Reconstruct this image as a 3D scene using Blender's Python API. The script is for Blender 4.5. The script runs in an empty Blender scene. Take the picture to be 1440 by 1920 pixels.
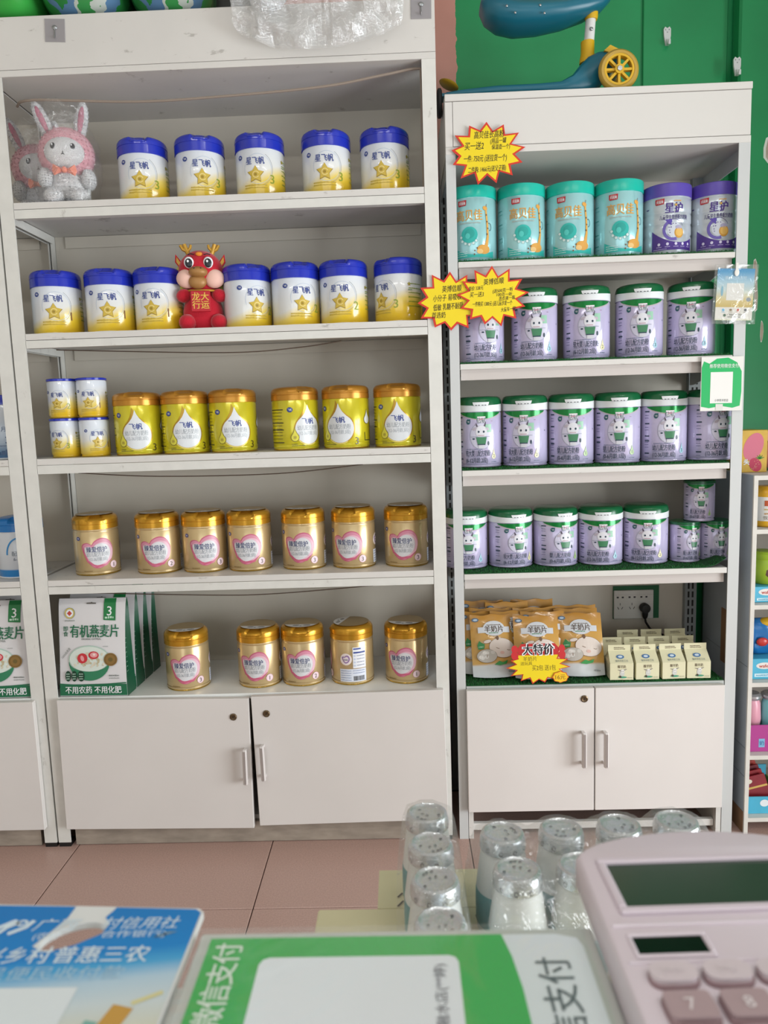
import bpy, math, random
from mathutils import Vector, Matrix
from mathutils.geometry import tessellate_polygon
R = math.radians
scene = bpy.context.scene
col = scene.collection

# ---------------------------------------------------------------- camera, world, light, exposure
cam_d = bpy.data.cameras.new('camera')
cam = bpy.data.objects.new('camera', cam_d)
col.objects.link(cam)
YAW, PITCH, ROLL = -0.02424953, 0.12678199, -0.03262219
_f = Vector((math.sin(YAW) * math.cos(PITCH), math.cos(YAW) * math.cos(PITCH), -math.sin(PITCH)))
_r = Vector((math.cos(YAW), -math.sin(YAW), 0))
_u = _r.cross(_f)
_r2 = math.cos(ROLL) * _r + math.sin(ROLL) * _u
_u2 = -math.sin(ROLL) * _r + math.cos(ROLL) * _u
_m = Matrix((_r2, _u2, -_f)).transposed().to_4x4()
_m.translation = Vector((-0.12249, -1.91452, 1.15098))
cam.matrix_world = _m
cam_d.sensor_fit = 'HORIZONTAL'
cam_d.sensor_width = 27.0
cam_d.lens = 27.0 * 1400.0 / 1440.0
cam_d.clip_start = 0.02
cam_d.dof.use_dof = True
cam_d.dof.focus_distance = 1.95
cam_d.dof.aperture_fstop = 11.0
scene.camera = cam

scene.view_settings.view_transform = 'Standard'
scene.view_settings.look = 'None'
scene.view_settings.gamma = 1.0
scene.view_settings.use_curve_mapping = False
scene.view_settings.exposure = -1.0

if hasattr(scene, 'cycles'):
    scene.cycles.max_bounces = 8; scene.cycles.diffuse_bounces = 3; scene.cycles.glossy_bounces = 3; scene.cycles.transparent_max_bounces = 10

world = bpy.data.worlds.new('daylight')
scene.world = world
world.use_nodes = True
_bg = world.node_tree.nodes['Background']
_bg.inputs['Color'].default_value = (0.85, 0.93, 1.0, 1)
_bg.inputs['Strength'].default_value = 1.0

def area(name, loc, rot, sx, sy, power, color):
    l = bpy.data.lights.new(name, 'AREA')
    l.shape = 'RECTANGLE'; l.size = sx; l.size_y = sy
    l.energy = power; l.color = color
    o = bpy.data.objects.new(name, l); col.objects.link(o)
    o.location = loc; o.rotation_euler = rot
    return o
# daylight entering through the side entrance (right wall) and through the shopfront behind the camera
area('daylight_side_entrance', (2.95, -1.9, 0.78), (R(90), 0, R(90)), 2.2, 1.4, 330, (0.92, 0.97, 1.0))
area('daylight_shopfront', (-0.1, -4.75, 1.0), (R(90), 0, 0), 3.4, 1.6, 66, (0.92, 0.97, 1.0))

# ---------------------------------------------------------------- materials
def lin(c):
    if isinstance(c, str):
        c = tuple(int(c[i:i + 2], 16) / 255 for i in (0, 2, 4))
    return tuple(x / 12.92 if x <= 0.04045 else ((x + 0.055) / 1.055) ** 2.4 for x in c)
MATS = {}
def mat(name, c, rough=0.5, metal=0.0, var=0.0, scale=20.0, bump=0.0, coat=0.0, spec=0.5, sheen=0.0, emit=0.0, alpha=1.0, stretch=None):
    """procedural principled material; var = colour variation from noise, bump = fine relief"""
    if name in MATS: return MATS[name]
    m = bpy.data.materials.new(name); m.use_nodes = True
    nt = m.node_tree; b = nt.nodes['Principled BSDF']
    rgb = lin(c)
    b.inputs['Base Color'].default_value = (*rgb, 1)
    b.inputs['Roughness'].default_value = rough
    b.inputs['Metallic'].default_value = metal
    b.inputs['Specular IOR Level'].default_value = spec
    b.inputs['Coat Weight'].default_value = coat
    b.inputs['Coat Roughness'].default_value = 0.08
    if sheen:
        b.inputs['Sheen Weight'].default_value = sheen
        b.inputs['Sheen Roughness'].default_value = 0.4
    if alpha < 1: b.inputs['Alpha'].default_value = alpha
    if emit:
        b.inputs['Emission Color'].default_value = (*rgb, 1)
        b.inputs['Emission Strength'].default_value = emit
    if var or bump:
        tc = nt.nodes.new('ShaderNodeTexCoord')
        mp = nt.nodes.new('ShaderNodeMapping')
        if stretch: mp.inputs['Scale'].default_value = stretch
        nt.links.new(tc.outputs['Object'], mp.inputs['Vector'])
        n = nt.nodes.new('ShaderNodeTexNoise')
        n.inputs['Scale'].default_value = scale; n.inputs['Detail'].default_value = 5
        nt.links.new(mp.outputs['Vector'], n.inputs['Vector'])
        if var:
            r = nt.nodes.new('ShaderNodeValToRGB')
            r.color_ramp.elements[0].position = 0.3; r.color_ramp.elements[1].position = 0.7
            r.color_ramp.elements[0].color = (*[x * (1 - var) for x in rgb], 1)
            r.color_ramp.elements[1].color = (*[min(1, x * (1 + var * 0.6)) for x in rgb], 1)
            nt.links.new(n.outputs['Fac'], r.inputs['Fac'])
            nt.links.new(r.outputs['Color'], b.inputs['Base Color'])
        if bump:
            bp = nt.nodes.new('ShaderNodeBump')
            bp.inputs['Strength'].default_value = bump; bp.inputs['Distance'].default_value = 0.004
            nt.links.new(n.outputs['Fac'], bp.inputs['Height'])
            nt.links.new(bp.outputs['Normal'], b.inputs['Normal'])
    MATS[name] = m
    return m
def film(name, opacity=0.12, tint='ffffff', rough=0.08, white=0.05, scale=25, bump=0.6):
    """thin clear plastic film: mostly see-through, glossy creases"""
    if name in MATS: return MATS[name]
    m = bpy.data.materials.new(name); m.use_nodes = True
    nt = m.node_tree; nt.nodes.clear()
    out = nt.nodes.new('ShaderNodeOutputMaterial')
    tr = nt.nodes.new('ShaderNodeBsdfTransparent'); tr.inputs['Color'].default_value = (*lin(tint), 1)
    gl = nt.nodes.new('ShaderNodeBsdfGlossy'); gl.inputs['Roughness'].default_value = rough
    df = nt.nodes.new('ShaderNodeBsdfDiffuse'); df.inputs['Color'].default_value = (0.9, 0.92, 0.93, 1)
    n = nt.nodes.new('ShaderNodeTexNoise'); n.inputs['Scale'].default_value = scale; n.inputs['Detail'].default_value = 4
    n.inputs['Distortion'].default_value = 1.5
    tc = nt.nodes.new('ShaderNodeTexCoord'); nt.links.new(tc.outputs['Object'], n.inputs['Vector'])
    bp = nt.nodes.new('ShaderNodeBump'); bp.inputs['Strength'].default_value = bump; bp.inputs['Distance'].default_value = 0.01
    nt.links.new(n.outputs['Fac'], bp.inputs['Height'])
    nt.links.new(bp.outputs['Normal'], gl.inputs['Normal'])
    m1 = nt.nodes.new('ShaderNodeMixShader'); m1.inputs[0].default_value = opacity
    nt.links.new(tr.outputs[0], m1.inputs[1]); nt.links.new(gl.outputs[0], m1.inputs[2])
    m2 = nt.nodes.new('ShaderNodeMixShader'); m2.inputs[0].default_value = white
    nt.links.new(m1.outputs[0], m2.inputs[1]); nt.links.new(df.outputs[0], m2.inputs[2])
    nt.links.new(m2.outputs[0], out.inputs['Surface'])
    MATS[name] = m
    return m
def ramp_mat(name, axis, stops, rough=0.3, x_shift=0.0, noise=0.0, nscale=8.0, metal=0.0, coat=0.0):
    """printed colour change along an object axis; x_shift tilts the boundary with object X"""
    if name in MATS: return MATS[name]
    m = bpy.data.materials.new(name); m.use_nodes = True
    nt = m.node_tree; b = nt.nodes['Principled BSDF']
    b.inputs['Roughness'].default_value = rough; b.inputs['Metallic'].default_value = metal
    b.inputs['Coat Weight'].default_value = coat
    tc = nt.nodes.new('ShaderNodeTexCoord'); sp = nt.nodes.new('ShaderNodeSeparateXYZ')
    nt.links.new(tc.outputs['Object'], sp.inputs[0])
    src = sp.outputs['XYZ'.index(axis)]
    if x_shift:
        ma = nt.nodes.new('ShaderNodeMath'); ma.operation = 'MULTIPLY_ADD'
        nt.links.new(sp.outputs[0], ma.inputs[0]); ma.inputs[1].default_value = -x_shift
        nt.links.new(src, ma.inputs[2]); src = ma.outputs[0]
    if noise:
        n = nt.nodes.new('ShaderNodeTexNoise'); n.inputs['Scale'].default_value = nscale; n.inputs['Detail'].default_value = 6
        nt.links.new(tc.outputs['Object'], n.inputs['Vector'])
        ma = nt.nodes.new('ShaderNodeMath'); ma.operation = 'MULTIPLY_ADD'
        nt.links.new(n.outputs['Fac'], ma.inputs[0]); ma.inputs[1].default_value = noise
        nt.links.new(src, ma.inputs[2]); src = ma.outputs[0]
    lo, hi = stops[0][0], stops[-1][0]
    mr = nt.nodes.new('ShaderNodeMapRange'); mr.inputs['From Min'].default_value = lo; mr.inputs['From Max'].default_value = hi
    nt.links.new(src, mr.inputs['Value'])
    r = nt.nodes.new('ShaderNodeValToRGB'); e = r.color_ramp.elements
    while len(e) < len(stops): e.new(0.5)
    for i, (p, c) in enumerate(stops):
        e[i].position = (p - lo) / (hi - lo); e[i].color = (*lin(c), 1)
    nt.links.new(mr.outputs['Result'], r.inputs['Fac'])
    nt.links.new(r.outputs['Color'], b.inputs['Base Color'])
    MATS[name] = m
    return m
def scuffs(m, c, scale, thr, amount=0.6, stretch=(1, 1, 3)):
    """worn grey marks over a painted surface"""
    nt = m.node_tree; b = nt.nodes['Principled BSDF']; sock = b.inputs['Base Color']
    src = sock.links[0].from_socket
    tc = nt.nodes.new('ShaderNodeTexCoord'); mp = nt.nodes.new('ShaderNodeMapping'); mp.inputs['Scale'].default_value = stretch
    nt.links.new(tc.outputs['Object'], mp.inputs['Vector'])
    n = nt.nodes.new('ShaderNodeTexNoise'); n.inputs['Scale'].default_value = scale; n.inputs['Detail'].default_value = 8; n.inputs['Roughness'].default_value = 0.65
    nt.links.new(mp.outputs['Vector'], n.inputs['Vector'])
    r = nt.nodes.new('ShaderNodeValToRGB'); r.color_ramp.elements[0].position = thr; r.color_ramp.elements[1].position = thr + 0.06
    r.color_ramp.elements[0].color = (0, 0, 0, 1); r.color_ramp.elements[1].color = (amount, amount, amount, 1)
    nt.links.new(n.outputs['Fac'], r.inputs['Fac'])
    x = nt.nodes.new('ShaderNodeMix'); x.data_type = 'RGBA'
    nt.links.new(r.outputs['Color'], x.inputs['Factor']); nt.links.new(src, x.inputs['A']); x.inputs['B'].default_value = (*lin(c), 1)
    nt.links.new(x.outputs['Result'], sock)
    return m
def ink(hexc, rough=0.35):
    return mat('ink_' + hexc, hexc, rough=rough)

# ---------------------------------------------------------------- mesh builder
class G:
    def __init__(s): s.v = []; s.f = []; s.m = []
    def add(s, vs, fs, m=0):
        k = len(s.v); s.v += [tuple(p) for p in vs]
        for f in fs: s.f.append(tuple(i + k for i in f)); s.m.append(m)
        return s
    def box(s, x0, x1, y0, y1, z0, z1, m=0, rot=None, about=None):
        vs = [(x, y, z) for z in (z0, z1) for y in (y0, y1) for x in (x0, x1)]
        if rot is not None:
            c = Vector(about) if about else Vector(((x0 + x1) / 2, (y0 + y1) / 2, (z0 + z1) / 2))
            vs = [tuple(rot @ (Vector(p) - c) + c) for p in vs]
        return s.add(vs, [(0, 2, 3, 1), (4, 5, 7, 6), (0, 1, 5, 4), (2, 6, 7, 3), (0, 4, 6, 2), (1, 3, 7, 5)], m)
    def rbox(s, x0, x1, y0, y1, z0, z1, b, m=0, M=None):
        """box with chamfered edges"""
        vs = []; idx = {}
        def P(x, y, z):
            vs.append((x, y, z)); return len(vs) - 1
        X = (x0, x1); Y = (y0, y1); Z = (z0, z1)
        for i in (0, 1):
            for j in (0, 1):
                for k in (0, 1):
                    sx, sy, sz = (1 - 2 * i) * b, (1 - 2 * j) * b, (1 - 2 * k) * b
                    idx[i, j, k, 'x'] = P(X[i], Y[j] + sy, Z[k] + sz)
                    idx[i, j, k, 'y'] = P(X[i] + sx, Y[j], Z[k] + sz)
                    idx[i, j, k, 'z'] = P(X[i] + sx, Y[j] + sy, Z[k])
        fs = []
        for i in (0, 1):
            fs.append([idx[i, j, k, 'x'] for j, k in ((0, 0), (1, 0), (1, 1), (0, 1))])
            fs.append([idx[j, i, k, 'y'] for j, k in ((0, 0), (1, 0), (1, 1), (0, 1))])
            fs.append([idx[j, k, i, 'z'] for j, k in ((0, 0), (1, 0), (1, 1), (0, 1))])
            for j in (0, 1):
                fs.append([idx[i, j, 0, 'x'], idx[i, j, 1, 'x'], idx[i, j, 1, 'y'], idx[i, j, 0, 'y']])
                fs.append([idx[i, 0, j, 'x'], idx[i, 1, j, 'x'], idx[i, 1, j, 'z'], idx[i, 0, j, 'z']])
                fs.append([idx[0, i, j, 'y'], idx[1, i, j, 'y'], idx[1, i, j, 'z'], idx[0, i, j, 'z']])
                for k in (0, 1): fs.append([idx[i, j, k, 'x'], idx[i, j, k, 'y'], idx[i, j, k, 'z']])
        c = Vector(((x0 + x1) / 2, (y0 + y1) / 2, (z0 + z1) / 2))
        out = []
        for f in fs:   # orient outwards (convex solid)
            p = [Vector(vs[i]) for i in f]
            n = (p[1] - p[0]).cross(p[2] - p[0])
            fc = sum(p, Vector()) / len(p)
            out.append(tuple(f) if n.dot(fc - c) > 0 else tuple(reversed(f)))
        if M is not None: vs = [tuple(M @ Vector(p)) for p in vs]
        return s.add(vs, out, m)
    def lathe(s, prof, n=40, m=0, warp=None, c=(0, 0, 0), mats=None):
        vs = []; fs = []; ms = []
        for j in range(n):
            a = 2 * math.pi * j / n
            for k, (r, z) in enumerate(prof):
                p = (r * math.sin(a), -r * math.cos(a), z)
                if warp: p = warp(a, k, r, z, p)
                vs.append((p[0] + c[0], p[1] + c[1], p[2] + c[2]))
        K = len(prof)
        k0 = len(s.v); s.v += vs
        for j in range(n):
            jn = (j + 1) % n
            for k in range(K - 1):
                s.f.append((k0 + j * K + k, k0 + jn * K + k, k0 + jn * K + k + 1, k0 + j * K + k + 1))
                s.m.append(mats[k] if mats else m)
        for k, rev in ((0, True), (K - 1, False)):
            if prof[k][0] > 1e-6:
                loop = [k0 + j * K + k for j in range(n)]
                s.f.append(tuple(reversed(loop)) if rev else tuple(loop)); s.m.append(mats[min(k, K - 2)] if mats else m)
        return s
    def tube(s, pts, r, n=8, m=0, cap=True):
        pts = [Vector(p) for p in pts]; rr = r if isinstance(r, (list, tuple)) else [r] * len(pts)
        k0 = len(s.v); prev = None
        for i, p in enumerate(pts):
            t = (pts[min(i + 1, len(pts) - 1)] - pts[max(i - 1, 0)]).normalized()
            up = prev if prev is not None else (Vector((0, 0, 1)) if abs(t.z) < 0.9 else Vector((1, 0, 0)))
            a = t.cross(up).normalized(); b = a.cross(t).normalized(); prev = b
            for j in range(n):
                w = 2 * math.pi * j / n
                s.v.append(tuple(p + (a * math.cos(w) + b * math.sin(w)) * rr[i]))
        for i in range(len(pts) - 1):
            for j in range(n):
                jn = (j + 1) % n
                s.f.append((k0 + i * n + j, k0 + i * n + jn, k0 + (i + 1) * n + jn, k0 + (i + 1) * n + j)); s.m.append(m)
        if cap:
            s.f.append(tuple(k0 + j for j in reversed(range(n)))); s.m.append(m)
            e = k0 + (len(pts) - 1) * n
            s.f.append(tuple(e + j for j in range(n))); s.m.append(m)
        return s
    def ball(s, c, r, m=0, nu=20, nv=12, M=None, warp=None):
        rx, ry, rz = r if isinstance(r, (list, tuple)) else (r, r, r)
        k0 = len(s.v); vs = []
        for i in range(nv + 1):
            t = math.pi * i / nv
            for j in range(nu):
                a = 2 * math.pi * j / nu
                p = Vector((math.sin(t) * math.cos(a), math.sin(t) * math.sin(a), math.cos(t)))
                if warp: p = warp(p)
                p = Vector((p.x * rx, p.y * ry, p.z * rz))
                if M is not None: p = M @ p
                vs.append((p.x + c[0], p.y + c[1], p.z + c[2]))
        s.v += vs
        for i in range(nv):
            for j in range(nu):
                jn = (j + 1) % nu
                s.f.append((k0 + i * nu + j, k0 + (i + 1) * nu + j, k0 + (i + 1) * nu + jn, k0 + i * nu + jn)); s.m.append(m)
        return s
    def prism(s, poly, d0, d1, axis='y', m=0, m_side=None):
        """extrude a 2-D outline: axis y -> poly in (x,z); z -> (x,y); x -> (y,z)"""
        def to(p, d):
            return {'y': (p[0], d, p[1]), 'z': (p[0], p[1], d), 'x': (d, p[0], p[1])}[axis]
        n = len(poly); vs = [to(p, d0) for p in poly] + [to(p, d1) for p in poly]
        tri = tessellate_polygon([[Vector((p[0], p[1], 0)) for p in poly]])
        fs = [tuple(t) for t in tri] + [tuple(i + n for i in reversed(t)) for t in tri]
        s.add(vs, fs, m)
        k = len(s.v) - 2 * n
        for i in range(n):
            j = (i + 1) % n
            s.f.append((k + i, k + j, k + n + j, k + n + i)); s.m.append(m if m_side is None else m_side)
        return s
    def xf(s, M, start=0):
        s.v[start:] = [tuple(M @ Vector(p)) for p in s.v[start:]]
        return s
    def mesh(s, name, mats, sharp=35, smooth=True):
        me = bpy.data.meshes.new(name)
        me.from_pydata(s.v, [], s.f)
        for x in (mats if isinstance(mats, (list, tuple)) else [mats]): me.materials.append(x)
        if any(s.m): me.polygons.foreach_set('material_index', s.m)
        me.update()
        import bmesh
        bm = bmesh.new(); bm.from_mesh(me)
        bmesh.ops.remove_doubles(bm, verts=bm.verts, dist=1e-6)
        bmesh.ops.recalc_face_normals(bm, faces=bm.faces)
        bm.to_mesh(me); bm.free()
        if smooth:
            me.shade_smooth(); me.set_sharp_from_angle(angle=R(sharp))
        return me

def obj(name, me, parent=None, loc=None, rot=None):
    o = bpy.data.objects.new(name, me); col.objects.link(o)
    if parent is not None: o.parent = parent
    if loc is not None: o.location = loc
    if rot is not None: o.rotation_euler = rot
    return o
def tag(o, label, cat, group=None):
    o['label'] = label; o['category'] = cat
    if group: o['group'] = group
    return o
def thing(name, label, cat, loc=(0, 0, 0), rz=0.0, group=None, rot=None):
    o = bpy.data.objects.new(name, None); col.objects.link(o)
    o.empty_display_size = 0.05
    o.location = loc; o.rotation_euler = rot if rot else (0, 0, rz)
    return tag(o, label, cat, group)
def struct(o):
    o['kind'] = 'structure'; return o
def copy_tree(src, loc, rz, label, group=None, rot=None):
    r = src.copy(); col.objects.link(r)
    r.location = loc; r.rotation_euler = rot if rot else (0, 0, rz); r['label'] = label
    if group: r['group'] = group
    for ch in src.children:
        c = ch.copy(); col.objects.link(c); c.parent = r
        for g in ch.children:
            d = g.copy(); col.objects.link(d); d.parent = c
    return r
ORD = ['first', 'second', 'third', 'fourth', 'fifth', 'sixth', 'seventh', 'eighth', 'ninth', 'tenth', 'eleventh', 'twelfth']

# ---------------------------------------------------------------- printed artwork (flat print, laid on a surface)
_TXT = {}
def text_tris(body, off=0.0, res=2):
    k = (body, off, res)
    if k in _TXT: return _TXT[k]
    c = bpy.data.curves.new('t', 'FONT'); c.body = body; c.resolution_u = res; c.offset = off
    o = bpy.data.objects.new('t', c); col.objects.link(o)
    dg = bpy.context.evaluated_depsgraph_get()
    me = bpy.data.meshes.new_from_object(o.evaluated_get(dg))
    me.calc_loop_triangles()
    vs = [(v.co.x, v.co.y) for v in me.vertices]
    ts = [tuple(t.vertices) for t in me.loop_triangles]
    bpy.data.objects.remove(o); bpy.data.curves.remove(c); bpy.data.meshes.remove(me)
    x0 = min((v[0] for v in vs), default=0); x1 = max((v[0] for v in vs), default=1)
    _TXT[k] = (vs, ts, x0, x1)
    return _TXT[k]
class Art:
    LAYER = 0.00035
    def __init__(s): s.t = []          # (p0,p1,p2, material, layer)
    def tri(s, vs, ts, m, l):
        for a, b, c in ts: s.t.append((vs[a], vs[b], vs[c], m, l))
        return s
    def poly(s, pts, m, l=0, holes=()):
        loops = [[Vector((p[0], p[1], 0)) for p in pts]] + [[Vector((p[0], p[1], 0)) for p in h] for h in holes]
        flat = list(pts) + [p for h in holes for p in h]
        return s.tri(flat, tessellate_polygon(loops), m, l)
    def rect(s, x0, y0, x1, y1, m, l=0): return s.poly([(x0, y0), (x1, y0), (x1, y1), (x0, y1)], m, l)
    def ell(s, cx, cy, rx, ry, m, l=0, n=28, rot=0.0, a0=0.0, a1=2 * math.pi):
        return s.poly([(cx + rx * math.cos(a) * math.cos(rot) - ry * math.sin(a) * math.sin(rot),
                        cy + rx * math.cos(a) * math.sin(rot) + ry * math.sin(a) * math.cos(rot))
                       for a in [a0 + (a1 - a0) * i / n for i in range(n if a1 - a0 > 6.28 else n + 1)]], m, l)
    def stroke(s, pts, w, m, l=0, closed=False):
        n = len(pts); L = []; Rr = []
        for i in range(n):
            p = pts[i]
            a = pts[(i - 1) % n] if (closed or i > 0) else p
            b = pts[(i + 1) % n] if (closed or i < n - 1) else p
            dx, dy = b[0] - a[0], b[1] - a[1]; d = math.hypot(dx, dy) or 1
            ww = (w[i] if isinstance(w, (list, tuple)) else w) / 2
            L.append((p[0] - dy / d * ww, p[1] + dx / d * ww)); Rr.append((p[0] + dy / d * ww, p[1] - dx / d * ww))
        for i in range(n if closed else n - 1):
            j = (i + 1) % n
            s.tri([L[i], Rr[i], Rr[j], L[j]], [(0, 1, 2), (0, 2, 3)], m, l)
        return s
    def arc(s, cx, cy, rx, ry, w, m, l=0, a0=0, a1=360, n=28):
        pts = [(cx + rx * math.cos(R(a0 + (a1 - a0) * i / n)), cy + ry * math.sin(R(a0 + (a1 - a0) * i / n))) for i in range(n + (0 if a1 - a0 == 360 else 1))]
        return s.stroke(pts, w, m, l, closed=(a1 - a0 == 360))
    def star(s, cx, cy, r, m, l=0, k=5, inner=0.5, rot=90):
        pts = []
        for i in range(2 * k):
            rr = r if i % 2 == 0 else r * inner; a = R(rot + 180 * i / k)
            pts.append((cx + rr * math.cos(a), cy + rr * math.sin(a)))
        return s.poly(pts, m, l)
    def text(s, body, cx, cy, h, m, l=1, off=0.0, rot=0.0, sx=1.0, w=None, align='c', shear=0.0, res=2):
        vs, ts, x0, x1 = text_tris(body, 0.0, res)
        sc = h / 0.86
        kx = sc * sx
        if w: kx = w / max(1e-6, (x1 - x0))
        ox = (x0 + x1) / 2 if align == 'c' else x0
        c, si = math.cos(R(rot)), math.sin(R(rot))
        o = off * 0.9 * sc                      # heavier strokes: the glyph drawn again a hair to each side
        for kk, (dx, dy) in enumerate([(0, 0)] if off < 0.004 else [(-o, 0), (o, 0), (0, o * 0.7)] if off < 0.03 else [(-o, -o), (o, -o), (-o, o), (o, o), (0, 0)]):
            out = []
            for x, y in vs:
                yy = (y - 0.377) * sc + dy; xx = (x - ox) * kx + shear * yy + dx
                out.append((cx + xx * c - yy * si, cy + xx * si + yy * c))
            s.tri(out, ts, m, l + 0.16 * kk)
        return s
    def lines(s, x0, x1, y, h, m, l=1, seed=0, cw=None):
        """rows too small to read: broken strokes standing for a line of small print"""
        rnd = random.Random(seed); x = x0; cw = cw or h
        while x < x1:
            w = min(cw * rnd.uniform(0.5, 1.0), x1 - x)
            s.rect(x, y - h * rnd.uniform(0.3, 0.5), x + w, y + h * rnd.uniform(0.2, 0.5), m, l)
            x += w + cw * 0.22
        return s
    def build(s, name, parent=None, wrap=None, step=0.006, place=None, base=0.0, cut=None):
        """wrap=R lays it round a cylinder of radius R (u=0 faces -Y); place(x,y,d) maps a flat print"""
        mats = []; vs = []; fs = []; mi = []
        for p0, p1, p2, m, l in s.t:
            if m not in mats: mats.append(m)
            k = mats.index(m); d = base + Art.LAYER * (l + 1)
            polys = [[p0, p1, p2]]
            for ax, stp in ((0, step if wrap else cut), (1, cut)):
                if not stp: continue
                lo = min(p[ax] for p in polys[0]) if len(polys) == 1 else min(p[ax] for pg in polys for p in pg)
                hi = max(p[ax] for pg in polys for p in pg)
                a = math.floor(lo / stp) + 1
                while a * stp < hi - 1e-7:
                    nxt = []; cv = a * stp
                    for pg in polys:
                        if max(p[ax] for p in pg) <= cv + 1e-9 or min(p[ax] for p in pg) >= cv - 1e-9: nxt.append(pg); continue
                        A = []; B = []
                        for i in range(len(pg)):
                            p, q = pg[i], pg[(i + 1) % len(pg)]
                            if p[ax] <= cv: A.append(p)
                            if p[ax] >= cv: B.append(p)
                            if (p[ax] - cv) * (q[ax] - cv) < 0:
                                t = (cv - p[ax]) / (q[ax] - p[ax]); e = (p[0] + t * (q[0] - p[0]), p[1] + t * (q[1] - p[1])); A.append(e); B.append(e)
                        if len(A) > 2: nxt.append(A)
                        if len(B) > 2: nxt.append(B)
                    polys = nxt; a += 1
            for pg in polys:
                i0 = len(vs)
                area2 = sum(pg[i][0] * pg[(i + 1) % len(pg)][1] - pg[(i + 1) % len(pg)][0] * pg[i][1] for i in range(len(pg)))
                if abs(area2) < 1e-13: continue
                if area2 < 0: pg = pg[::-1]
                for x, y in pg:
                    if wrap:
                        an = x / wrap; vs.append(((wrap + d) * math.sin(an), -(wrap + d) * math.cos(an), y))
                    elif place: vs.append(tuple(place(x, y, d)))
                    else: vs.append((x, -d, y))
                fs.append(tuple(range(i0, i0 + len(pg)))); mi.append(k)
        me = bpy.data.meshes.new(name); me.from_pydata(vs, [], fs)
        for m in mats: me.materials.append(m)
        me.polygons.foreach_set('material_index', mi); me.update()
        if wrap:
            me.shade_smooth(); me.normals_split_custom_set_from_vertices([Vector((v.co.x, v.co.y, 0)).normalized() for v in me.vertices])
        return obj(name, me, parent) if parent is not False else me

# ================================================================ the room
WH = mat('white_melamine', 'd9d6d1', rough=0.45, var=0.04, scale=6)
WH_EDGE = mat('white_painted_metal', 'dddcd6', rough=0.4, var=0.05, scale=30)
WH_DOOR = mat('white_cabinet_door', 'dcd7d3', rough=0.5, var=0.03, scale=4)
scuffs(WH, '948e86', 18, 0.625, 0.55); scuffs(WH_EDGE, '948e86', 24, 0.64, 0.5, (1, 1, 0.6)); scuffs(WH_DOOR, 'b0a8a2', 26, 0.70, 0.5, (0.5, 1, 1.6))
BACKP = mat('beige_back_panel', 'cfc8bb', rough=0.6, var=0.05, scale=3)
GREYM = mat('grey_painted_steel', 'c2c6c9', rough=0.45, var=0.05, scale=20)
DARK = mat('dark_gap', '1c1a19', rough=0.8)
GROUT = mat('dark_grout', '4c3a34', rough=0.9)
TILE = mat('pinkish_floor_tile', 'bd9c91', rough=0.35, var=0.13, scale=260)
CEIL = mat('ceiling_paint', 'c4c1ba', rough=0.9)
PLASTER = mat('cream_wall_paint', 'd8d2c6', rough=0.9, var=0.05, scale=3)

X0, X1, Y0, Y1, ZC = -2.5, 2.8, -4.6, 0.36, 3.0
fl = struct(obj('floor', G().box(X0, X1, Y0, Y1, -0.06, -0.004).mesh('floor', GROUT)))
TS = 0.54
tile_me = G().rbox(0.0012, TS - 0.0012, 0.0012, TS - 0.0012, -0.006, 0.0, 0.0012).mesh('tile', TILE)
for i in range(-3, 6):
    for j in range(-8, 1):
        x, y = -1.045 + TS * i, -0.278 + TS * j
        if x + TS > X1 + 0.02 or x < X0 - 0.3 or y + TS > Y1 + 0.2 or y < Y0 - 0.4: continue
        obj('tile', tile_me, fl, (x, y, 0))
struct(obj('ceiling', G().box(X0, X1, Y0, Y1, ZC, ZC + 0.05).mesh('ceiling', CEIL)))
struct(obj('wall_left', G().box(X0 - 0.1, X0, Y0, Y1, -0.06, ZC).mesh('wall_left', PLASTER)))

# back wall: salmon paint on the left part, glossy green paint on the right part, brushed boundary
wm = bpy.data.materials.new('two_tone_wall_paint'); wm.use_nodes = True
nt = wm.node_tree; b = nt.nodes['Principled BSDF']; b.inputs['Roughness'].default_value = 0.42
tc = nt.nodes.new('ShaderNodeTexCoord'); sp = nt.nodes.new('ShaderNodeSeparateXYZ'); nt.links.new(tc.outputs['Object'], sp.inputs[0])
n1 = nt.nodes.new('ShaderNodeTexNoise'); n1.inputs['Scale'].default_value = 28; n1.inputs['Detail'].default_value = 6; nt.links.new(tc.outputs['Object'], n1.inputs['Vector'])
ma = nt.nodes.new('ShaderNodeMath'); ma.operation = 'MULTIPLY_ADD'; nt.links.new(n1.outputs['Fac'], ma.inputs[0]); ma.inputs[1].default_value = 0.022; nt.links.new(sp.outputs[0], ma.inputs[2])
gt = nt.nodes.new('ShaderNodeMath'); gt.operation = 'GREATER_THAN'; nt.links.new(ma.outputs[0], gt.inputs[0]); gt.inputs[1].default_value = 0.081
n2 = nt.nodes.new('ShaderNodeTexNoise'); n2.inputs['Scale'].default_value = 3.5; n2.inputs['Detail'].default_value = 8; nt.links.new(tc.outputs['Object'], n2.inputs['Vector'])
def two(c0, c1, fac):
    r = nt.nodes.new('ShaderNodeValToRGB'); r.color_ramp.elements[0].position = 0.35; r.color_ramp.elements[1].position = 0.7
    r.color_ramp.elements[0].color = (*lin(c0), 1); r.color_ramp.elements[1].color = (*lin(c1), 1)
    nt.links.new(fac, r.inputs['Fac']); return r
ra = two('c48a7c', 'd59a8c', n2.outputs['Fac']); rb = two('148a50', '1f9c5e', n2.outputs['Fac'])
mx = nt.nodes.new('ShaderNodeMix'); mx.data_type = 'RGBA'
nt.links.new(gt.outputs[0], mx.inputs['Factor']); nt.links.new(ra.outputs[0], mx.inputs['A']); nt.links.new(rb.outputs[0], mx.inputs['B'])
nt.links.new(mx.outputs['Result'], b.inputs['Base Color'])
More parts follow.
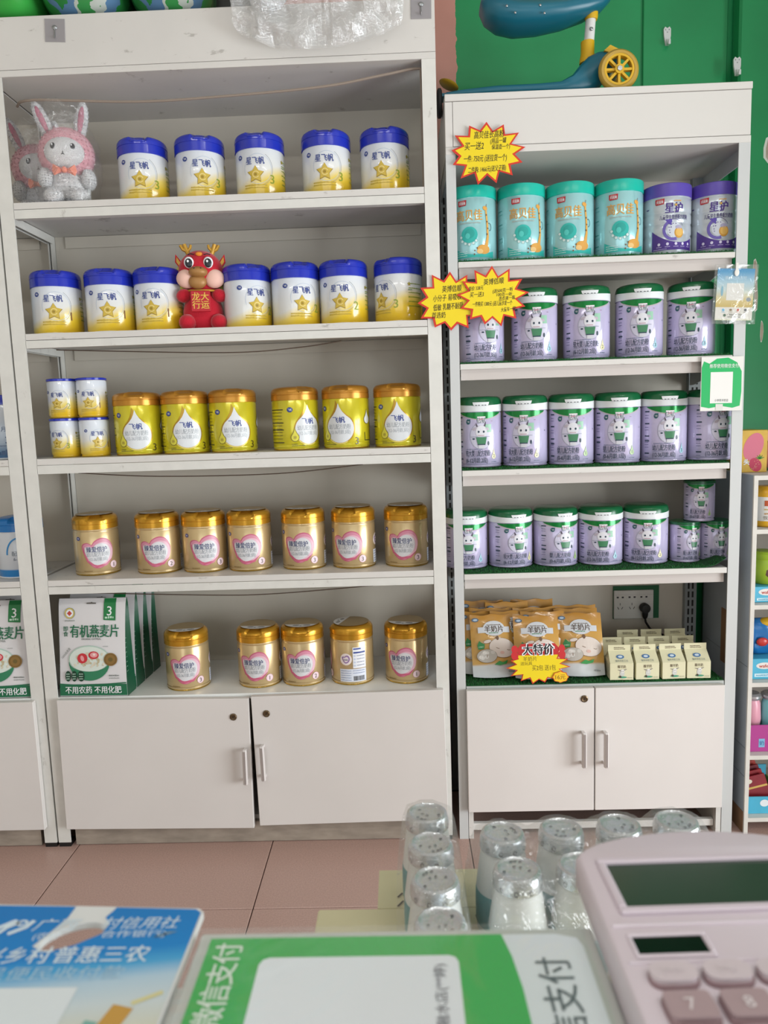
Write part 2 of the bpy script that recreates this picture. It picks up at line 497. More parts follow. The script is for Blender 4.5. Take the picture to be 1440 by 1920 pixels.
bp = nt.nodes.new('ShaderNodeBump'); bp.inputs['Strength'].default_value = 0.25; bp.inputs['Distance'].default_value = 0.01
nt.links.new(n2.outputs['Fac'], bp.inputs['Height']); nt.links.new(bp.outputs['Normal'], b.inputs['Normal'])
wb = struct(obj('wall_back', G().box(X0, X1, Y1, Y1 + 0.1, -0.06, ZC).mesh('wall_back', wm)))
GREEN = mat('green_wall_paint', '189256', rough=0.42, var=0.12, scale=4, bump=0.15)
obj('panel', G().rbox(0.595, 0.83, Y1 - 0.008, Y1, 0.0, ZC, 0.002).mesh('panel', GREEN), wb)
obj('pilaster', G().rbox(0.845, 1.5, Y1 - 0.05, Y1, 0.0, ZC, 0.006).mesh('pilaster', GREEN), wb)
rn = random.Random(4)
pk = Art()
PEEL = mat('bare_peeled_plaster', 'b9aa98', rough=0.9, var=0.2, scale=40); PEELE = mat('peeled_paint_rim', 'dfe3da', rough=0.8)
for cx, cz, rx, rz_, n in ((0.962, 1.85, 0.036, 0.055, 15), (0.905, 1.53, 0.006, 0.03, 9), (0.91, 1.46, 0.005, 0.05, 9), (0.93, 1.36, 0.004, 0.03, 9)):
    base = [(math.cos(2 * math.pi * i / n), math.sin(2 * math.pi * i / n), rn.uniform(0.75, 1.1)) for i in range(n)]
    pk.poly([(cx + rx * 1.18 * a * k, cz + rz_ * 1.12 * c * k) for a, c, k in base], PEELE, 0)
    pk.poly([(cx + rx * a * k, cz + rz_ * c * k) for a, c, k in base], PEEL, 1)
pk.build('peeled_paint', wb, place=lambda x, y, d: (x, Y1 - 0.05 - d, y))
obj('pipe', G().tube([(0.80, 0.33, 0.0), (0.80, 0.33, 1.05)], 0.014, 12).mesh('pipe', mat('grey_conduit', '6f7671', rough=0.5)), wb)

# right wall with the side entrance, front wall with the shopfront opening
struct(obj('wall_right', G().box(X1, X1 + 0.1, -0.75, Y1, -0.06, ZC).box(X1, X1 + 0.1, Y0, -3.05, -0.06, ZC).box(X1, X1 + 0.1, -3.05, -0.75, 2.2, ZC).mesh('wall_right', PLASTER)))
struct(obj('wall_front', G().box(X0, -1.9, Y0 - 0.1, Y0, -0.06, ZC).box(1.7, X1, Y0 - 0.1, Y0, -0.06, ZC).box(-1.9, 1.7, Y0 - 0.1, Y0, 2.25, ZC).box(-1.9, 1.7, Y0 - 0.1, Y0, -0.06, 0.15).mesh('wall_front', PLASTER)))
FR = mat('aluminium_door_frame', '8a8d8f', rough=0.4, metal=0.6)
d1 = struct(obj('door_1', G().box(X1, X1 + 0.05, -3.05, -2.99, 0, 2.2).box(X1, X1 + 0.05, -0.81, -0.75, 0, 2.2).box(X1, X1 + 0.05, -3.05, -0.75, 2.14, 2.2)
                .box(X1, X1 + 0.05, -1.94, -1.86, 0, 2.2).box(X1, X1 + 0.05, -1.30, -1.26, 0, 2.2).box(X1, X1 + 0.05, -3.05, -0.75, 1.0, 1.06).mesh('door_1', FR)))
w1 = struct(obj('window_1', G().box(-1.9, 1.7, Y0 - 0.06, Y0 - 0.01, 0.15, 0.21).box(-1.9, 1.7, Y0 - 0.06, Y0 - 0.01, 2.19, 2.25).box(-1.9, -1.84, Y0 - 0.06, Y0 - 0.01, 0.15, 2.25)
                .box(1.64, 1.7, Y0 - 0.06, Y0 - 0.01, 0.15, 2.25).box(-0.73, -0.67, Y0 - 0.06, Y0 - 0.01, 0.15, 2.25).box(0.47, 0.53, Y0 - 0.06, Y0 - 0.01, 0.15, 2.25).mesh('window_1', FR)))
struct(obj('added_shade_wall', G().box(1.45, 1.56, -0.40, Y1, -0.06, ZC).mesh('added_shade_wall', GREEN)))  # added unseen wall stub: blocks side daylight from the back wall's right part
TUBE = mat('fluorescent_tube', 'f6fbff', emit=2.0)
FIX = mat('lamp_housing', 'e8e8e6', rough=0.5)
for k, (lx, ly) in enumerate(((-0.9, -2.3), (0.9, -2.3), (-0.9, -3.7), (0.9, -3.7))):
    side = 'left' if lx < 0 else 'right'; dep = 'nearest the shelves' if k < 2 else 'nearest the shopfront'
    t = thing('ceiling_lamp', f'white fluorescent batten on the ceiling, {side} of the two {dep}', 'lamp', (lx, ly, ZC), group='ceiling battens')
    obj('housing', G().box(-0.62, 0.62, -0.05, 0.05, -0.05, 0).mesh('housing', FIX), t)
    obj('tube', G().tube([(-0.6, 0, -0.075), (0.6, 0, -0.075)], 0.015, 10).mesh('tube', TUBE), t)
    for ex in (-0.6, 0.6): obj('socket', G().box(ex - 0.012, ex + 0.012, -0.02, 0.02, -0.095, -0.048).mesh('socket', FIX), t)
    l = area('ceiling_lamp_light', (lx, ly, ZC - 0.1), (0, 0, 0), 1.2, 0.12, 21 if k < 2 else 3, (1.0, 0.98, 0.94))

# ================================================================ white shelving units (left)
BRASS = mat('worn_brass', '6b5a45', rough=0.35, metal=0.8); BLACKH = mat('black_plastic', '151515', rough=0.5)
HANDLE = mat('handle_white_plastic', 'd6cfcc', rough=0.35)
HGREY = mat('handle_grey_inset', '9a908c', rough=0.4)
SCUFF = mat('grime_on_skirting', '9d9184', rough=0.8, var=0.25, scale=14, stretch=(1, 1, 3))
UD = 0.30
def door(parent, x0, x1, z0, z1, hx, hz0, hz1, lock, rotdeg, pivot, m=WH_DOOR, y=-0.018):
    """cabinet door leaf with bar handle and cam lock, hanging slightly out of true"""
    o = obj('door', G().rbox(x0 - pivot[0], x1 - pivot[0], y, y + 0.016, z0 - pivot[1], z1 - pivot[1], 0.0012).mesh('door', m), parent, (pivot[0], 0, pivot[1]), (0, -R(rotdeg), 0))
    px, pz = pivot
    g = G()
    g.rbox(hx - 0.006 - px, hx + 0.006 - px, y - 0.026, y - 0.014, hz0 - pz, hz1 - pz, 0.003)
    g.box(hx - 0.004 - px, hx + 0.004 - px, y - 0.02, y, hz0 + 0.003 - pz, hz0 + 0.011 - pz)
    g.box(hx - 0.004 - px, hx + 0.004 - px, y - 0.02, y, hz1 - 0.011 - pz, hz1 - 0.003 - pz)
    g.box(hx - 0.002 - px, hx + 0.003 - px, y - 0.0268, y - 0.0262, hz0 + 0.004 - pz, hz1 - 0.004 - pz, 1)
    obj('handle', g.mesh('handle', [HANDLE, HGREY]), o)
    if lock:
        g = G().lathe([(0.0095, 0), (0.0095, 0.002), (0.007, 0.0035), (0.0055, 0.0028), (0.0, 0.0028)], 20)
        g.box(-0.0008, 0.0008, -0.003, 0.003, 0.0028, 0.0034, 1)
        g.xf(Matrix.Translation((lock[0] - px, y, lock[1] - pz)) @ Matrix.Rotation(R(90), 4, 'X'))
        obj('cam_lock', g.mesh('cam_lock', [BRASS, BLACKH]), o)
    return o
SHELVES = [(1.706, 1.668), (1.388, 1.352), (1.071, 1.032), (0.750, 0.713)]
def white_unit(name, label, xl, xr, doors):
    t = thing(name, label, 'shelving unit', ((xl + xr) / 2, 0.15, 0))
    cx, cy = (xl + xr) / 2, 0.15
    L, Rr = xl - cx, xr - cx; F, B = -0.15, 0.15
    pw = 0.034
    for sx in (0, 1):
        for sy in (0, 1):
            a, bq = (L, L + pw) if sx == 0 else (Rr - pw, Rr)
            y0, y1 = (F, F + 0.003) if sy == 0 else (B - 0.003, B)
            g = G().box(a, bq, y0, y1, 0.012, 1.998)
            fx = (L, L + 0.003) if sx == 0 else (Rr - 0.003, Rr)
            g.box(*fx, *((F + 0.003, F + pw) if sy == 0 else (B - pw, B - 0.003)), 0.012, 1.998)
            p = obj('post', g.mesh('post', WH_EDGE), t)
            obj('foot', G().box(a + 0.001, bq - 0.001, *((F, F + pw) if sy == 0 else (B - pw, B)), 0.0, 0.012).mesh('foot', BLACKH), p)
    for zt, zb in SHELVES:
        s = obj('shelf_board', G().rbox(L + 0.004, Rr - 0.004, F + 0.004, B - 0.012, zt - 0.0155, zt, 0.001).box(L + pw + 0.001, Rr - pw - 0.001, F + 0.0005, F + 0.0045, zt - 0.0155, zt).mesh('shelf_board', WH), t)
        g = G().box(L + pw + 0.001, Rr - pw - 0.001, F, F + 0.0025, zb, zt - 0.017)
        g.box(L + pw + 0.001, Rr - pw - 0.001, F + 0.0025, F + 0.02, zb, zb + 0.002)
        obj('beam', g.mesh('beam', WH_EDGE), s)
        obj('beam', G().box(L + pw + 0.001, Rr - pw - 0.001, B - 0.016, B - 0.0135, zb - 0.01, zt - 0.017).mesh('beam', BACKP), s)
        for q in (L + 0.004, Rr - 0.007):
            obj('beam', G().box(q, q + 0.003, F + pw, B - pw, zb, zt - 0.017).mesh('beam', WH_EDGE), s)
    obj('back_panel', G().box(L + 0.004, Rr - 0.004, B - 0.011, B - 0.005, 0.05, 1.998).mesh('back_panel', BACKP), t)
    h = obj('header_box', G().rbox(L, Rr, F - 0.002, B, 1.998, 2.0128, 0.0008).rbox(L, Rr, F - 0.002, F + 0.014, 2.0138, 2.133, 0.0008)
            .box(L, L + 0.016, F + 0.014, B, 2.0128, 2.133).box(Rr - 0.016, Rr, F + 0.014, B, 2.0128, 2.133).box(L + 0.016, Rr - 0.016, F + 0.014, B, 2.117, 2.133).mesh('header_box', WH), t)
    obj('deck_board', G().rbox(L + 0.004, Rr - 0.004, F + 0.001, B - 0.012, 0.413, 0.428, 0.001).mesh('deck_board', mat('white_deck_board', 'f0f1ee', rough=0.35, var=0.03, scale=5)), t)
    obj('kick_panel', G().box(L + pw + 0.012, Rr - pw - 0.012, F + 0.006, F + 0.02, 0.002, 0.06).mesh('kick_panel', SCUFF), t)
    obj('base_panel', G().box(L + 0.036, Rr - 0.036, F + 0.02, B - 0.012, 0.06, 0.072).mesh('base_panel', WH), t)
    for (x0, x1, z0, z1, hx, hz0, hz1, lock, rd, pv) in doors:
        d = door(t, x0, x1, z0, z1, hx, hz0, hz1, lock, rd, pv)
        d.location.x -= cx; d.location.y -= cy
    return t
white_unit('shelving_unit', 'tall white shelving unit with two cupboard doors holding the yellow, white and gold tins', -1.098, -0.010,
    [(-1.060, -0.5445, 0.060, 0.4275, -0.5575, 0.195, 0.294, (-0.587, 0.377), -0.75, (-1.060, 0.4275)),
     (-0.5385, -0.0265, 0.067, 0.4320, -0.5150, 0.205, 0.303, (-0.4995, 0.3845), 0.8, (-0.0265, 0.4320))])
white_unit('shelving_unit', 'white shelving unit cut off by the left picture edge', -2.196, -1.103,
    [(-2.158, -1.6505, 0.060, 0.4245, -1.663, 0.195, 0.294, (-1.69, 0.377), 0.0, (-2.158, 0.4245)),
     (-1.6455, -1.1245, 0.060, 0.4245, -1.62, 0.205, 0.303, (-1.60, 0.3845), 0.0, (-1.1245, 0.4245))])

# ================================================================ grey and white display unit (right)
RX0, RX1 = 0.0094, 0.7435
t = thing('display_unit', 'white display unit with grey slotted uprights, turf-lined shelves and two doors', 'shelving unit', ((RX0 + RX1) / 2, 0.15, 0))
ru = t
cx = (RX0 + RX1) / 2; L, Rr, F, B = RX0 - cx, RX1 - cx, -0.15, 0.15
for sx in (0, 1):
    a, bq = (L, L + 0.024) if sx == 0 else (Rr - 0.028, Rr)
    fx = (L, L + 0.003) if sx == 0 else (Rr - 0.003, Rr)
    ix = (bq - 0.003, bq)
    obj('post', G().box(a, bq, F, F + 0.003, 0.0, 1.778).box(*(ix if sx else ix), F + 0.003, F + 0.028, 0.0, 1.778).mesh('post', mat('pale_grey_post', 'c9cbca', rough=0.4)), t)
    a, bq = (L, L + 0.034) if sx == 0 else (Rr - 0.034, Rr)
    p = obj('slotted_upright', G().box(a, bq, B - 0.03, B - 0.004, 0.0, 1.778).mesh('slotted_upright', mat('slotted_steel', '8e9496', rough=0.45)), t)
    g = G()
    z = 0.46
    while z < 1.76:
        for q in (0.008, 0.02): g.box(a + q, a + q + 0.005, B - 0.0306, B - 0.0298, z, z + 0.018)
        z += 0.026
    sl = obj('slots', g.mesh('slots', DARK, smooth=False), p); sl['kind'] = 'stuff'
obj('back_panel', G().box(L + 0.034, Rr - 0.034, B - 0.012, B - 0.006, 0.44, 1.778).mesh('back_panel', BACKP), t)
RSH = [(1.525, 1.511), (1.276, 1.262), (1.007, 0.992), (0.736, 0.721)]
for zt, zb in RSH:
    s = obj('shelf_board', G().rbox(L + 0.0255, Rr - 0.0295, F + 0.001, B - 0.032, zb, zt, 0.001).mesh('shelf_board', WH), t)
    obj('beam', G().box(L + 0.028, Rr - 0.032, F + 0.014, F + 0.017, zb - 0.026, zb).box(L + 0.028, Rr - 0.032, F + 0.017, F + 0.03, zb - 0.026, zb - 0.024).mesh('beam', mat('warm_grey_beam', 'c9c2bd', rough=0.45)), s)
    for q in (L + 0.0285, Rr - 0.0335):
        obj('bracket', G().prism([(F + 0.03, zb), (B - 0.034, zb), (B - 0.034, zb - 0.05), (B - 0.06, zb - 0.05), (F + 0.03, zb - 0.012)], q, q + 0.003, 'x').mesh('bracket', mat('shelf_bracket_steel', 'aeb2b3', rough=0.45)), s)
h = obj('header_box', G().rbox(L, Rr, F - 0.003, B, 1.8995, 1.9155, 0.001).rbox(L + 0.019, Rr - 0.001, F, F + 0.014, 1.796, 1.8985, 0.0006)
        .rbox(L, L + 0.018, F, B, 1.795, 1.8985, 0.0008).box(Rr - 0.016, Rr, F + 0.015, B, 1.796, 1.8985)
        .rbox(L, Rr, F - 0.001, B, 1.778, 1.7945, 0.0008).mesh('header_box', mat('white_header_board', 'd9d6d1', rough=0.45)), t)
for q in (L + 0.003, Rr - 0.006):
    obj('side_brace', G().box(q, q + 0.003, F + 0.03, B - 0.03, 1.74, 1.778).mesh('side_brace', GREYM), t)
obj('deck_board', G().rbox(L + 0.0255, Rr - 0.0295, F + 0.001, B - 0.032, 0.4185, 0.432, 0.001).mesh('deck_board', mat('grey_deck_edge', 'b9bcb9', rough=0.45)), t)
for q in (L + 0.0255, Rr - 0.0425):
    obj('side_panel', G().box(q, q + 0.013, F + 0.001, B - 0.032, 0.0, 0.4185).mesh('side_panel', WH), t)
obj('base_panel', G().box(L + 0.039, Rr - 0.043, F + 0.01, B - 0.032, 0.075, 0.088).mesh('base_panel', mat('dark_board', '3a3431', rough=0.7)), t)
obj('bottom_rail', G().rbox(L + 0.036, Rr - 0.044, F + 0.012, F + 0.026, 0.018, 0.037, 0.001).mesh('bottom_rail', WH), t)
obj('rear_kick_panel', G().box(L + 0.039, Rr - 0.043, B - 0.045, B - 0.033, 0.0, 0.075).mesh('rear_kick_panel', DARK), t)
WH_D2 = mat('warm_white_door', 'e0dad6', rough=0.5, var=0.03, scale=4)
d = door(t, 0.0335, 0.3685, 0.086, 0.4265, 0.3375, 0.216, 0.314, (0.3425, 0.3985), 0.0, (0.0335, 0.4265), m=WH_D2); d.location.x -= cx; d.location.y -= 0.15
d = door(t, 0.3715, 0.7085, 0.086, 0.4265, 0.395, 0.215, 0.313, None, 0.0, (0.7085, 0.4265), m=WH_D2); d.location.x -= cx; d.location.y -= 0.15

# artificial grass mats
TURF = mat('turf_backing', '0f4a20', rough=0.9, var=0.3, scale=200)
BLADE = mat('grass_blade', '1f7a32', rough=0.6, var=0.4, scale=300); BLADE2 = mat('dark_grass_blade', '0f4d1f', rough=0.6)
def turf(label, x0, x1, y0, y1, z, n, seed, lift=None):
    rnd = random.Random(seed)
    t = thing('artificial_grass_mat', label, 'grass mat', ((x0 + x1) / 2, (y0 + y1) / 2, z), group='grass mats on the display shelves')
    w, d = (x1 - x0) / 2, (y1 - y0) / 2
    up = lift or (lambda x, y: 0.0)
    g = G(); nx = 24
    vs = []; fs = []
    for i in range(nx + 1):
        x = -w + 2 * w * i / nx
        vs += [(x, -d, 0.0004 + up(x, -d)), (x, d, 0.0004 + up(x, d)), (x, d, 0.0025 + up(x, d)), (x, -d, 0.0025 + up(x, -d))]
    for i in range(nx):
        for k in range(4):
            fs.append((i * 4 + k, i * 4 + (k + 1) % 4, (i + 1) * 4 + (k + 1) % 4, (i + 1) * 4 + k))
    fs += [(0, 1, 2, 3), (nx * 4 + 3, nx * 4 + 2, nx * 4 + 1, nx * 4)]
    obj('backing', g.add(vs, fs).mesh('backing', TURF), t)
    vs = []; fs = []; ms = []
    for i in range(n):
        x = rnd.uniform(-w, w)
        y = -d + 2 * d * (rnd.random() ** 1.7)
        a = rnd.uniform(0, 6.28); hh = rnd.uniform(0.003, 0.0062); ln = rnd.uniform(0.001, 0.0045); ww = 0.0007
        b0 = up(x, y) + 0.002
        k = len(vs)
        dx, dy = math.cos(a), math.sin(a)
        vs += [(x - dy * ww, y + dx * ww, b0), (x + dy * ww, y - dx * ww, b0), (x + dx * ln, y + dy * ln, b0 + hh)]
        fs.append((k, k + 1, k + 2)); ms.append(0 if rnd.random() < 0.6 else 1)
    me = bpy.data.meshes.new('grass_blades'); me.from_pydata(vs, [], fs); me.materials.append(BLADE); me.materials.append(BLADE2)
    me.polygons.foreach_set('material_index', ms); me.update()
    o = obj('grass_blades', me, t); o['kind'] = 'stuff'
    return t
turf('green artificial grass mat under the turquoise and purple tins', 0.036, 0.712, 0.003, 0.25, 1.525, 9000, 1)
turf('green artificial grass mat under the upper row of lilac goat milk tins', 0.036, 0.712, 0.003, 0.25, 1.276, 9000, 2)
turf('green artificial grass mat under the middle row of lilac goat milk tins', 0.036, 0.712, 0.003, 0.25, 1.007, 9000, 3)
turf('green artificial grass mat under the short lilac tins, its right end curling up', 0.036, 0.712, 0.003, 0.25, 0.736, 9000, 4, lift=lambda x, y: max(0, x - 0.29) ** 1.6 * 3.0 if y < -0.085 else 0.0)
turf('green artificial grass mat on the cupboard top under snack pouches and milk cartons', 0.036, 0.712, 0.003, 0.25, 0.432, 14000, 5)
turf('small strip of green artificial grass on the top white shelf', -0.42, -0.33, 0.02, 0.10, 1.706, 800, 6)

# ================================================================ tins
NAVY, GOLD, GOLDD, WHITE, BLACK = ink('27408f'), ink('c9a23c'), ink('a07c2a'), ink('eef0f2'), ink('1d1d22')
def can_body(r, h, mats, seam=0.003, ribs=(), bottom=True):
    """tin body: rolled rims, slight necking near both ends, optional beads"""
    p = [(r - 0.0035, 0), (r - 0.001, 0.0006), (r - 0.0004, 0.0022), (r - 0.0022, 0.0042), (r - 0.0022, 0.0062), (r, 0.0095)]
    for z in ribs: p += [(r, z - 0.004), (r - 0.0012, z - 0.0015), (r - 0.0012, z + 0.0015), (r, z + 0.004)]
    p += [(r, h - 0.006), (r - 0.0015, h - 0.0038), (r - 0.0015, h - 0.0026), (r + 0.0002, h - 0.0018), (r + 0.0002, h - 0.0002), (r - 0.002, h)]
    nb = len(p)
    mi = [1] * 3 + [0] * (nb - 4 - 3) + [1] * 3
    return G().lathe(p, 56, mats=mi).mesh('body', mats, sharp=50)
def flip_lid(r, h, m, notch=0.006, half=24, base=0.0, cut=True, dome=0.006, seam=0.5):
    """hinged plastic lid: skirt, parting groove, rounded shoulder, thumb recess at the front"""
    p = [(r - 0.001, 0), (r + 0.0006, 0.0008), (r + 0.0006, h * seam - 0.0012), (r - 0.0004, h * seam - 0.0006), (r - 0.0004, h * seam + 0.0004), (r + 0.0006, h * seam + 0.001),
         (r + 0.0004, h - 0.013), (r - 0.0006, h - 0.009), (r - 0.003, h - 0.005), (r - 0.0075, h - 0.0018), (r - 0.014, h - 0.0004), (r * 0.55, h + dome * 0.3), (0.0, h + dome * 0.4)]
    def warp(a, k, rr, z, q):
        d = (math.degrees(a) + 180) % 360 - 180
        if cut and k >= 6 and k <= 10:
            w = 1.0 if abs(d) < half - 5 else max(0.0, (half - abs(d)) / 5)
            if w > 0: return (q[0] * (1 - 0.035 * w * (k >= 7)), q[1] * (1 - 0.035 * w * (k >= 7)), q[2] - notch * w * (0.3 if k == 6 else 1.0))
        return q
    return G().lathe(p, 72, m=0, warp=warp).mesh('lid', m, sharp=28)
def lid_lip(r, z, half, m, hgt=0.0035, out=0.0022):
    """raised lip below the thumb recess"""
    g = G(); n = 10; vs = []; fs = []
    for i in range(n + 1):
        a = R(-half + 2 * half * i / n); e = 1.0 if 0 < i < n else 0.4
        for rr, zz in ((r, z), (r + out * e, z + 0.0004), (r + out * e, z + hgt - 0.0006), (r, z + hgt)):
            vs.append((rr * math.sin(a), -rr * math.cos(a), zz))
    for i in range(n):
        for k in range(4): fs.append((i * 4 + k, (i + 1) * 4 + k, (i + 1) * 4 + (k + 1) % 4, i * 4 + (k + 1) % 4))
    fs += [(0, 1, 2, 3), (n * 4 + 3, n * 4 + 2, n * 4 + 1, n * 4)]
    return g.add(vs, fs).mesh('lid_lip', m)
def make_can(name, cat, body_me, lid_me, lid_z, art, wrap, extra=()):
    t = thing(name, 'tin', cat)
    obj('body', body_me, t)
    l = obj('lid', lid_me, t, (0, 0, lid_z))
    if art is not None: obj('label_print', art, t)
    for nm, me, z in extra: obj(nm, me, l, (0, 0, z))
    return t
_used = set()
def place(proto, key, x, y, z, deg, label, group):
    if key in _used: return copy_tree(proto, (x, y, z), R(deg), label, group)
    _used.add(key); proto.location = (x, y, z); proto.rotation_euler = (0, 0, R(deg)); proto['label'] = label; proto["group"] = group or ""
    return proto

# ---- star tins: white fading into yellow, blue lid
RIM_Y = mat('yellow_tin_rim', 'cfae3a', rough=0.25, metal=0.6); RIM_W = mat('white_tin_rim', 'e3e6ea', rough=0.25)
STAR_BODY = ramp_mat('star_tin_print', 'Z', [(0.0, 'd9b021'), (0.022, 'e6c22f'), (0.040, 'ead06a'), (0.062, 'e2e2de'), (0.125, 'dfe5ee')], rough=0.2, x_shift=0.45, noise=0.010, nscale=18, coat=0.4)
BLUE_LID = mat('royal_blue_lid', '2434b4', rough=0.2, coat=0.3)
STAR_G = mat('star_gold', 'cdb046', rough=0.3); STAR_D = ink('9f8326'); PALEB = ink('b8c6dc'); OLIVE = ink('8fa032'); BROWN = ink('7a4c24')
def logo(a, x, y, w, m=NAVY):
    a.ell(x, y, w / 2, w * 0.42, m, 1); a.text('飞帆', x, y, w * 0.36, WHITE, 2, off=0.01, w=w * 0.66)
def star_art(num, r, k=1.0):
    a = Art()
    a.arc(0.006 * k, 0.070 * k, 0.035 * k, 0.036 * k, 0.0009, PALEB, 0, -120, 200); a.arc(0.007 * k, 0.070 * k, 0.037 * k, 0.040 * k, 0.0008, ink('8d93a0'), 0, -70, 60)
    logo(a, -0.043 * k, 0.1005 * k, 0.0135 * k)
    a.text('星飞帆', 0, 0.0895 * k, 0.0165 * k, NAVY, 2, off=0.014, w=0.046 * k)
    a.star(0, 0.0560 * k, 0.0222 * k, STAR_D, 1, inner=0.56); a.star(0, 0.0568 * k, 0.0205 * k, STAR_G, 2, inner=0.56)
    a.arc(0.0005 * k, 0.0562 * k, 0.0075 * k, 0.0075 * k, 0.0022 * k, ink('e6d184'), 3, 20, 330, 18); a.ell(0, 0.0562 * k, 0.0036 * k, 0.0036 * k, STAR_D, 3, 12)
    a.text(num, 0.042 * k, 0.047 * k, 0.026 * k, BROWN if num == '1' else OLIVE, 2)
    for i in range(2): a.lines(-0.03 * k, 0.028 * k, (0.031 - 0.006 * i) * k, 0.0038 * k, ink('c8ab3c'), 1, seed=i)
    # reverse side: nutrition panel
    for i in range(6): a.lines(0.075 * k, 0.12 * k, (0.095 - 0.011 * i) * k, 0.003 * k, OLIVE, 1, seed=20 + i)
    a.rect(0.074 * k, 0.079 * k, 0.086 * k, 0.0805 * k, ink('4b7a3c'), 1); a.star(0.077 * k, 0.094 * k, 0.006 * k, STAR_D, 1)
    return a.build('label_print', False, wrap=r)
SR, SB, SL = 0.0622, 0.123, 0.043
star_body = can_body(SR, SB, [STAR_BODY, RIM_W]); star_lid = flip_lid(SR + 0.0004, SL, BLUE_LID, notch=0.0085, half=22)
star_lip = lid_lip(SR + 0.001, 0, 17, BLUE_LID)
star = {n: make_can('formula_tin', 'tin', star_body, star_lid, SB - 0.003, star_art(n, SR), SR, [('lid_lip', star_lip, 0.026)]) for n in '123'}
Z1, Z2, Z3, Z4, Z5 = 1.7062, 1.3882, 1.0712, 0.7502, 0.4282
TOP = [(-0.764, 0.1, 8), (-0.616, 0.1, 17), (-0.461, 0.1, -2), (-0.29, 0.1, 0), (-0.14, 0.1, -8)]
for i, (x, y, d) in enumerate(TOP):
    place(star['3'], 's3', x, y, Z1, d, f'blue-lidded star tin numbered 3 on the top shelf, {ORD[i]} from the left', 'star tins on the top shelf')
ROW2 = [(-1.012, 0.085, 15, '1', 'numbered 1 on the second shelf beside the left post'), (-0.871, 0.088, 12, '1', 'numbered 1 on the second shelf, second from the left'),
        (-0.744, 0.092, -2, '1', 'numbered 1 touching the left side of the red dragon'), (-0.511, 0.097, 32, '2', 'touching the right side of the red dragon, star turned right'),
        (-0.3835, 0.093, 22, '2', 'numbered 2 on the second shelf, third from the right'), (-0.257, 0.09, -6, '2', 'numbered 2 on the second shelf, second from the right'),
        (-0.115, 0.088, -45, '3', 'numbered 3 beside the starburst sign')]
for x, y, d, n, lab in ROW2:
    place(star[n], 's' + n, x, y, Z2, d, 'blue-lidded star tin ' + lab, 'star tins on the second shelf')

# ---- small star tins with flat blue snap lids, stacked two by two
k = 0.62
SMR, SMB = 0.0382, 0.0985
SM_BODY = ramp_mat('small_star_tin_print', 'Z', [(0.0, 'd9b021'), (0.016, 'e3bd2e'), (0.035, 'ead67c'), (0.055, 'e2e2de'), (0.08, 'dfe5ee')], rough=0.2, x_shift=0.3, noise=0.008, nscale=25, coat=0.4)
sm_body = can_body(SMR, SMB, [SM_BODY, RIM_Y])
sm_lid = G().lathe([(SMR + 0.0002, 0), (SMR + 0.001, 0.0006), (SMR + 0.001, 0.0056), (SMR - 0.0006, 0.0066), (SMR - 0.003, 0.0062), (SMR - 0.004, 0.0046), (0, 0.0046)], 40).mesh('lid', BLUE_LID)
sms = {n: make_can('small_formula_tin', 'tin', sm_body, sm_lid, SMB - 0.0022, star_art(n, SMR, 0.68), SMR) for n in '123'}
SH = 0.1032
for x, y, z, d, n, lab in ((-1.016, 0.078, Z3, -13, '3', 'numbered 3, lower left of the stack of four'), (-0.9365, 0.075, Z3, 32, '1', 'numbered 1, lower right of the stack of four'),
                           (-1.0145, 0.078, Z3 + SH, -1, '2', 'numbered 2, upper left of the stack of four'), (-0.9355, 0.075, Z3 + SH, 6, '1', 'numbered 1, upper right of the stack of four')):
    place(sms[n], 'sm' + n, x, y, z, d, 'small blue-capped star tin ' + lab, 'small star tins stacked on the third shelf')

# ---- yellow tins with white drop
YEL = mat('lemon_yellow_tin', 'd3c72a', rough=0.22, metal=0.25, coat=0.4); RIM_G = mat('gold_tin_rim', 'c3a04a', rough=0.25, metal=0.8)
ORL = mat('amber_gold_lid', 'bf862f', rough=0.28, metal=0.45)
DROPW = ink('dde0e3'); DROPG = mat('gold_foil', 'b08a2c', rough=0.3, metal=0.5); DROPL = ink('ded64a')
def drop(cx, cy, r, tip, n=26, lean=0.0):
    pts = []
    for i in range(n + 1):
        a = R(138 + (402 - 138) * i / n)
        pts.append((cx + r * math.cos(a), cy + r * math.sin(a)))
    tx, ty = cx + lean, cy + tip
    p0, p1 = pts[0], pts[-1]
    # concave shoulders toward the tip
    rs = [(p1[0] + (tx - p1[0]) * t - 0.12 * r * math.sin(math.pi * t), p1[1] + (ty - p1[1]) * t - 0.05 * r * math.sin(math.pi * t)) for t in (0.25, 0.5, 0.75)]
    ls = [(tx + (p0[0] - tx) * t + 0.12 * r * math.sin(math.pi * t), ty + (p0[1] - ty) * t - 0.05 * r * math.sin(math.pi * t)) for t in (0.25, 0.5, 0.75)]
    return pts + rs + [(tx, ty)] + ls
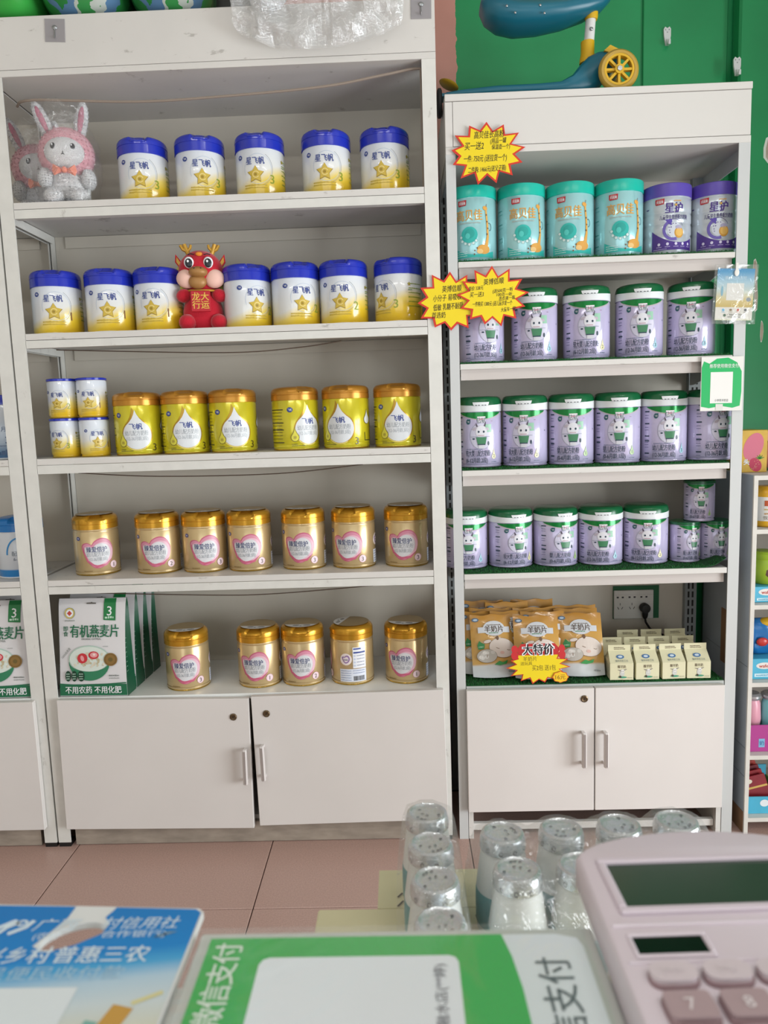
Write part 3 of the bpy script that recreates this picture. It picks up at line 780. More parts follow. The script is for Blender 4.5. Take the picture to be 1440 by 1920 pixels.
def yellow_art(r):
    a = Art()
    a.poly(drop(0.002, 0.0535, 0.0405, 0.073, lean=-0.010), DROPG, 0)
    a.poly(drop(0.002, 0.0535, 0.0372, 0.065, lean=-0.003), DROPW, 1)
    a.arc(0.002, 0.0535, 0.0392, 0.0392, 0.003, ink('e3cf6a'), 1, 205, 300)
    a.text('飞帆', 0, 0.0755, 0.0150, NAVY, 2, off=0.02)
    a.text('幼儿配方奶粉', 0.001, 0.0585, 0.0125, ink('9ea4aa'), 2, w=0.060); a.text('(12-36月龄,3段)', 0.002, 0.0445, 0.0105, ink('a8aeb4'), 2, w=0.056)
    a.poly(drop(-0.036, 0.034, 0.0112, 0.028), ink('7a6a1a'), 2); a.poly(drop(-0.036, 0.034, 0.0096, 0.0245), DROPL, 3); a.star(-0.036, 0.034, 0.0056, ink('b3a53a'), 4, k=6, inner=0.5)
    logo(a, -0.047, 0.1055, 0.0155)
    a.text('3', 0.047, 0.0215, 0.023, ink('4a3c14'), 2)
    a.lines(-0.045, -0.010, 0.0125, 0.0024, ink('6a6420'), 1, seed=2); a.lines(-0.045, -0.03, 0.0165, 0.0022, ink('6a6420'), 1, seed=3)
    # back: black framed tables
    for z in (0.105, 0.071, 0.053, 0.02): a.rect(-0.115, z, -0.066, z + 0.0022, BLACK, 1)
    for i in range(9): a.lines(-0.113, -0.07, 0.099 - 0.0085 * i, 0.0028, ink('857d22'), 1, seed=30 + i)
    a.poly(drop(0.082, 0.075, 0.012, 0.028), ink('6a5a1a'), 1); a.poly(drop(0.082, 0.075, 0.0105, 0.025), DROPW, 2)
    a.rect(0.072, 0.020, 0.074, 0.042, BLACK, 1); a.rect(0.072, 0.020, 0.10, 0.022, BLACK, 1)
    return a.build('label_print', False, wrap=r)
YR, YB, YLH = 0.0622, 0.133, 0.034
yel = make_can('formula_tin', 'tin', can_body(YR, YB, [YEL, RIM_G], ribs=(0.014,)), flip_lid(YR, YLH, ORL, notch=0.005, half=24, seam=0.42), YB - 0.003, yellow_art(YR), YR,
               [('lid_lip', lid_lip(YR + 0.001, 0, 19, ORL), 0.018)])
yl = ['left of the group of three', 'middle of the group of three', 'right of the group of three', 'left of the right-hand three, drop turned right', 'middle of the right-hand three, drop turned left', 'right of the right-hand three, nearest the post']
for i, (x, y, d) in enumerate([(-0.822, 0.09, 12), (-0.694, 0.09, 16), (-0.566, 0.09, 16), (-0.399, 0.09, 38), (-0.264, 0.09, -14), (-0.127, 0.09, 0)]):
    place(yel, 'y', x, y, Z3, d, 'yellow tin with white drop, ' + yl[i], 'yellow drop tins')

# ---- gold tins with pink heart
GOLDT = mat('champagne_gold_tin', 'd2b98a', rough=0.3, metal=0.55, coat=0.2); GOLDL = mat('bright_gold_lid', 'cf9a30', rough=0.25, metal=0.6)
PINK, PINK2, PINKL, GREYT = ink('c9637f'), ink('d78fa5'), ink('e3b6c4'), ink('9aa0a6')
HRT = [(-.34, .56), (-.2, .76), (.05, .92), (.36, .98), (.70, .85), (.94, .5), (1, .1), (.9, -.32), (.65, -.66), (.3, -.9), (0, -.98), (-.3, -.9), (-.56, -.64), (-.76, -.3), (-.93, .1), (-1, .42), (-.9, .63), (-.66, .7), (-.46, .64)]
def heart(cx, cy, w, h, n=3, skew=0.0):
    """lopsided heart: small left lobe, large right lobe, round foot"""
    out = []
    for i in range(len(HRT)):
        p0, p1, p2, p3 = [HRT[(i + k - 1) % len(HRT)] for k in range(4)]
        for k in range(n):
            u = k / n
            f = lambda a, b, c, d: 0.5 * (2 * b + (c - a) * u + (2 * a - 5 * b + 4 * c - d) * u * u + (3 * b - a - 3 * c + d) * u ** 3)
            out.append((cx + f(p0[0], p1[0], p2[0], p3[0]) * w / 2, cy + f(p0[1], p1[1], p2[1], p3[1]) * h / 2))
    return out
def gold_art(num, r):
    a = Art()
    a.poly(heart(0, 0.0610, 0.084, 0.084), PINK, 0); a.poly(heart(0.001, 0.0605, 0.081, 0.079), PINK2, 1)
    a.poly(heart(0.002, 0.0570, 0.077, 0.070), PINKL, 2); a.poly(heart(0.0, 0.0585, 0.066, 0.060), ink('d9d9dc'), 3)
    a.stroke([(-0.036, 0.078), (-0.035, 0.062), (-0.026, 0.040), (-0.004, 0.0255), (0.020, 0.0285), (0.036, 0.043)], [0.002, 0.004, 0.005, 0.0065, 0.006, 0.001], PINK, 3)
    a.text('臻爱倍护', -0.002, 0.0720, 0.0138, ink('273a6e'), 4, off=0.012, w=0.052)
    a.text('幼儿配方奶粉', 0, 0.0590, 0.0120, GREYT, 4, w=0.056); a.text('(12-36月龄,3段)', 0.001, 0.0455, 0.0100, GREYT, 4, w=0.046)
    a.ell(0.041, 0.0265, 0.010, 0.010, ink('ecd3d8'), 2); a.arc(0.041, 0.0265, 0.010, 0.010, 0.0005, PINK2, 3); a.text(num, 0.041, 0.0265, 0.0135, ink('5b4a52'), 4)
    logo(a, -0.052, 0.1015, 0.0125, ink('3b3f8c'))
    a.lines(-0.040, -0.016, 0.013, 0.0022, ink('8a6d38'), 1, seed=4)
    # reverse side: heart roundel, white direction panel and white barcode panel
    u = 0.098
    a.ell(u, 0.073, 0.0165, 0.0165, ink('efe3df'), 0); a.poly(heart(u, 0.073, 0.022, 0.023), ink('9a79ae'), 1); a.poly(heart(u, 0.073, 0.015, 0.0155), ink('e6d9dc'), 2)
    a.lines(u - 0.005, u + 0.006, 0.072, 0.003, ink('4a4d6e'), 3, seed=3)
    a.rect(u + 0.019, 0.048, u + 0.056, 0.106, ink('e9eaee'), 1); a.rect(u + 0.021, 0.100, u + 0.042, 0.1035, ink('2f4a9a'), 2); a.rect(u + 0.021, 0.0895, u + 0.054, 0.0935, ink('27408f'), 2)
    for i in range(4): a.lines(u + 0.03, u + 0.052, 0.083 - 0.009 * i, 0.0022, ink('7b83a0'), 2, seed=i); a.rect(u + 0.0215, 0.080 - 0.009 * i, u + 0.027, 0.085 - 0.009 * i, ink('c9d3e6'), 2)
    a.rect(u - 0.018, 0.010, u + 0.056, 0.046, ink('dfe3ee'), 1)
    for i in range(5): a.lines(u - 0.016, u + 0.014, 0.041 - 0.0065 * i, 0.002, ink('7f90b6'), 2, seed=40 + i); 
    for i in range(2): a.lines(u + 0.018, u + 0.052, 0.041 - 0.0065 * i, 0.002, ink('7f90b6'), 2, seed=50 + i)
    rb = random.Random(7); x = u + 0.020
    while x < u + 0.050:
        wv = rb.choice((0.0006, 0.001, 0.0014)); a.rect(x, 0.013, x + wv, 0.026, BLACK, 2); x += wv + rb.choice((0.0007, 0.0012))
    return a.build('label_print', False, wrap=r)
GR, GB, GLH = 0.0592, 0.128, 0.037
gold_body = can_body(GR, GB, [GOLDT, RIM_G], ribs=(0.0085, 0.119)); gold_lid = flip_lid(GR, GLH, GOLDL, notch=0.0055, half=26, dome=0.004, seam=0.4)
ta = Art()
ta.ell(0, 0, GR - 0.010, GR - 0.010, mat('gold_sticker', 'ab9469', rough=0.4, metal=0.3), 0, 40)
q = [((GR - 0.011) * math.cos(a), (GR - 0.011) * math.sin(a)) for a in [R(205 + 130 * i / 24) for i in range(25)]]
ta.poly(q, ink('dcdcda'), 1); ta.ell(-0.012, -0.031, 0.009, 0.005, ink('8a8a86'), 2); ta.ell(0.018, -0.031, 0.010, 0.005, ink('8a8a86'), 2); ta.rect(-0.001, -0.039, 0.004, -0.035, BLACK, 2)
top_me = ta.build('lid_sticker', False, place=lambda x, y, d: (x, y, d))
gold = {n: make_can('formula_tin', 'tin', gold_body, gold_lid, GB - 0.003, gold_art(n, GR), GR, [('lid_sticker', top_me, GLH + 0.0015), ('lid_lip', lid_lip(GR + 0.001, 0, 20, GOLDL), 0.0175)]) for n in '123'}
G4 = [(-0.968, 0.105, 23, '1', 'numbered 1, alone at the left end of the fourth shelf'), (-0.796, 0.105, 8, '2', 'numbered 2, second from the left on the fourth shelf')] + \
     [(x, 0.105, d, '3', f'numbered 3, {ORD[i]} from the left on the fourth shelf') for i, (x, d) in enumerate([(-0.668, 15), (-0.543, 1), (-0.394, -6), (-0.257, -14), (-0.113, -10)], 2)]
for x, y, d, n, lab in G4: place(gold[n], 'g' + n, x, y, Z4, d, 'gold tin with pink heart ' + lab, 'gold heart tins on the fourth shelf')
G5 = [(-0.731, 0.085, 8, '3', 'gold tin with pink heart numbered 3 on the cupboard top, nearest the oatmeal bags'), (-0.532, 0.095, -4, '1', 'gold tin with pink heart numbered 1 on the cupboard top, second from the left'),
      (-0.410, 0.1, 0, '2', 'gold tin with pink heart numbered 2 on the cupboard top, third from the left'), (-0.273, 0.1, 4 - 112, '3', 'gold tin on the cupboard top turned to show its white barcode panel'),
      (-0.122, 0.1, -14, '1', 'gold tin with pink heart numbered 1 at the right end of the cupboard top')]
for x, y, d, n, lab in G5: place(gold[n], 'g' + n, x, y, Z5, d, lab, 'gold heart tins on the cupboard top')

# ---- turquoise and purple tins on the display unit
TEALB = mat('pale_turquoise_tin', '9fd3d6', rough=0.18, metal=0.2, coat=0.5); TEALL = mat('turquoise_lid', '1fb9a5', rough=0.25); TEALR = mat('turquoise_rim', '2fc3b4', rough=0.25, metal=0.3)
ORANGE, TEAL, TEALD, RED = ink('d9a04a'), ink('2fb5ab'), ink('1f8f88'), ink('b3202c')
def brand_tag(a, x, z, w):
    a.poly([(x - w / 2, z + w * 0.32), (x - w / 2, z - w * 0.2), (x - w * 0.40, z - w * 0.3), (x + w * 0.44, z - w * 0.24), (x + w / 2, z + w * 0.36)], RED, 2)
    a.text('贝因美', x, z, w * 0.30, WHITE, 3, off=0.02, w=w * 0.74); a.lines(x - w * 0.3, x + w * 0.3, z + w * 0.23, w * 0.06, ink('e7b7b0'), 3, seed=1)
def teal_art(r):
    a = Art()
    brand_tag(a, -0.017, 0.141, 0.022)
    a.text('高贝佳', 0, 0.112, 0.0245, ORANGE, 2, off=0.018, w=0.066); a.lines(-0.027, 0.03, 0.0935, 0.004, ink('a5b5b0'), 1, seed=5)
    a.ell(0, 0.065, 0.0205, 0.0195, TEAL, 1); a.ell(0.001, 0.068, 0.012, 0.012, ink('28a59c'), 2); a.ell(-0.004, 0.062, 0.006, 0.007, ink('4fc7bd'), 3)
    for x, z in ((-0.021, 0.060), (-0.018, 0.050), (-0.010, 0.044), (0.0, 0.0415), (0.010, 0.044), (0.017, 0.050)): a.ell(x, z, 0.0036, 0.0036, ink('d7ebe9'), 2, 14); a.arc(x, z, 0.0036, 0.0036, 0.0005, TEALD, 3, n=12)
    # hill, leaf and the tall orange growth-chart giraffe reduced to neck and body patches
    a.poly([(-0.040, 0.010), (0.066, 0.010), (0.066, 0.026), (0.040, 0.0185), (0.012, 0.0165), (-0.012, 0.020), (-0.040, 0.034)], TEAL, 1)
    a.stroke([(0.043, 0.036), (0.048, 0.060), (0.047, 0.090), (0.043, 0.124)], [0.010, 0.006, 0.005, 0.0045], ORANGE, 2)
    a.ell(0.041, 0.128, 0.0065, 0.005, ORANGE, 2, rot=-0.4); a.stroke([(0.0435, 0.131), (0.045, 0.138)], 0.0012, BROWN, 3)
    a.ell(0.036, 0.029, 0.017, 0.0115, ORANGE, 2); a.ell(0.026, 0.024, 0.008, 0.006, ink('e6bf7d'), 3)
    a.arc(0.053, 0.084, 0.006, 0.009, 0.0012, ink('33505a'), 3, -90, 120)
    for x, z in ((0.046, 0.066), (0.048, 0.080), (0.046, 0.096), (0.044, 0.112), (0.019, 0.032), (0.013, 0.026), (0.012, 0.017)): a.ell(x, z, 0.0016, 0.0022, BROWN, 4, 8)
    for i in range(3): a.lines(-0.035, -0.006, 0.0145 + 0.005 * i, 0.002, ink('cfeeea'), 2, seed=60 + i)
    for i, z in enumerate((0.125, 0.092, 0.058, 0.03)): a.rect(-0.078, z, -0.058, z + 0.0016, TEALD, 1); a.lines(-0.078, -0.056, z - 0.008, 0.002, ink('5fb0b0'), 1, seed=i)
    return a.build('label_print', False, wrap=r)
def plain_lid(r, h, m, over=0.0008, edge=0.003):
    return G().lathe([(r - 0.001, 0), (r + over, 0.0008), (r + over, h - edge), (r + over - 0.001, h - edge * 0.35), (r + over - edge, h), (r - 0.008, h - 0.0002), (r - 0.010, h - 0.0022), (0, h - 0.0022)], 56).mesh('lid', m, sharp=40)
TR, TB = 0.0605, 0.158
teal = make_can('formula_tin', 'tin', can_body(TR, TB, [TEALB, TEALR]), plain_lid(TR, 0.029, TEALL), TB - 0.002, teal_art(TR), TR)
ZR1 = 1.5252 + 0.005
for i, (x, y, d) in enumerate([(0.081, 0.088, -14), (0.205, 0.088, -5), (0.329, 0.088, -16), (0.452, 0.085, -11)]):
    place(teal, 't', x, y, ZR1, d, f'turquoise-lidded pale blue tin on the top display shelf, {ORD[i]} from the left', 'turquoise tins')
PURB = mat('silver_grey_tin', 'c3cbd3', rough=0.25, metal=0.3, coat=0.3); PURL = mat('violet_lid', '5a48a8', rough=0.35); PUR = ink('4a2f86'); PURD = ink('37246b')
def purple_art(r):
    a = Art()
    brand_tag(a, -0.033, 0.126, 0.022)
    a.text('星护', 0.001, 0.1105, 0.0225, PUR, 2, off=0.025, w=0.043); a.lines(0.0, 0.018, 0.127, 0.003, ORANGE, 2, seed=2)
    a.ell(0.005, 0.117, 0.003, 0.003, ink('caa04c'), 3, 10)
    a.text('儿童学生营养配方奶粉', 0.002, 0.0885, 0.0105, PURD, 2, off=0.008, w=0.070)
    a.arc(0, 0.058, 0.0225, 0.0225, 0.007, ink('6d5fb0'), 1, 100, 290); a.poly([(-0.021, 0.083), (-0.004, 0.083), (-0.006, 0.068)], ink('5a48a8'), 2)
    a.ell(0.002, 0.058, 0.0175, 0.018, ink('cfd5e0'), 1); a.arc(0.002, 0.060, 0.022, 0.023, 0.0008, PUR, 2, 20, 110)
    a.ell(0.0135, 0.051, 0.0115, 0.013, ink('d29a3e'), 2); a.ell(0.0135, 0.052, 0.009, 0.010, ink('e2b660'), 3); a.ell(0.0125, 0.064, 0.008, 0.005, ink('a9a7c4'), 3)
    rb = random.Random(3)
    for i in range(9):
        an = rb.uniform(1.2, 3.6); a.ell(0.001 + 0.014 * math.cos(an) * rb.uniform(0.5, 1), 0.058 + 0.015 * math.sin(an), 0.0012, 0.0012, PUR, 3, 8)
    a.poly([(-0.052, 0.010)] + [(-0.052 + 0.108 * i / 12, 0.028 + 0.030 * ((i / 12 - 0.62) ** 2) / 0.38 * 1.0) for i in range(13)] + [(0.056, 0.010)], PUR, 1)
    for i, x in enumerate((-0.034, -0.014, 0.006, 0.024, 0.042)): a.ell(x, 0.0245, 0.0034, 0.0036, ink('d9d3ea'), 2, 12); a.lines(x - 0.006, x + 0.006, 0.018, 0.0022, ink('b9aed6'), 2, seed=i)
    a.lines(-0.048, -0.016, 0.0125, 0.002, ink('b9aed6'), 2, seed=9)
    a.rect(-0.070, 0.112, -0.062, 0.1145, PURD, 1)
    return a.build('label_print', False, wrap=r)
PR_, PB = 0.0592, 0.140
purp = make_can('formula_tin', 'tin', can_body(PR_, PB, [PURB, PURB], ribs=(0.048, 0.075, 0.101)), plain_lid(PR_, 0.034, PURL, over=0.0008, edge=0.007), PB - 0.002, purple_art(PR_), PR_)
place(purp, 'p', 0.5735, 0.085, ZR1, -2, 'violet-lidded silver tin on the top display shelf, left of the two', 'violet tins')
place(purp, 'p', 0.694, 0.088, ZR1, -11, 'violet-lidded silver tin on the top display shelf, right of the two beside the post', 'violet tins')

# ---- lilac goat milk tins, green and white lids
LIL = mat('lilac_tin', 'c5bedd', rough=0.18, metal=0.1, coat=0.5); LILR = mat('lilac_rim', 'b9b4cf', rough=0.3, metal=0.4)
GRN = mat('green_foil_band', '12803a', rough=0.2, metal=0.3); GLID = mat('bottle_green_lid', '17623a', rough=0.22); WLID = mat('white_lid_skirt', 'e2e6e8', rough=0.3)
DTEAL, LGREY, GREENS, INKT = ink('1d5860'), ink('aeb0c4'), ink('3f7f58'), ink('243a4c')
STAGE = {1: ('婴儿配方奶粉', '(0-6月龄,1段)', 'a8c48a'), 2: ('较大婴儿配方奶粉', '(6-12月龄,2段)', 'e6dfae'), 3: ('幼儿配方奶粉', '(12-36月龄,3段)', '9fc9d8')}
def goat_art(stage, r, hb, s, vs):
    """s scales widths, vs scales heights to the tin"""
    a = Art()
    n = 24
    a.poly([(-0.062 * s, hb - 0.003)] + [(-0.062 * s + 0.124 * s * i / n, hb - 0.003 - 0.0150 * vs * math.sin(math.pi * i / n) ** 0.8) for i in range(1, n)] + [(0.062 * s, hb - 0.003)], GRN, 0)
    a.stroke([(-0.058 * s + 0.116 * s * i / n, hb - 0.0045 - 0.0150 * vs * math.sin(math.pi * (0.03 + 0.94 * i / n)) ** 0.8) for i in range(n + 1)], 0.0007, ink('c8bb6c'), 1)
    a.rect(-0.010 * s, hb - 0.026 * vs, 0.011 * s, hb - 0.012 * vs, ink('e6dfe4'), 2); a.lines(-0.005 * s, 0.006 * s, hb - 0.018 * vs, 0.003 * vs, ink('c98a9a'), 3, seed=2)
    z = lambda f: f * vs
    a.text('佶赋', 0, z(0.1065), 0.0105 * vs, DTEAL, 2, off=0.010, w=0.023 * s)
    # round goat badge
    S_, c0 = 1.22, z(0.071)
    X = lambda x: x * s * S_
    Zz = lambda f: c0 + (f - 0.071) * vs * S_
    rr = 0.0245 * s * S_
    a.ell(0, c0, rr, 0.0245 * vs * S_, LGREY, 1); a.ell(0, c0, rr * 0.955, 0.0235 * vs * S_, ink('cfcde0'), 2)
    a.rect(X(0.008), Zz(0.078), X(0.0215), Zz(0.0925), ink('8fbfa4'), 3)
    a.ell(0, Zz(0.079), X(0.0118), 0.0115 * vs * S_, ink('dcdce2'), 4); a.ell(X(-0.0135), Zz(0.0845), X(0.0052), 0.003 * vs, ink('b7adb9'), 4, rot=0.5); a.ell(X(0.0125), Zz(0.084), X(0.0042), 0.003 * vs, ink('b7adb9'), 4, rot=-0.5)
    a.stroke([(X(-0.0085), Zz(0.0885)), (X(-0.0110), Zz(0.0955))], [0.0042, 0.001], ink('4a3f4e'), 5); a.stroke([(X(0.0068), Zz(0.089)), (X(0.0095), Zz(0.0965))], [0.0042, 0.001], ink('4a3f4e'), 5)
    for x in (-0.0055, 0.005): a.ell(X(x), Zz(0.079), X(0.0019), 0.0022 * vs * S_, INKT, 5, 10)
    a.rect(X(-0.0225), Zz(0.0695), X(0.018), Zz(0.0702), ink('8a8fa0'), 5); a.stroke([(X(-0.007), Zz(0.0722)), (X(0.006), Zz(0.0722))], 0.0014, ink('b98894'), 6)
    a.poly([(X(-0.011), Zz(0.069)), (X(0.011), Zz(0.069)), (X(0.0085), Zz(0.0565)), (X(-0.008), Zz(0.0565))], GREENS, 5); a.rect(X(-0.008), Zz(0.0545), X(0.008), Zz(0.0565), INKT, 6)
    a.rect(X(-0.006), Zz(0.0485), X(0.006), Zz(0.0545), ink('cfcfd6'), 5); a.ell(X(-0.016), Zz(0.066), X(0.0026), 0.0018 * vs, INKT, 5, 8); a.ell(X(0.0150), Zz(0.0575), X(0.0018), 0.005 * vs, INKT, 5, 8)
    nm, ag, cc = STAGE[stage]
    a.lines(-0.040 * s, 0.003 * s, z(0.0415), z(0.0018), ink('6a7390'), 2, seed=stage)
    a.text(nm, -0.042 * s, z(0.0325), z(0.0125), INKT, 2, off=0.006, w=0.0096 * s * len(nm) * (0.85 if stage == 2 else 1), align='l')
    a.lines(-0.040 * s, 0.012 * s, z(0.0245), z(0.0012), ink('6a7390'), 2, seed=stage + 5)
    a.text(ag, -0.042 * s, z(0.0165), z(0.0115), INKT, 2, off=0.006, w=0.058 * s, align='l')
    a.poly(drop(0.034 * s, z(0.024), 0.0062 * s, z(0.020), n=16), ink(cc), 2); a.text(str(stage), 0.034 * s, z(0.026), z(0.009), INKT, 3)
    a.lines(0.027 * s, 0.042 * s, z(0.0125), z(0.0025), ink('6a7390'), 2, seed=8)
    a.ell(-0.034 * s, z(0.1035), 0.0058 * s, z(0.0058), DTEAL, 2, 16); a.poly([(-0.0315 * s, z(0.109)), (-0.028 * s, z(0.1095)), (-0.0285 * s, z(0.103))], DTEAL, 2); a.text('飞鹤', -0.034 * s, z(0.1035), z(0.0038), WHITE, 3, w=0.0075 * s)
    a.rect(0.026 * s, z(0.1035), 0.031 * s, z(0.1045), ink('8a5a7a'), 2)
    a.rect(-0.055 * s, 0.0095, 0.055 * s, 0.0102, ink('8f8ab0'), 1)
    for i, f in enumerate((0.112, 0.085, 0.057, 0.046, 0.018)):
        a.rect(-0.066 * s, z(f), -0.052 * s, z(f + 0.0028), INKT, 1)
        for k in range(2): a.lines(-0.066 * s, -0.054 * s, z(f - 0.007 - 0.006 * k), z(0.0016), ink('6f6f96'), 1, seed=70 + i + k)
    a.rect(0.062 * s, z(0.078), 0.064 * s, z(0.081), INKT, 1)
    return a.build('label_print', False, wrap=r)
def goat_lid(r, h):
    """white skirt whose upper edge dips at the front under a domed green top"""
    p = [(r - 0.001, 0), (r + 0.0008, 0.001), (r + 0.0008, h * 0.34), (r + 0.0006, h * 0.44), (r - 0.0004, h * 0.72), (r - 0.003, h * 0.88), (r - 0.009, h * 0.97), (r * 0.5, h), (0, h)]
    def warp(a, k, rr, z, q):
        f = (1 + math.cos(a)) / 2          # 1 at the front
        if k == 2: return (q[0], q[1], h * (0.56 - 0.22 * f ** 1.5))
        if k == 3: return (q[0], q[1], h * (0.60 - 0.20 * f ** 1.5))
        return q
    return G().lathe(p, 56, mats=[1, 1, 1, 0, 0, 0, 0, 0], warp=warp).mesh('lid', [GLID, WLID], sharp=40)
def goat_window(r, h):
    """white thumb latch on the lid front"""
    a = Art(); w = 0.021
    a.poly([(-w, h * 0.62), (w, h * 0.62), (w * 0.92, h * 0.46), (w * 0.78, h * 0.40), (-w * 0.78, h * 0.40), (-w * 0.92, h * 0.46)], WLID, 6)
    for i, x in enumerate((-0.012, -0.005, 0.004, 0.011)): a.rect(x - 0.0022, h * 0.405, x + 0.0022, h * 0.445, BLACK, 7)
    return a.build('lid_latch', False, wrap=r)
def goat_can(stage, r, hb, hl, s, vs, nm):
    return make_can('goat_milk_tin', 'tin', can_body(r, hb, [LIL, LILR]), goat_lid(r, hl), hb - 0.002, goat_art(stage, r, hb, s, vs), r, [('lid_latch', goat_window(r, hl), 0.0)])
FRr, FB, FL = 0.0594, 0.146, 0.040
goat = {s: goat_can(s, FRr, FB, FL, 1.0, 1.15, 'tall') for s in (1, 2, 3)}
SBh, SLh = 0.122, 0.036
goats = {s: goat_can(s, FRr, SBh, SLh, 1.0, 0.96, 'short') for s in (1, 2, 3)}
lsm = G().lathe([(0.0395, 0), (0.0402, 0.0006), (0.0402, 0.0066), (0.0385, 0.0078), (0, 0.0074)], 40).mesh('lid', GLID)
gsm = make_can('small_goat_milk_tin', 'tin', can_body(0.0392, 0.102, [LIL, LILR]), lsm, 0.0998, goat_art(1, 0.0392, 0.102, 0.66, 0.80), 0.0392)
ST = {1: 'stage 1', 2: 'stage 2', 3: 'stage 3'}
ZR2 = 1.2765 + 0.004
for i, (x, d, s) in enumerate([(0.098, 17, 3), (0.236, -4, 3), (0.371, -5, 2), (0.507, -9, 3), (0.641, -21, 3)]):
    place(goat[s], 'f%d' % s, x, 0.085, ZR2, d, f'tall lilac goat milk tin, {ST[s]}, upper row on turf, {ORD[i]} from the left', 'goat milk tins in the upper row')
ZR3 = 1.0075 + 0.004
for i, (x, d, s) in enumerate([(0.089, 0, 2), (0.211, -12, 2), (0.333, -7, 1), (0.455, -10, 1), (0.5765, -3, 3), (0.698, 11, 3)]):
    place(goat[s], 'f%d' % s, x, 0.095, ZR3, d, f'tall lilac goat milk tin, {ST[s]}, middle row on turf, {ORD[i]} from the left', 'goat milk tins in the middle row')
ZR4 = 0.7365 + 0.004
for i, (x, d, s) in enumerate([(0.049, 3, 3), (0.171, 15, 2), (0.293, 15, 1), (0.414, -7, 3), (0.5355, -11, 2)]):
    place(goats[s], 'h%d' % s, x, 0.105, ZR4, d, f'short lilac goat milk tin, {ST[s]}, lower row on turf, {ORD[i]} from the left', 'goat milk tins in the lower row')
for x, y, z, d, lab in ((0.638, 0.092, ZR4, 16, 'lower left of the small stack'), (0.7185, 0.10, ZR4, 7, 'lower right of the small stack, half hidden by the post'), (0.677, 0.098, ZR4 + 0.1082, -14, 'on top of the small stack')):
    place(gsm, 'gs', x, y, z, d, 'small lilac goat milk tin ' + lab, 'small goat milk tins')

# ---- tins of the cut-off unit at the left edge
BLT = ramp_mat('blue_white_tin_print', 'Z', [(0.0, '2f5f92'), (0.02, '6f93b5'), (0.045, 'b7c9da'), (0.12, 'cfd5dc')], rough=0.22, coat=0.4)
a = Art(); a.text('奶粉', 0.012, 0.096, 0.014, ink('33507c'), 2); a.text('月龄,3段', 0.008, 0.080, 0.012, ink('33507c'), 2); a.text('3', -0.004, 0.052, 0.022, ink('1f4a7c'), 2, off=0.02)
a.lines(-0.03, 0.03, 0.036, 0.002, ink('33507c'), 1, seed=3)
for i in range(6): a.rect(-0.03 + 0.010 * i, 0.012, -0.022 + 0.010 * i, 0.020 + 0.003 * (i % 3), ink('2a4f7c'), 1)
c1 = make_can('formula_tin', 'tin', can_body(0.0605, 0.145, [BLT, RIM_W]), plain_lid(0.0605, 0.026, BLUE_LID), 0.143, a.build('label_print', False, wrap=0.0605), 0.0605)
place(c1, 'c1', -1.185, 0.10, Z3, 30, 'blue-capped pale blue tin marked 3 cut off by the left picture edge', None)
a = Art(); a.arc(0, 0.065, 0.034, 0.045, 0.004, ink('2f8fd0'), 1, 0, 180); a.text('圣诺', 0.012, 0.083, 0.012, ink('8a7c46'), 2, off=0.02); a.text('配方奶粉', 0.006, 0.068, 0.012, ink('8f98a2'), 2); a.text('6-12月龄', 0.004, 0.053, 0.010, ink('5f6a7c'), 2)
a.ell(0.034, 0.036, 0.0085, 0.0085, ink('33455c'), 2); a.ell(0.034, 0.036, 0.0074, 0.0074, ink('e6eaee'), 3); a.text('2', 0.034, 0.036, 0.010, ink('33455c'), 4)
BLT2 = ramp_mat('blue_foot_tin_print', 'Z', [(0.0, '1f7fc6'), (0.022, '2a8ad0'), (0.026, 'd6dbe2'), (0.12, 'd9dfe6')], rough=0.22, coat=0.4)
SKY = mat('sky_blue_lid', '1f78c2', rough=0.25)
c2 = make_can('formula_tin', 'tin', can_body(0.0605, 0.128, [BLT2, RIM_W]), flip_lid(0.0605, 0.037, SKY), 0.126, a.build('label_print', False, wrap=0.0605), 0.0605)
place(c2, 'c2', -1.178, 0.10, Z4, 25, 'sky-blue-lidded white tin cut off by the left picture edge', None)
for o in (c1, c2):
    if 'group' in o: del o['group']
a = Art(); a.text('325', 0.006, 0.05, 0.014, ink('444444'), 2)
c3 = make_can('formula_tin', 'tin', can_body(0.060, 0.14, [mat('pale_cyan_tin', 'cfdbe0', rough=0.25), RIM_W]), plain_lid(0.060, 0.026, WLID), 0.138, a.build('label_print', False, wrap=0.060), 0.060)
place(c3, 'c3', -1.215, 0.10, Z2, 20, 'pale tin on the second shelf of the cut-off unit at the left edge', None)
if 'group' in c3: del c3['group']

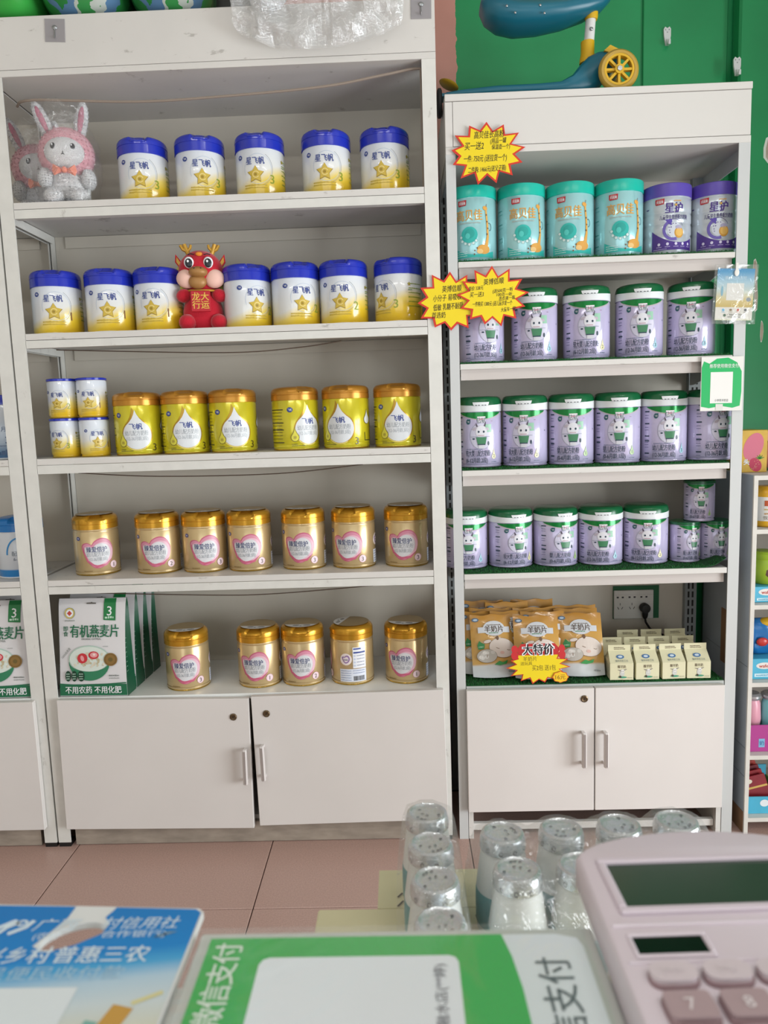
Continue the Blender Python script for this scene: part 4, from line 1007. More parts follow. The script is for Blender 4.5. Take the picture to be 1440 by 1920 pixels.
# ================================================================ plush toys
PLW = mat('white_plush', 'e6e6e8', rough=0.95, bump=0.9, scale=420, sheen=0.5); PLP = mat('pink_plush', 'f0aebb', rough=0.95, bump=0.9, scale=420, sheen=0.5)
PLIN = mat('mauve_inner_ear', 'c98b9c', rough=0.9, bump=0.5, scale=400); CORAL = mat('coral_ribbon', 'f08f78', rough=0.6)
EYEB = mat('embroidered_eye', '22252b', rough=0.4); EYEW = mat('eye_glint', 'f2f4f6', rough=0.3)
FILM = film('clear_polybag', opacity=0.13, white=0.016, scale=34, bump=1.0, rough=0.05)
def fuzz(part, m, n, ln, seed):
    """short pile standing out from a plush surface"""
    rnd = random.Random(seed); me = part.data; polys = list(me.polygons); vs = []; fs = []
    ws = [p.area for p in polys]
    for p in rnd.choices(polys, ws, k=n):
        c = [me.vertices[i].co for i in p.vertices]; w = [rnd.random() for _ in c]; t_ = sum(w)
        q = sum((v * (a / t_) for v, a in zip(c, w)), Vector()); d = (p.normal + Vector((rnd.uniform(-1, 1), rnd.uniform(-1, 1), rnd.uniform(-1, 1))) * 0.7).normalized()
        sd = d.orthogonal().normalized() * 0.0007; k = len(vs)
        vs += [tuple(q - sd), tuple(q + sd), tuple(q + d * ln * rnd.uniform(0.5, 1.1))]; fs.append((k, k + 1, k + 2))
    m_ = bpy.data.meshes.new('fur'); m_.from_pydata(vs, [], fs); m_.materials.append(m); m_.update()
    o = obj('fur', m_, part); o['kind'] = 'stuff'; return o
def bunny(loc, rz, label, s=1.0):
    t = thing('plush_rabbit', label, 'plush toy', loc, R(rz), 'bagged pink rabbits')
    obj('body', G().ball((0, 0.012, 0.05 * s), (0.050 * s, 0.040 * s, 0.052 * s), nu=24, nv=16).mesh('body', PLW), t)
    hz = 0.132 * s
    h = obj('head', G().ball((0, 0.008, hz), (0.069 * s, 0.050 * s, 0.065 * s), nu=28, nv=18).mesh('head', PLP), t)
    obj('face', G().ball((0, -0.020 * s, hz - 0.004), (0.050 * s, 0.032 * s, 0.040 * s), nu=26, nv=16).mesh('face', PLW), h)
    for sx in (-1, 1):
        obj('eye', G().ball((sx * 0.023 * s, -0.0455 * s, hz + 0.004), (0.0066 * s, 0.005, 0.0085 * s), 0, 12, 8).ball((sx * 0.023 * s - 0.0015, -0.0500 * s, hz + 0.007), (0.002, 0.0012, 0.0024), 1, 8, 6).mesh('eye', [EYEB, EYEW]), h)
        e = obj('ear', G().ball((0, 0, 0.045 * s), (0.0165 * s, 0.010 * s, 0.052 * s), nu=18, nv=14).mesh('ear', PLW), t, (sx * 0.034 * s, 0.006, hz + 0.038 * s), (0, R(-22 if sx < 0 else 10), 0))
        obj('inner_ear', G().ball((0, -0.006 * s, 0.047 * s), (0.0085 * s, 0.006 * s, 0.036 * s), nu=14, nv=12).mesh('inner_ear', PLIN), e)
        obj('arm', G().ball((sx * 0.052 * s, -0.012, 0.066 * s), (0.018 * s, 0.020 * s, 0.025 * s), nu=16, nv=12).mesh('arm', PLW), t)
        obj('foot', G().ball((sx * 0.032 * s, -0.034 * s, 0.0185 * s), (0.024 * s, 0.026 * s, 0.0185 * s), nu=16, nv=12).mesh('foot', PLW), t)
    g = G()
    for a in (-0.004, 0.004): pass
    g.tube([(-0.004 * s, -0.0515 * s, hz - 0.017 * s), (0, -0.052 * s, hz - 0.0145 * s), (0.004 * s, -0.0515 * s, hz - 0.017 * s)], 0.0009, 6)
    g.tube([(0, -0.052 * s, hz - 0.014 * s), (0, -0.0518 * s, hz - 0.009 * s)], 0.0009, 6)
    obj('mouth', g.mesh('mouth', EYEB), h)
    b = G()
    for sx in (-1, 1):
        b.add([(0, -0.045 * s, 0.079 * s), (sx * 0.026 * s, -0.050 * s, 0.092 * s), (sx * 0.030 * s, -0.044 * s, 0.078 * s), (sx * 0.025 * s, -0.049 * s, 0.064 * s), (sx * 0.014 * s, -0.056 * s, 0.079 * s), (sx * 0.014 * s, -0.036 * s, 0.078 * s)],
              [(0, 1, 4), (1, 2, 4), (2, 3, 4), (3, 0, 4), (0, 5, 1), (1, 5, 2), (2, 5, 3), (3, 5, 0)])
    b.ball((0, -0.049 * s, 0.079 * s), (0.007 * s, 0.007 * s, 0.008 * s), nu=10, nv=8)
    obj('bow', b.mesh('bow', CORAL), t)
    for ch in list(t.children):
        nm_ = ch.name.split('.')[0]
        if nm_ in ('body', 'head', 'ear', 'arm', 'foot'): fuzz(ch, PLP if nm_ == 'head' else PLW, {'head': 5000, 'body': 3000}.get(nm_, 1300), 0.0045, 5)
    # loose clear bag around it, gathered above the ears
    rb = random.Random(int(abs(loc[0]) * 1000)); vs = []; fs = []; nu, nv = 30, 18
    for i in range(nv + 1):
        u = i / nv; z = 0.004 + 0.245 * s * u
        w = (0.070 + 0.016 * math.sin(math.pi * min(1, u * 1.25))) * s * (1 - 0.30 * max(0, u - 0.62) / 0.38); d = (0.066 - 0.022 * u) * s
        for j in range(nu):
            a = 2 * math.pi * j / nu; k = 1 + rb.uniform(-0.05, 0.05)
            vs.append((w * k * math.copysign(abs(math.cos(a)) ** 0.75, math.cos(a)), d * k * math.sin(a) - 0.002, z + (rb.uniform(-0.004, 0.004) if 0 < i < nv else 0)))
    for i in range(nv):
        for j in range(nu): fs.append((i * nu + j, i * nu + (j + 1) % nu, (i + 1) * nu + (j + 1) % nu, (i + 1) * nu + j))
    obj('plastic_bag', G().add(vs, fs).mesh('plastic_bag', FILM, sharp=60), t)
    return t
bunny((-0.945, 0.058, 1.7062), 14, 'pink-hooded white plush rabbit in a clear bag, the front one of two', 0.98)
bunny((-1.060, 0.150, 1.7062), 24, 'pink-hooded white plush rabbit in a clear bag, half hidden behind the other rabbit', 0.96)

RDP = mat('red_plush', 'c8182f', rough=0.9, bump=0.5, scale=420, sheen=0.4); GDP = mat('gold_fabric', 'c79a3c', rough=0.4, metal=0.3); CHK = mat('peach_cheek', 'efc3b4', rough=0.9)
MAN = mat('yellow_felt_mane', 'd9cf62', rough=0.9); BRZ = mat('bronze_snout', 'a97b45', rough=0.45, metal=0.15)
t = thing('plush_dragon', 'red plush dragon with gold horns holding a red tag on the second shelf', 'plush toy', (-0.627, 0.084, 1.3882), R(10))
obj('body', G().ball((0, 0.006, 0.052), (0.053, 0.044, 0.062), nu=26, nv=18, warp=lambda p: Vector((p.x * (1.12 - 0.28 * (p.z + 1) / 2), p.y, max(p.z, -0.84)))).mesh('body', RDP), t)
hd = obj('head', G().ball((0, 0.002, 0.150), (0.058, 0.047, 0.056), nu=28, nv=18).mesh('head', RDP), t)
for sx in (-1, 1):
    obj('cheek', G().ball((sx * 0.034, -0.028, 0.130), (0.027, 0.018, 0.024), nu=18, nv=12).mesh('cheek', CHK), hd)
    obj('eye', G().ball((sx * 0.024 - 0.002, -0.0400, 0.168), (0.0125, 0.006, 0.0145), 0, 16, 10).ball((sx * 0.024 - 0.002, -0.0445, 0.166), (0.0092, 0.0035, 0.0115), 1, 14, 10).ball((sx * 0.024 - 0.004, -0.0478, 0.170), (0.0028, 0.0014, 0.0034), 0, 8, 6).mesh('eye', [EYEW, EYEB]), hd)
    obj('brow', G().tube([(sx * 0.012, -0.041, 0.187), (sx * 0.020, -0.0405, 0.1895), (sx * 0.028, -0.037, 0.188)], 0.0013, 6).mesh('brow', EYEB), hd)
    g = G(); g.tube([(sx * 0.028, 0.004, 0.194), (sx * 0.034, 0.002, 0.208), (sx * 0.039, 0.0, 0.222)], [0.0065, 0.006, 0.005], 10)
    g.tube([(sx * 0.033, 0.002, 0.205), (sx * 0.043, 0.0, 0.209), (sx * 0.049, 0.0, 0.219)], [0.005, 0.0045, 0.0038], 10); g.tube([(sx * 0.032, 0.002, 0.204), (sx * 0.024, 0.0, 0.212), (sx * 0.022, 0.0, 0.220)], [0.004, 0.004, 0.0034], 8)
    obj('horn', g.mesh('horn', GDP), hd)
    obj('ear', G().prism([(sx * 0.044, 0.172), (sx * 0.062, 0.196), (sx * 0.064, 0.176), (sx * 0.052, 0.160)], -0.004, 0.006, 'y').prism([(sx * 0.048, 0.172), (sx * 0.0595, 0.189), (sx * 0.0605, 0.176), (sx * 0.0535, 0.166)], -0.0055, -0.0035, 'y', 1).mesh('ear', [RDP, GDP]), hd)
    g = G()
    for i in range(4): g.ball((sx * (0.052 + 0.004 * math.sin(i)), 0.010, 0.160 - 0.016 * i), (0.010, 0.005, 0.010), nu=10, nv=8)
    obj('mane', g.mesh('mane', MAN), hd)
    obj('arm', G().ball((sx * 0.045, -0.020, 0.089), (0.020, 0.018, 0.017), nu=16, nv=10, M=Matrix.Rotation(R(sx * 20), 3, 'Y')).mesh('arm', RDP), t)
    obj('leg', G().ball((sx * 0.040, -0.024, 0.021), (0.022, 0.026, 0.021), nu=16, nv=10).mesh('leg', RDP), t)
sn = obj('snout', G().ball((-0.004, -0.048, 0.143), (0.024, 0.018, 0.014), nu=20, nv=12).ball((-0.007, -0.042, 0.120), (0.023, 0.013, 0.018), nu=18, nv=10).mesh('snout', BRZ), hd)
for sx in (-1, 1): obj('nostril', G().ball((-0.004 + sx * 0.008, -0.0620, 0.150), (0.0024, 0.002, 0.0018), nu=8, nv=6).mesh('nostril', EYEB), sn)
obj('forehead_badge', G().ball((0, -0.036, 0.190), (0.009, 0.004, 0.0055), nu=14, nv=8).mesh('forehead_badge', mat('orange_embroidery', 'e58b2c', rough=0.6)), hd)
obj('collar', G().tube([(0.044 * math.sin(R(q)), -0.040 * math.cos(R(q)), 0.103 - 0.004 * math.cos(R(q))) for q in range(-110, 111, 20)], 0.0028, 8).mesh('collar', GDP), t)
tg = obj('tag', G().rbox(-0.026, 0.023, -0.054, -0.049, 0.044, 0.096, 0.0015).mesh('tag', mat('red_satin', 'b81226', rough=0.4)), t)
a = Art(); GT = ink('e3b84a')
for ch, x, z in (('龙', -0.0125, 0.0815), ('大', 0.0095, 0.0815), ('行', -0.0125, 0.061), ('运', 0.0095, 0.061)): a.text(ch, x, z, 0.0185, GT, 1, off=0.02)
a.build('tag_print', tg, place=lambda x, y, d: (x, -0.054 - d, y))

# ================================================================ oatmeal bags
OATW = mat('white_matte_pouch', 'dcdadb', rough=0.45, var=0.03, scale=10, bump=0.12); OATG = mat('dark_green_gusset', '155238', rough=0.35, bump=0.15, scale=25)
OW, OH, OD = 0.186, 0.262, 0.054
def oat_d(z): return 0.002 + OD / 2 * (1 - max(0.0, z / OH - 0.12) / 0.88) ** 0.55 if z < OH * 0.97 else 0.002
def oat_front(x, z): return -oat_d(z) - 0.004 * math.cos(math.pi * x / OW) * math.sin(math.pi * min(1, z / OH))
def oat_w(z): return OW / 2 * (1.0 - 0.025 * math.sin(math.pi * z / OH) - 0.02 * max(0, z / OH - 0.9))
g = G(); nz, nx = 18, 8
for side, m in ((-1, 0), (1, 0)):
    vs = [((2 * i / nx - 1) * oat_w(OH * k / nz), (oat_front((2 * i / nx - 1) * OW / 2, OH * k / nz) if side < 0 else -oat_front((2 * i / nx - 1) * OW / 2, OH * k / nz)), OH * k / nz) for k in range(nz + 1) for i in range(nx + 1)]
    g.add(vs, [(k * (nx + 1) + i, k * (nx + 1) + i + 1, (k + 1) * (nx + 1) + i + 1, (k + 1) * (nx + 1) + i) for k in range(nz) for i in range(nx)], m)
for sx in (-1, 1):
    vs = []
    for k in range(nz + 1):
        z = OH * k / nz; w = oat_w(z); d = oat_d(z)
        vs += [(sx * w, -d, z), (sx * (w - 0.012 * min(1, z / OH * 3) * (1 if z < OH * 0.97 else 0)), 0, z), (sx * w, d, z)]
    g.add(vs, [(k * 3 + i, k * 3 + i + 1, (k + 1) * 3 + i + 1, (k + 1) * 3 + i) for k in range(nz) for i in (0, 1)], 1)
g.add([(-OW / 2, -oat_d(0), 0), (OW / 2, -oat_d(0), 0), (OW / 2, oat_d(0), 0), (-OW / 2, oat_d(0), 0)], [(0, 1, 2, 3)], 1)
oat_me = g.mesh('pouch', [OATW, OATG], sharp=50)
OG = ink('1c6b49'); OGD = ink('123f2c'); STRB = ink('c9303a'); STRL = ink('e8a0a2')
a = Art()
a.rect(-0.093, 0.002, 0.093, 0.033, OG, 0); a.stroke([(-0.093, 0.034), (-0.05, 0.031), (0.04, 0.033), (0.092, 0.036)], 0.003, OG, 0)
a.text('不用农药 不用化肥', 0, 0.0175, 0.0185, WHITE, 1, off=0.022, w=0.155)
a.poly([(0.034, 0.2615), (0.067, 0.2615), (0.067, 0.203), (0.034, 0.205)], ink('1a7a40'), 0); a.text('3', 0.050, 0.230, 0.030, WHITE, 1, off=0.01); a.lines(0.038, 0.062, 0.212, 0.007, ink('bfe0c8'), 1, seed=2)
a.poly([(-0.014, 0.248), (0.012, 0.248), (0.012, 0.251), (0.002, 0.2515), (0, 0.2535), (-0.002, 0.2515), (-0.014, 0.251)], ink('5a554f'), 1)
a.ell(-0.061, 0.224, 0.0145, 0.0145, ink('1f5a36'), 0); a.ell(-0.061, 0.224, 0.0105, 0.0105, WHITE, 1); a.arc(-0.061, 0.224, 0.0125, 0.0125, 0.0028, ink('d7c36a'), 1, 0, 359)
a.poly([(-0.068, 0.224), (-0.061, 0.231), (-0.054, 0.224), (-0.061, 0.217)], ink('c2453a'), 2); a.lines(-0.075, -0.047, 0.2045, 0.004, ink('9aa09c'), 1, seed=6)
a.text('有机燕麦片', 0.008, 0.176, 0.031, OG, 1, off=0.022, w=0.136); a.text('即', -0.073, 0.183, 0.0125, OG, 1, off=0.02); a.text('食', -0.073, 0.169, 0.0125, OG, 1, off=0.02)
a.text('ORGANIC OATMEAL', 0.0, 0.1555, 0.0065, ink('4a5a52'), 1, w=0.056)
a.ell(-0.008, 0.100, 0.059, 0.038, ink('b5ccbf'), 0); a.ell(-0.008, 0.101, 0.0555, 0.034, ink('d9e3da'), 1)
a.poly([(-0.065, 0.093)] + [(-0.008 + 0.0575 * math.cos(R(q)), 0.093 + 0.050 * math.sin(R(q))) for q in range(180, 361, 10)] + [(-0.008 + 0.056 * math.cos(R(q)), 0.094 - 0.026 * math.sin(R(q))) for q in range(0, 181, 10)], ink('2f7f5a'), 2)
rb = random.Random(5)
for i in range(40): a.ell(-0.008 + rb.uniform(-0.042, 0.042), 0.096 + rb.uniform(-0.016, 0.020), rb.uniform(0.003, 0.006), rb.uniform(0.002, 0.004), ink(rb.choice(('cfc6ac', 'e0d9c6', 'c3b795', 'd6cdb6'))), 2, 9, rot=rb.uniform(0, 3))
a.ell(-0.026, 0.104, 0.0145, 0.0135, STRB, 3, rot=0.3); a.ell(-0.026, 0.104, 0.005, 0.008, STRL, 4, rot=0.3); a.ell(0.006, 0.112, 0.0145, 0.0105, STRB, 3); a.ell(0.007, 0.113, 0.0105, 0.007, STRL, 4); a.ell(0.008, 0.114, 0.004, 0.003, ink('f3dcd4'), 5)
a.ell(0.053, 0.100, 0.0185, 0.0175, ink('8a6a34'), 4); a.arc(0.053, 0.100, 0.015, 0.014, 0.0012, ink('6b4f22'), 5); a.ell(0.053, 0.100, 0.006, 0.0055, ink('6b5a2a'), 5)
for x, w in ((-0.068, 0.008), (-0.0505, 0.008), (-0.031, 0.0095)):
    a.ell(x, 0.056, w, 0.0145, OGD, 4); 
    for i in range(3): a.lines(x - w * 0.6, x + w * 0.6, 0.062 - 0.0065 * i, 0.003, ink('bcd8c8'), 5, seed=i)
a.text('100%纯燕麦', -0.073, 0.118, 0.007, ink('6a6f6a'), 2, rot=48, w=0.036)
a.lines(0.046, 0.074, 0.056, 0.004, ink('7a7f7c'), 1, seed=11); a.lines(0.046, 0.074, 0.049, 0.003, ink('9a9f9c'), 1, seed=12); a.lines(0.032, 0.046, 0.135, 0.002, ink('9a9f9c'), 1, seed=13)
# cut into narrow strips so that it follows the bulge of the pouch
st = []
for p0, p1, p2, m, l in a.t: st.append((p0, p1, p2, m, l))
oat_art = a.build('front_print', False, place=lambda x, y, d: (x * oat_w(y) / (OW / 2), oat_front(x, y) - 0.0012 - d * 1.6, y), cut=0.010)
sa = Art()
for i in range(7): sa.lines(-0.010, 0.004, 0.150 - 0.013 * i, 0.003, ink('7fa892'), 1, seed=i)
sa.ell(-0.004, 0.185, 0.006, 0.014, ink('a9c2b4'), 1); sa.rect(-0.014, 0.060, 0.006, 0.0615, ink('7fa892'), 1); sa.ell(-0.012, 0.045, 0.003, 0.022, ink('9bb6a6'), 1, rot=-0.2)
side_art = sa.build('side_print', False, place=lambda x, y, d: (oat_w(y) - 0.0005 + d + 0.0012 - 0.010 * (1 - abs(x) / 0.03), x, y))
def oat(loc, rz, label, lean=0):
    t = thing('oatmeal_bag', label, 'food bag', loc, group='organic oatmeal bags', rot=(R(-lean), 0, R(rz)))
    p = obj('pouch', oat_me, t); obj('front_print', oat_art, t); obj('side_print', side_art, t)
    return t
ol = ['front bag of white organic oatmeal pouches beside the left post', 'white oatmeal pouch directly behind the front one', 'white oatmeal pouch, third one back in its row', 'white oatmeal pouch at the back of the row of four']
for i in range(4): oat((-0.966 + 0.003 * i, 0.034 + 0.062 * i, 0.4283), -2, ol[i], lean=2.5)
oat((-1.228, 0.034, 0.4283), 1, 'white oatmeal pouch in the cut-off unit at the left edge', 3)
oat((-1.222, 0.098, 0.4283), 1, 'white oatmeal pouch behind another in the cut-off unit at the left edge', 3)

# ================================================================ goat milk tablet pouches
CHG = ramp_mat('golden_pouch_film', 'Z', [(0.0, 'c9cdcf'), (0.034, 'd3d6d6'), (0.040, 'd2a55a'), (0.12, 'c99a4c'), (0.18, 'b98438')], rough=0.22, noise=0.004, nscale=30, coat=0.3)
CW, CH_, CD = 0.124, 0.172, 0.030
def ch_d(z): return 0.0012 + CD / 2 * max(0.0, math.sin(math.pi * min(1, max(0.0, (z / CH_) * 0.92 + 0.06)))) ** 0.7 * (1 - 0.35 * z / CH_)
def ch_f(x, z): return -ch_d(z) * max(0.05, 1 - (abs(x) / (CW / 2)) ** 2.4)
def chip_mesh(seed):
    rb = random.Random(seed); g = G(); nz, nx = 20, 12
    wob = [[rb.uniform(-0.0012, 0.0012) for i in range(nx + 1)] for k in range(nz + 1)]
    for sgn in (1, -1):
        vs = [((2 * i / nx - 1) * CW / 2 * (1 - 0.03 * (k / nz)), sgn * ch_f((2 * i / nx - 1) * CW / 2, CH_ * k / nz) + wob[k][i] * (0 < i < nx and 0 < k < nz), CH_ * k / nz + (0.002 * math.sin(i * 1.1 + seed) if k == nz else 0) - (0.005 * (1 - (2 * i / nx - 1) ** 2) if k == 0 else 0) + 0.005 * (k == 0)) for k in range(nz + 1) for i in range(nx + 1)]
        g.add(vs, [(k * (nx + 1) + i, k * (nx + 1) + i + 1, (k + 1) * (nx + 1) + i + 1, (k + 1) * (nx + 1) + i) for k in range(nz) for i in range(nx)])
    return g.mesh('pouch', CHG, sharp=60)
a = Art(); LAB = ink('cfd2d6'); GW = ink('e2d5cb'); OUT = ink('7a5a3c')
a.ell(-0.046, 0.158, 0.0095, 0.0055, ink('4a6a86'), 0); a.ell(-0.046, 0.158, 0.006, 0.003, ink('b5c8d8'), 1)
a.ell(0.003, 0.133, 0.030, 0.021, LAB, 0); a.rect(-0.041, 0.121, 0.046, 0.137, LAB, 0); a.lines(-0.016, 0.022, 0.1425, 0.003, ink('6a5a4a'), 1, seed=1)
a.text('羊奶片', 0.003, 0.1315, 0.0165, ink('4a3628'), 1, off=0.015, w=0.052); a.lines(-0.012, 0.014, 0.1205, 0.003, ink('3f8a5a'), 1, seed=2)
a.ell(0.021, 0.079, 0.036, 0.027, OUT, 0, rot=-0.15); a.ell(0.021, 0.079, 0.0352, 0.0262, GW, 1, rot=-0.15); a.ell(-0.018, 0.097, 0.011, 0.005, OUT, 0, rot=0.2); a.ell(-0.018, 0.097, 0.0104, 0.0044, GW, 1, rot=0.2)
a.stroke([(0.004, 0.080), (0.009, 0.0775), (0.013, 0.0765)], 0.0014, OUT, 2); a.stroke([(0.034, 0.074), (0.039, 0.072), (0.043, 0.073)], 0.0014, OUT, 2); a.ell(0.020, 0.066, 0.006, 0.004, ink('dfb8ac'), 2); a.ell(0.010, 0.106, 0.004, 0.006, ink('6a4a2c'), 2)
a.ell(-0.022, 0.058, 0.0275, 0.0185, OUT, 2); a.ell(-0.022, 0.058, 0.0268, 0.0178, ink('c2bdb4'), 3)
rb = random.Random(9)
for i in range(7): a.ell(-0.022 + rb.uniform(-0.018, 0.018), 0.058 + rb.uniform(-0.010, 0.010), 0.006, 0.005, ink(rb.choice(('e3e0da', 'd3cfc8', 'efece6'))), 4, 12)
a.stroke([(-0.022, 0.062), (-0.022, 0.054)], 0.0014, OUT, 5)
a.poly([(-0.004, 0.034), (0.010, 0.044), (0.020, 0.040), (0.034, 0.046), (0.030, 0.036), (0.012, 0.032)], ink('3f9a4f'), 2)
a.poly([(-0.046, 0.088), (-0.040, 0.100), (-0.034, 0.094), (-0.026, 0.090), (-0.028, 0.078), (-0.044, 0.076)], ink('2f8a4c'), 2); a.lines(-0.043, -0.030, 0.083, 0.003, ink('bfe0c4'), 3, seed=4)
a.lines(0.034, 0.050, 0.016, 0.004, ink('8a8f92'), 1, seed=5)
chip_art = a.build('front_print', False, place=lambda x, y, d: (x, ch_f(x, y) - 0.0016 - d * 1.5, y), cut=0.009)
chip_me = [chip_mesh(s) for s in range(3)]
CZ = 0.4378
CH = [(0.232, 0.026, 25, -2, 'front centre, behind the big price sign'), (0.120, 0.046, 24, 3, 'front, just left of the price sign'), (0.350, 0.040, 24, -5, 'front, between the price sign and the milk cartons'),
      (0.088, 0.076, 20, 0, 'partly hidden by the left post, front row'), (0.176, 0.074, 18, 2, 'second row, peeking out behind the left front pouches'), (0.256, 0.062, 19, -2, 'second row, right behind the price sign pouch'),
      (0.352, 0.082, 16, 0, 'second row, behind the right front pouch'), (0.118, 0.110, 12, -1, 'third row, left'), (0.240, 0.106, 11, 1, 'third row, middle'), (0.354, 0.122, 9, 1, 'third row, right and tallest'),
      (0.098, 0.166, 6, -2, 'back row, leftmost'), (0.166, 0.142, 6, 1, 'back row, second from the left'), (0.240, 0.168, 5, 0, 'back row, third from the left')]
for i, (x, y, ln, rz, lab) in enumerate(CH):
    t = thing('goat_milk_tablet_pouch', 'golden goat milk tablet pouch, ' + lab, 'snack pouch', (x, y, CZ + (0.010 if i > 9 else 0)), group='golden tablet pouches', rot=(R(-ln), 0, R(rz)))
    obj('pouch', chip_me[i % 3], t); obj('front_print', chip_art, t)

# ================================================================ gable-top milk cartons
CRM = mat('cream_carton', 'ded9b6', rough=0.45, var=0.03, scale=15)
w, d, hb, hr, hf = 0.0305, 0.0305, 0.045, 0.071, 0.087
g = G()
vs = [(-w, -d, 0), (w, -d, 0), (w, d, 0), (-w, d, 0), (-w, -d, hb), (w, -d, hb), (w, d, hb), (-w, d, hb), (-w * 0.96, -0.0012, hr), (w * 0.96, -0.0012, hr), (w * 0.96, 0.0012, hr), (-w * 0.96, 0.0012, hr),
      (-w * 0.96, -0.0012, hf), (w * 0.96, -0.0012, hf), (w * 0.96, 0.0012, hf), (-w * 0.96, 0.0012, hf), (-w * 0.55, 0, hr - 0.004), (w * 0.55, 0, hr - 0.004)]
fs = [(3, 2, 1, 0), (0, 1, 5, 4), (1, 2, 6, 5), (2, 3, 7, 6), (3, 0, 4, 7), (4, 5, 9, 8), (6, 7, 11, 10), (8, 9, 13, 12), (10, 11, 15, 14), (12, 13, 14, 15), (9, 10, 14, 13), (11, 8, 12, 15),
      (5, 17, 9), (6, 10, 17), (5, 6, 17), (9, 17, 10), (4, 8, 16), (7, 16, 11), (4, 16, 7), (8, 11, 16)]
carton_me = g.add(vs, fs).mesh('carton', CRM, sharp=25)
slope = math.hypot(d - 0.0012, hr - hb)
def on_carton(x, y, dd):
    if y <= hb: return (x, -d - dd, y)
    if y <= hb + slope:
        f = (y - hb) / slope; return (x * (1 - 0.04 * f), -d + (d - 0.0012) * f - dd, hb + (hr - hb) * f + dd)
    return (x * 0.96, -0.0012 - dd, hr + (y - hb - slope))
a = Art(); BRN = ink('6a5a48')
a.text('酸羊奶', 0, 0.0365, 0.0075, BRN, 1, off=0.01, w=0.021); a.text('美羚羊奶工坊', 0.001, hb + 0.0075, 0.0062, ink('7f8a86'), 1, w=0.033)
a.ell(-0.001, hb + 0.020, 0.0105, 0.0062, ink('4a76a8'), 1); a.ell(-0.001, hb + 0.020, 0.006, 0.0034, ink('cfdbe6'), 2)
a.lines(-0.014, 0.013, hb + slope + 0.0085, 0.0026, BRN, 1, seed=1); a.lines(-0.014, 0.016, hb + slope + 0.0045, 0.0022, BRN, 1, seed=2)
a.ell(0.001, 0.018, 0.0062, 0.008, ink('cfcfca'), 1); a.ell(0.002, 0.024, 0.005, 0.005, ink('e6e4de'), 2); a.stroke([(-0.003, 0.026), (-0.010, 0.028)], [0.003, 0.001], ink('8a8480'), 2); a.stroke([(0.006, 0.027), (0.013, 0.030)], [0.003, 0.001], ink('8a8480'), 2)
a.ell(0.004, 0.0235, 0.0008, 0.001, BLACK, 3, 8); a.ell(0.0, 0.0235, 0.0008, 0.001, BLACK, 3, 8)
a.ell(0.002, 0.0075, 0.011, 0.0026, ink('4a9a7a'), 2); a.ell(-0.004, 0.009, 0.003, 0.003, ink('4a4038'), 3); a.lines(0.014, 0.027, 0.006, 0.002, ink('a8a48a'), 1, seed=4)
carton_art = a.build('carton_print', False, place=on_carton)
side_a = Art()
for i in range(6): side_a.lines(-0.022, 0.02, 0.036 - 0.005 * i, 0.0022, ink('7a8a78'), 1, seed=i)
side_me = side_a.build('side_print', False, place=lambda x, y, dd: (-w - dd, -x, y))
rows = [('front', 0.038, (0.4485, 0.5155, 0.5838, 0.6505)), ('middle', 0.106, (0.445, 0.5105, 0.5765, 0.6425)), ('back', 0.174, (0.5115, 0.5785, 0.6455))]
for nm, y, xs in rows:
    for i, x in enumerate(xs):
        t = thing('milk_carton', f'cream gable-top goat yogurt carton, {nm} row, {ORD[i]} from the left', 'carton', (x, y, CZ), R((i * 37 % 5) - 2), group='gable-top cartons')
        obj('carton', carton_me, t); obj('carton_print', carton_art, t); obj('side_print', side_me, t)

# ================================================================ starburst price signs
SUN = mat('yellow_sign_card', 'efd411', rough=0.5); REDC = mat('red_sign_edge', 'd3301c', rough=0.5); MARK = ink('1c1a16', 0.6); SUNW = mat('sign_back', 'e8e4da', rough=0.6)
def burst_pts(k, rx, ry, inner, seed, rot=90):
    rb = random.Random(seed); pts = []
    for i in range(2 * k):
        f = rb.uniform(0.93, 1.06) if i % 2 == 0 else inner * rb.uniform(0.95, 1.05)
        an = R(rot + 180.0 * i / k)
        pts.append((rx * f * math.cos(an), ry * f * math.sin(an)))
    return pts
def burst(label, loc, rx, ry, k, seed, texts, rot=0, inner=0.72, tilt=0):
    t = thing('price_sign', label, 'price sign', loc, group='yellow starburst signs', rot=(R(tilt), -R(rot), 0))
    p = burst_pts(k, rx, ry, inner, seed)
    obj('card', G().prism(p, 0, 0.0012, 'y').mesh('card', REDC, smooth=False), t)
    a = Art(); a.poly([(x * 0.90, z * 0.90) for x, z in p], SUN, 0)
    rb = random.Random(seed + 1)
    for s, x, z, h, w in texts: a.text(s, x, z, h, MARK, 1, w=w, rot=rb.uniform(0, 5), shear=0.12, off=0.004)
    a.build('handwriting', t)
    return t
burst('yellow starburst sign with four lines of handwriting taped to the display unit header', (0.1085, -0.0075, 1.777), 0.092, 0.073, 13, 3,
      [('高贝佳长高粉', 0.006, 0.041, 0.016, 0.072), ('买一送2', -0.030, 0.016, 0.017, 0.046), ('(用品一罐', 0.028, 0.026, 0.012, 0.038), ('保温壶一个)', 0.034, 0.012, 0.011, 0.044), ('一件: 750元 (送拉货一个)', -0.004, -0.013, 0.015, 0.104), ('二件购: 1466元(送父子箱)', 0.0, -0.038, 0.013, 0.092)])
burst('yellow starburst sign between the two units, partly covered by another starburst', (0.0135, -0.0050, 1.4285), 0.086, 0.074, 12, 11,
      [('英博佶顺', 0.004, 0.032, 0.015, 0.048), ('小分子 易吸收', -0.008, 0.011, 0.015, 0.070), ('低敏 乳糖不耐受', -0.006, -0.011, 0.015, 0.074), ('首选奶', -0.030, -0.031, 0.014, 0.034)])
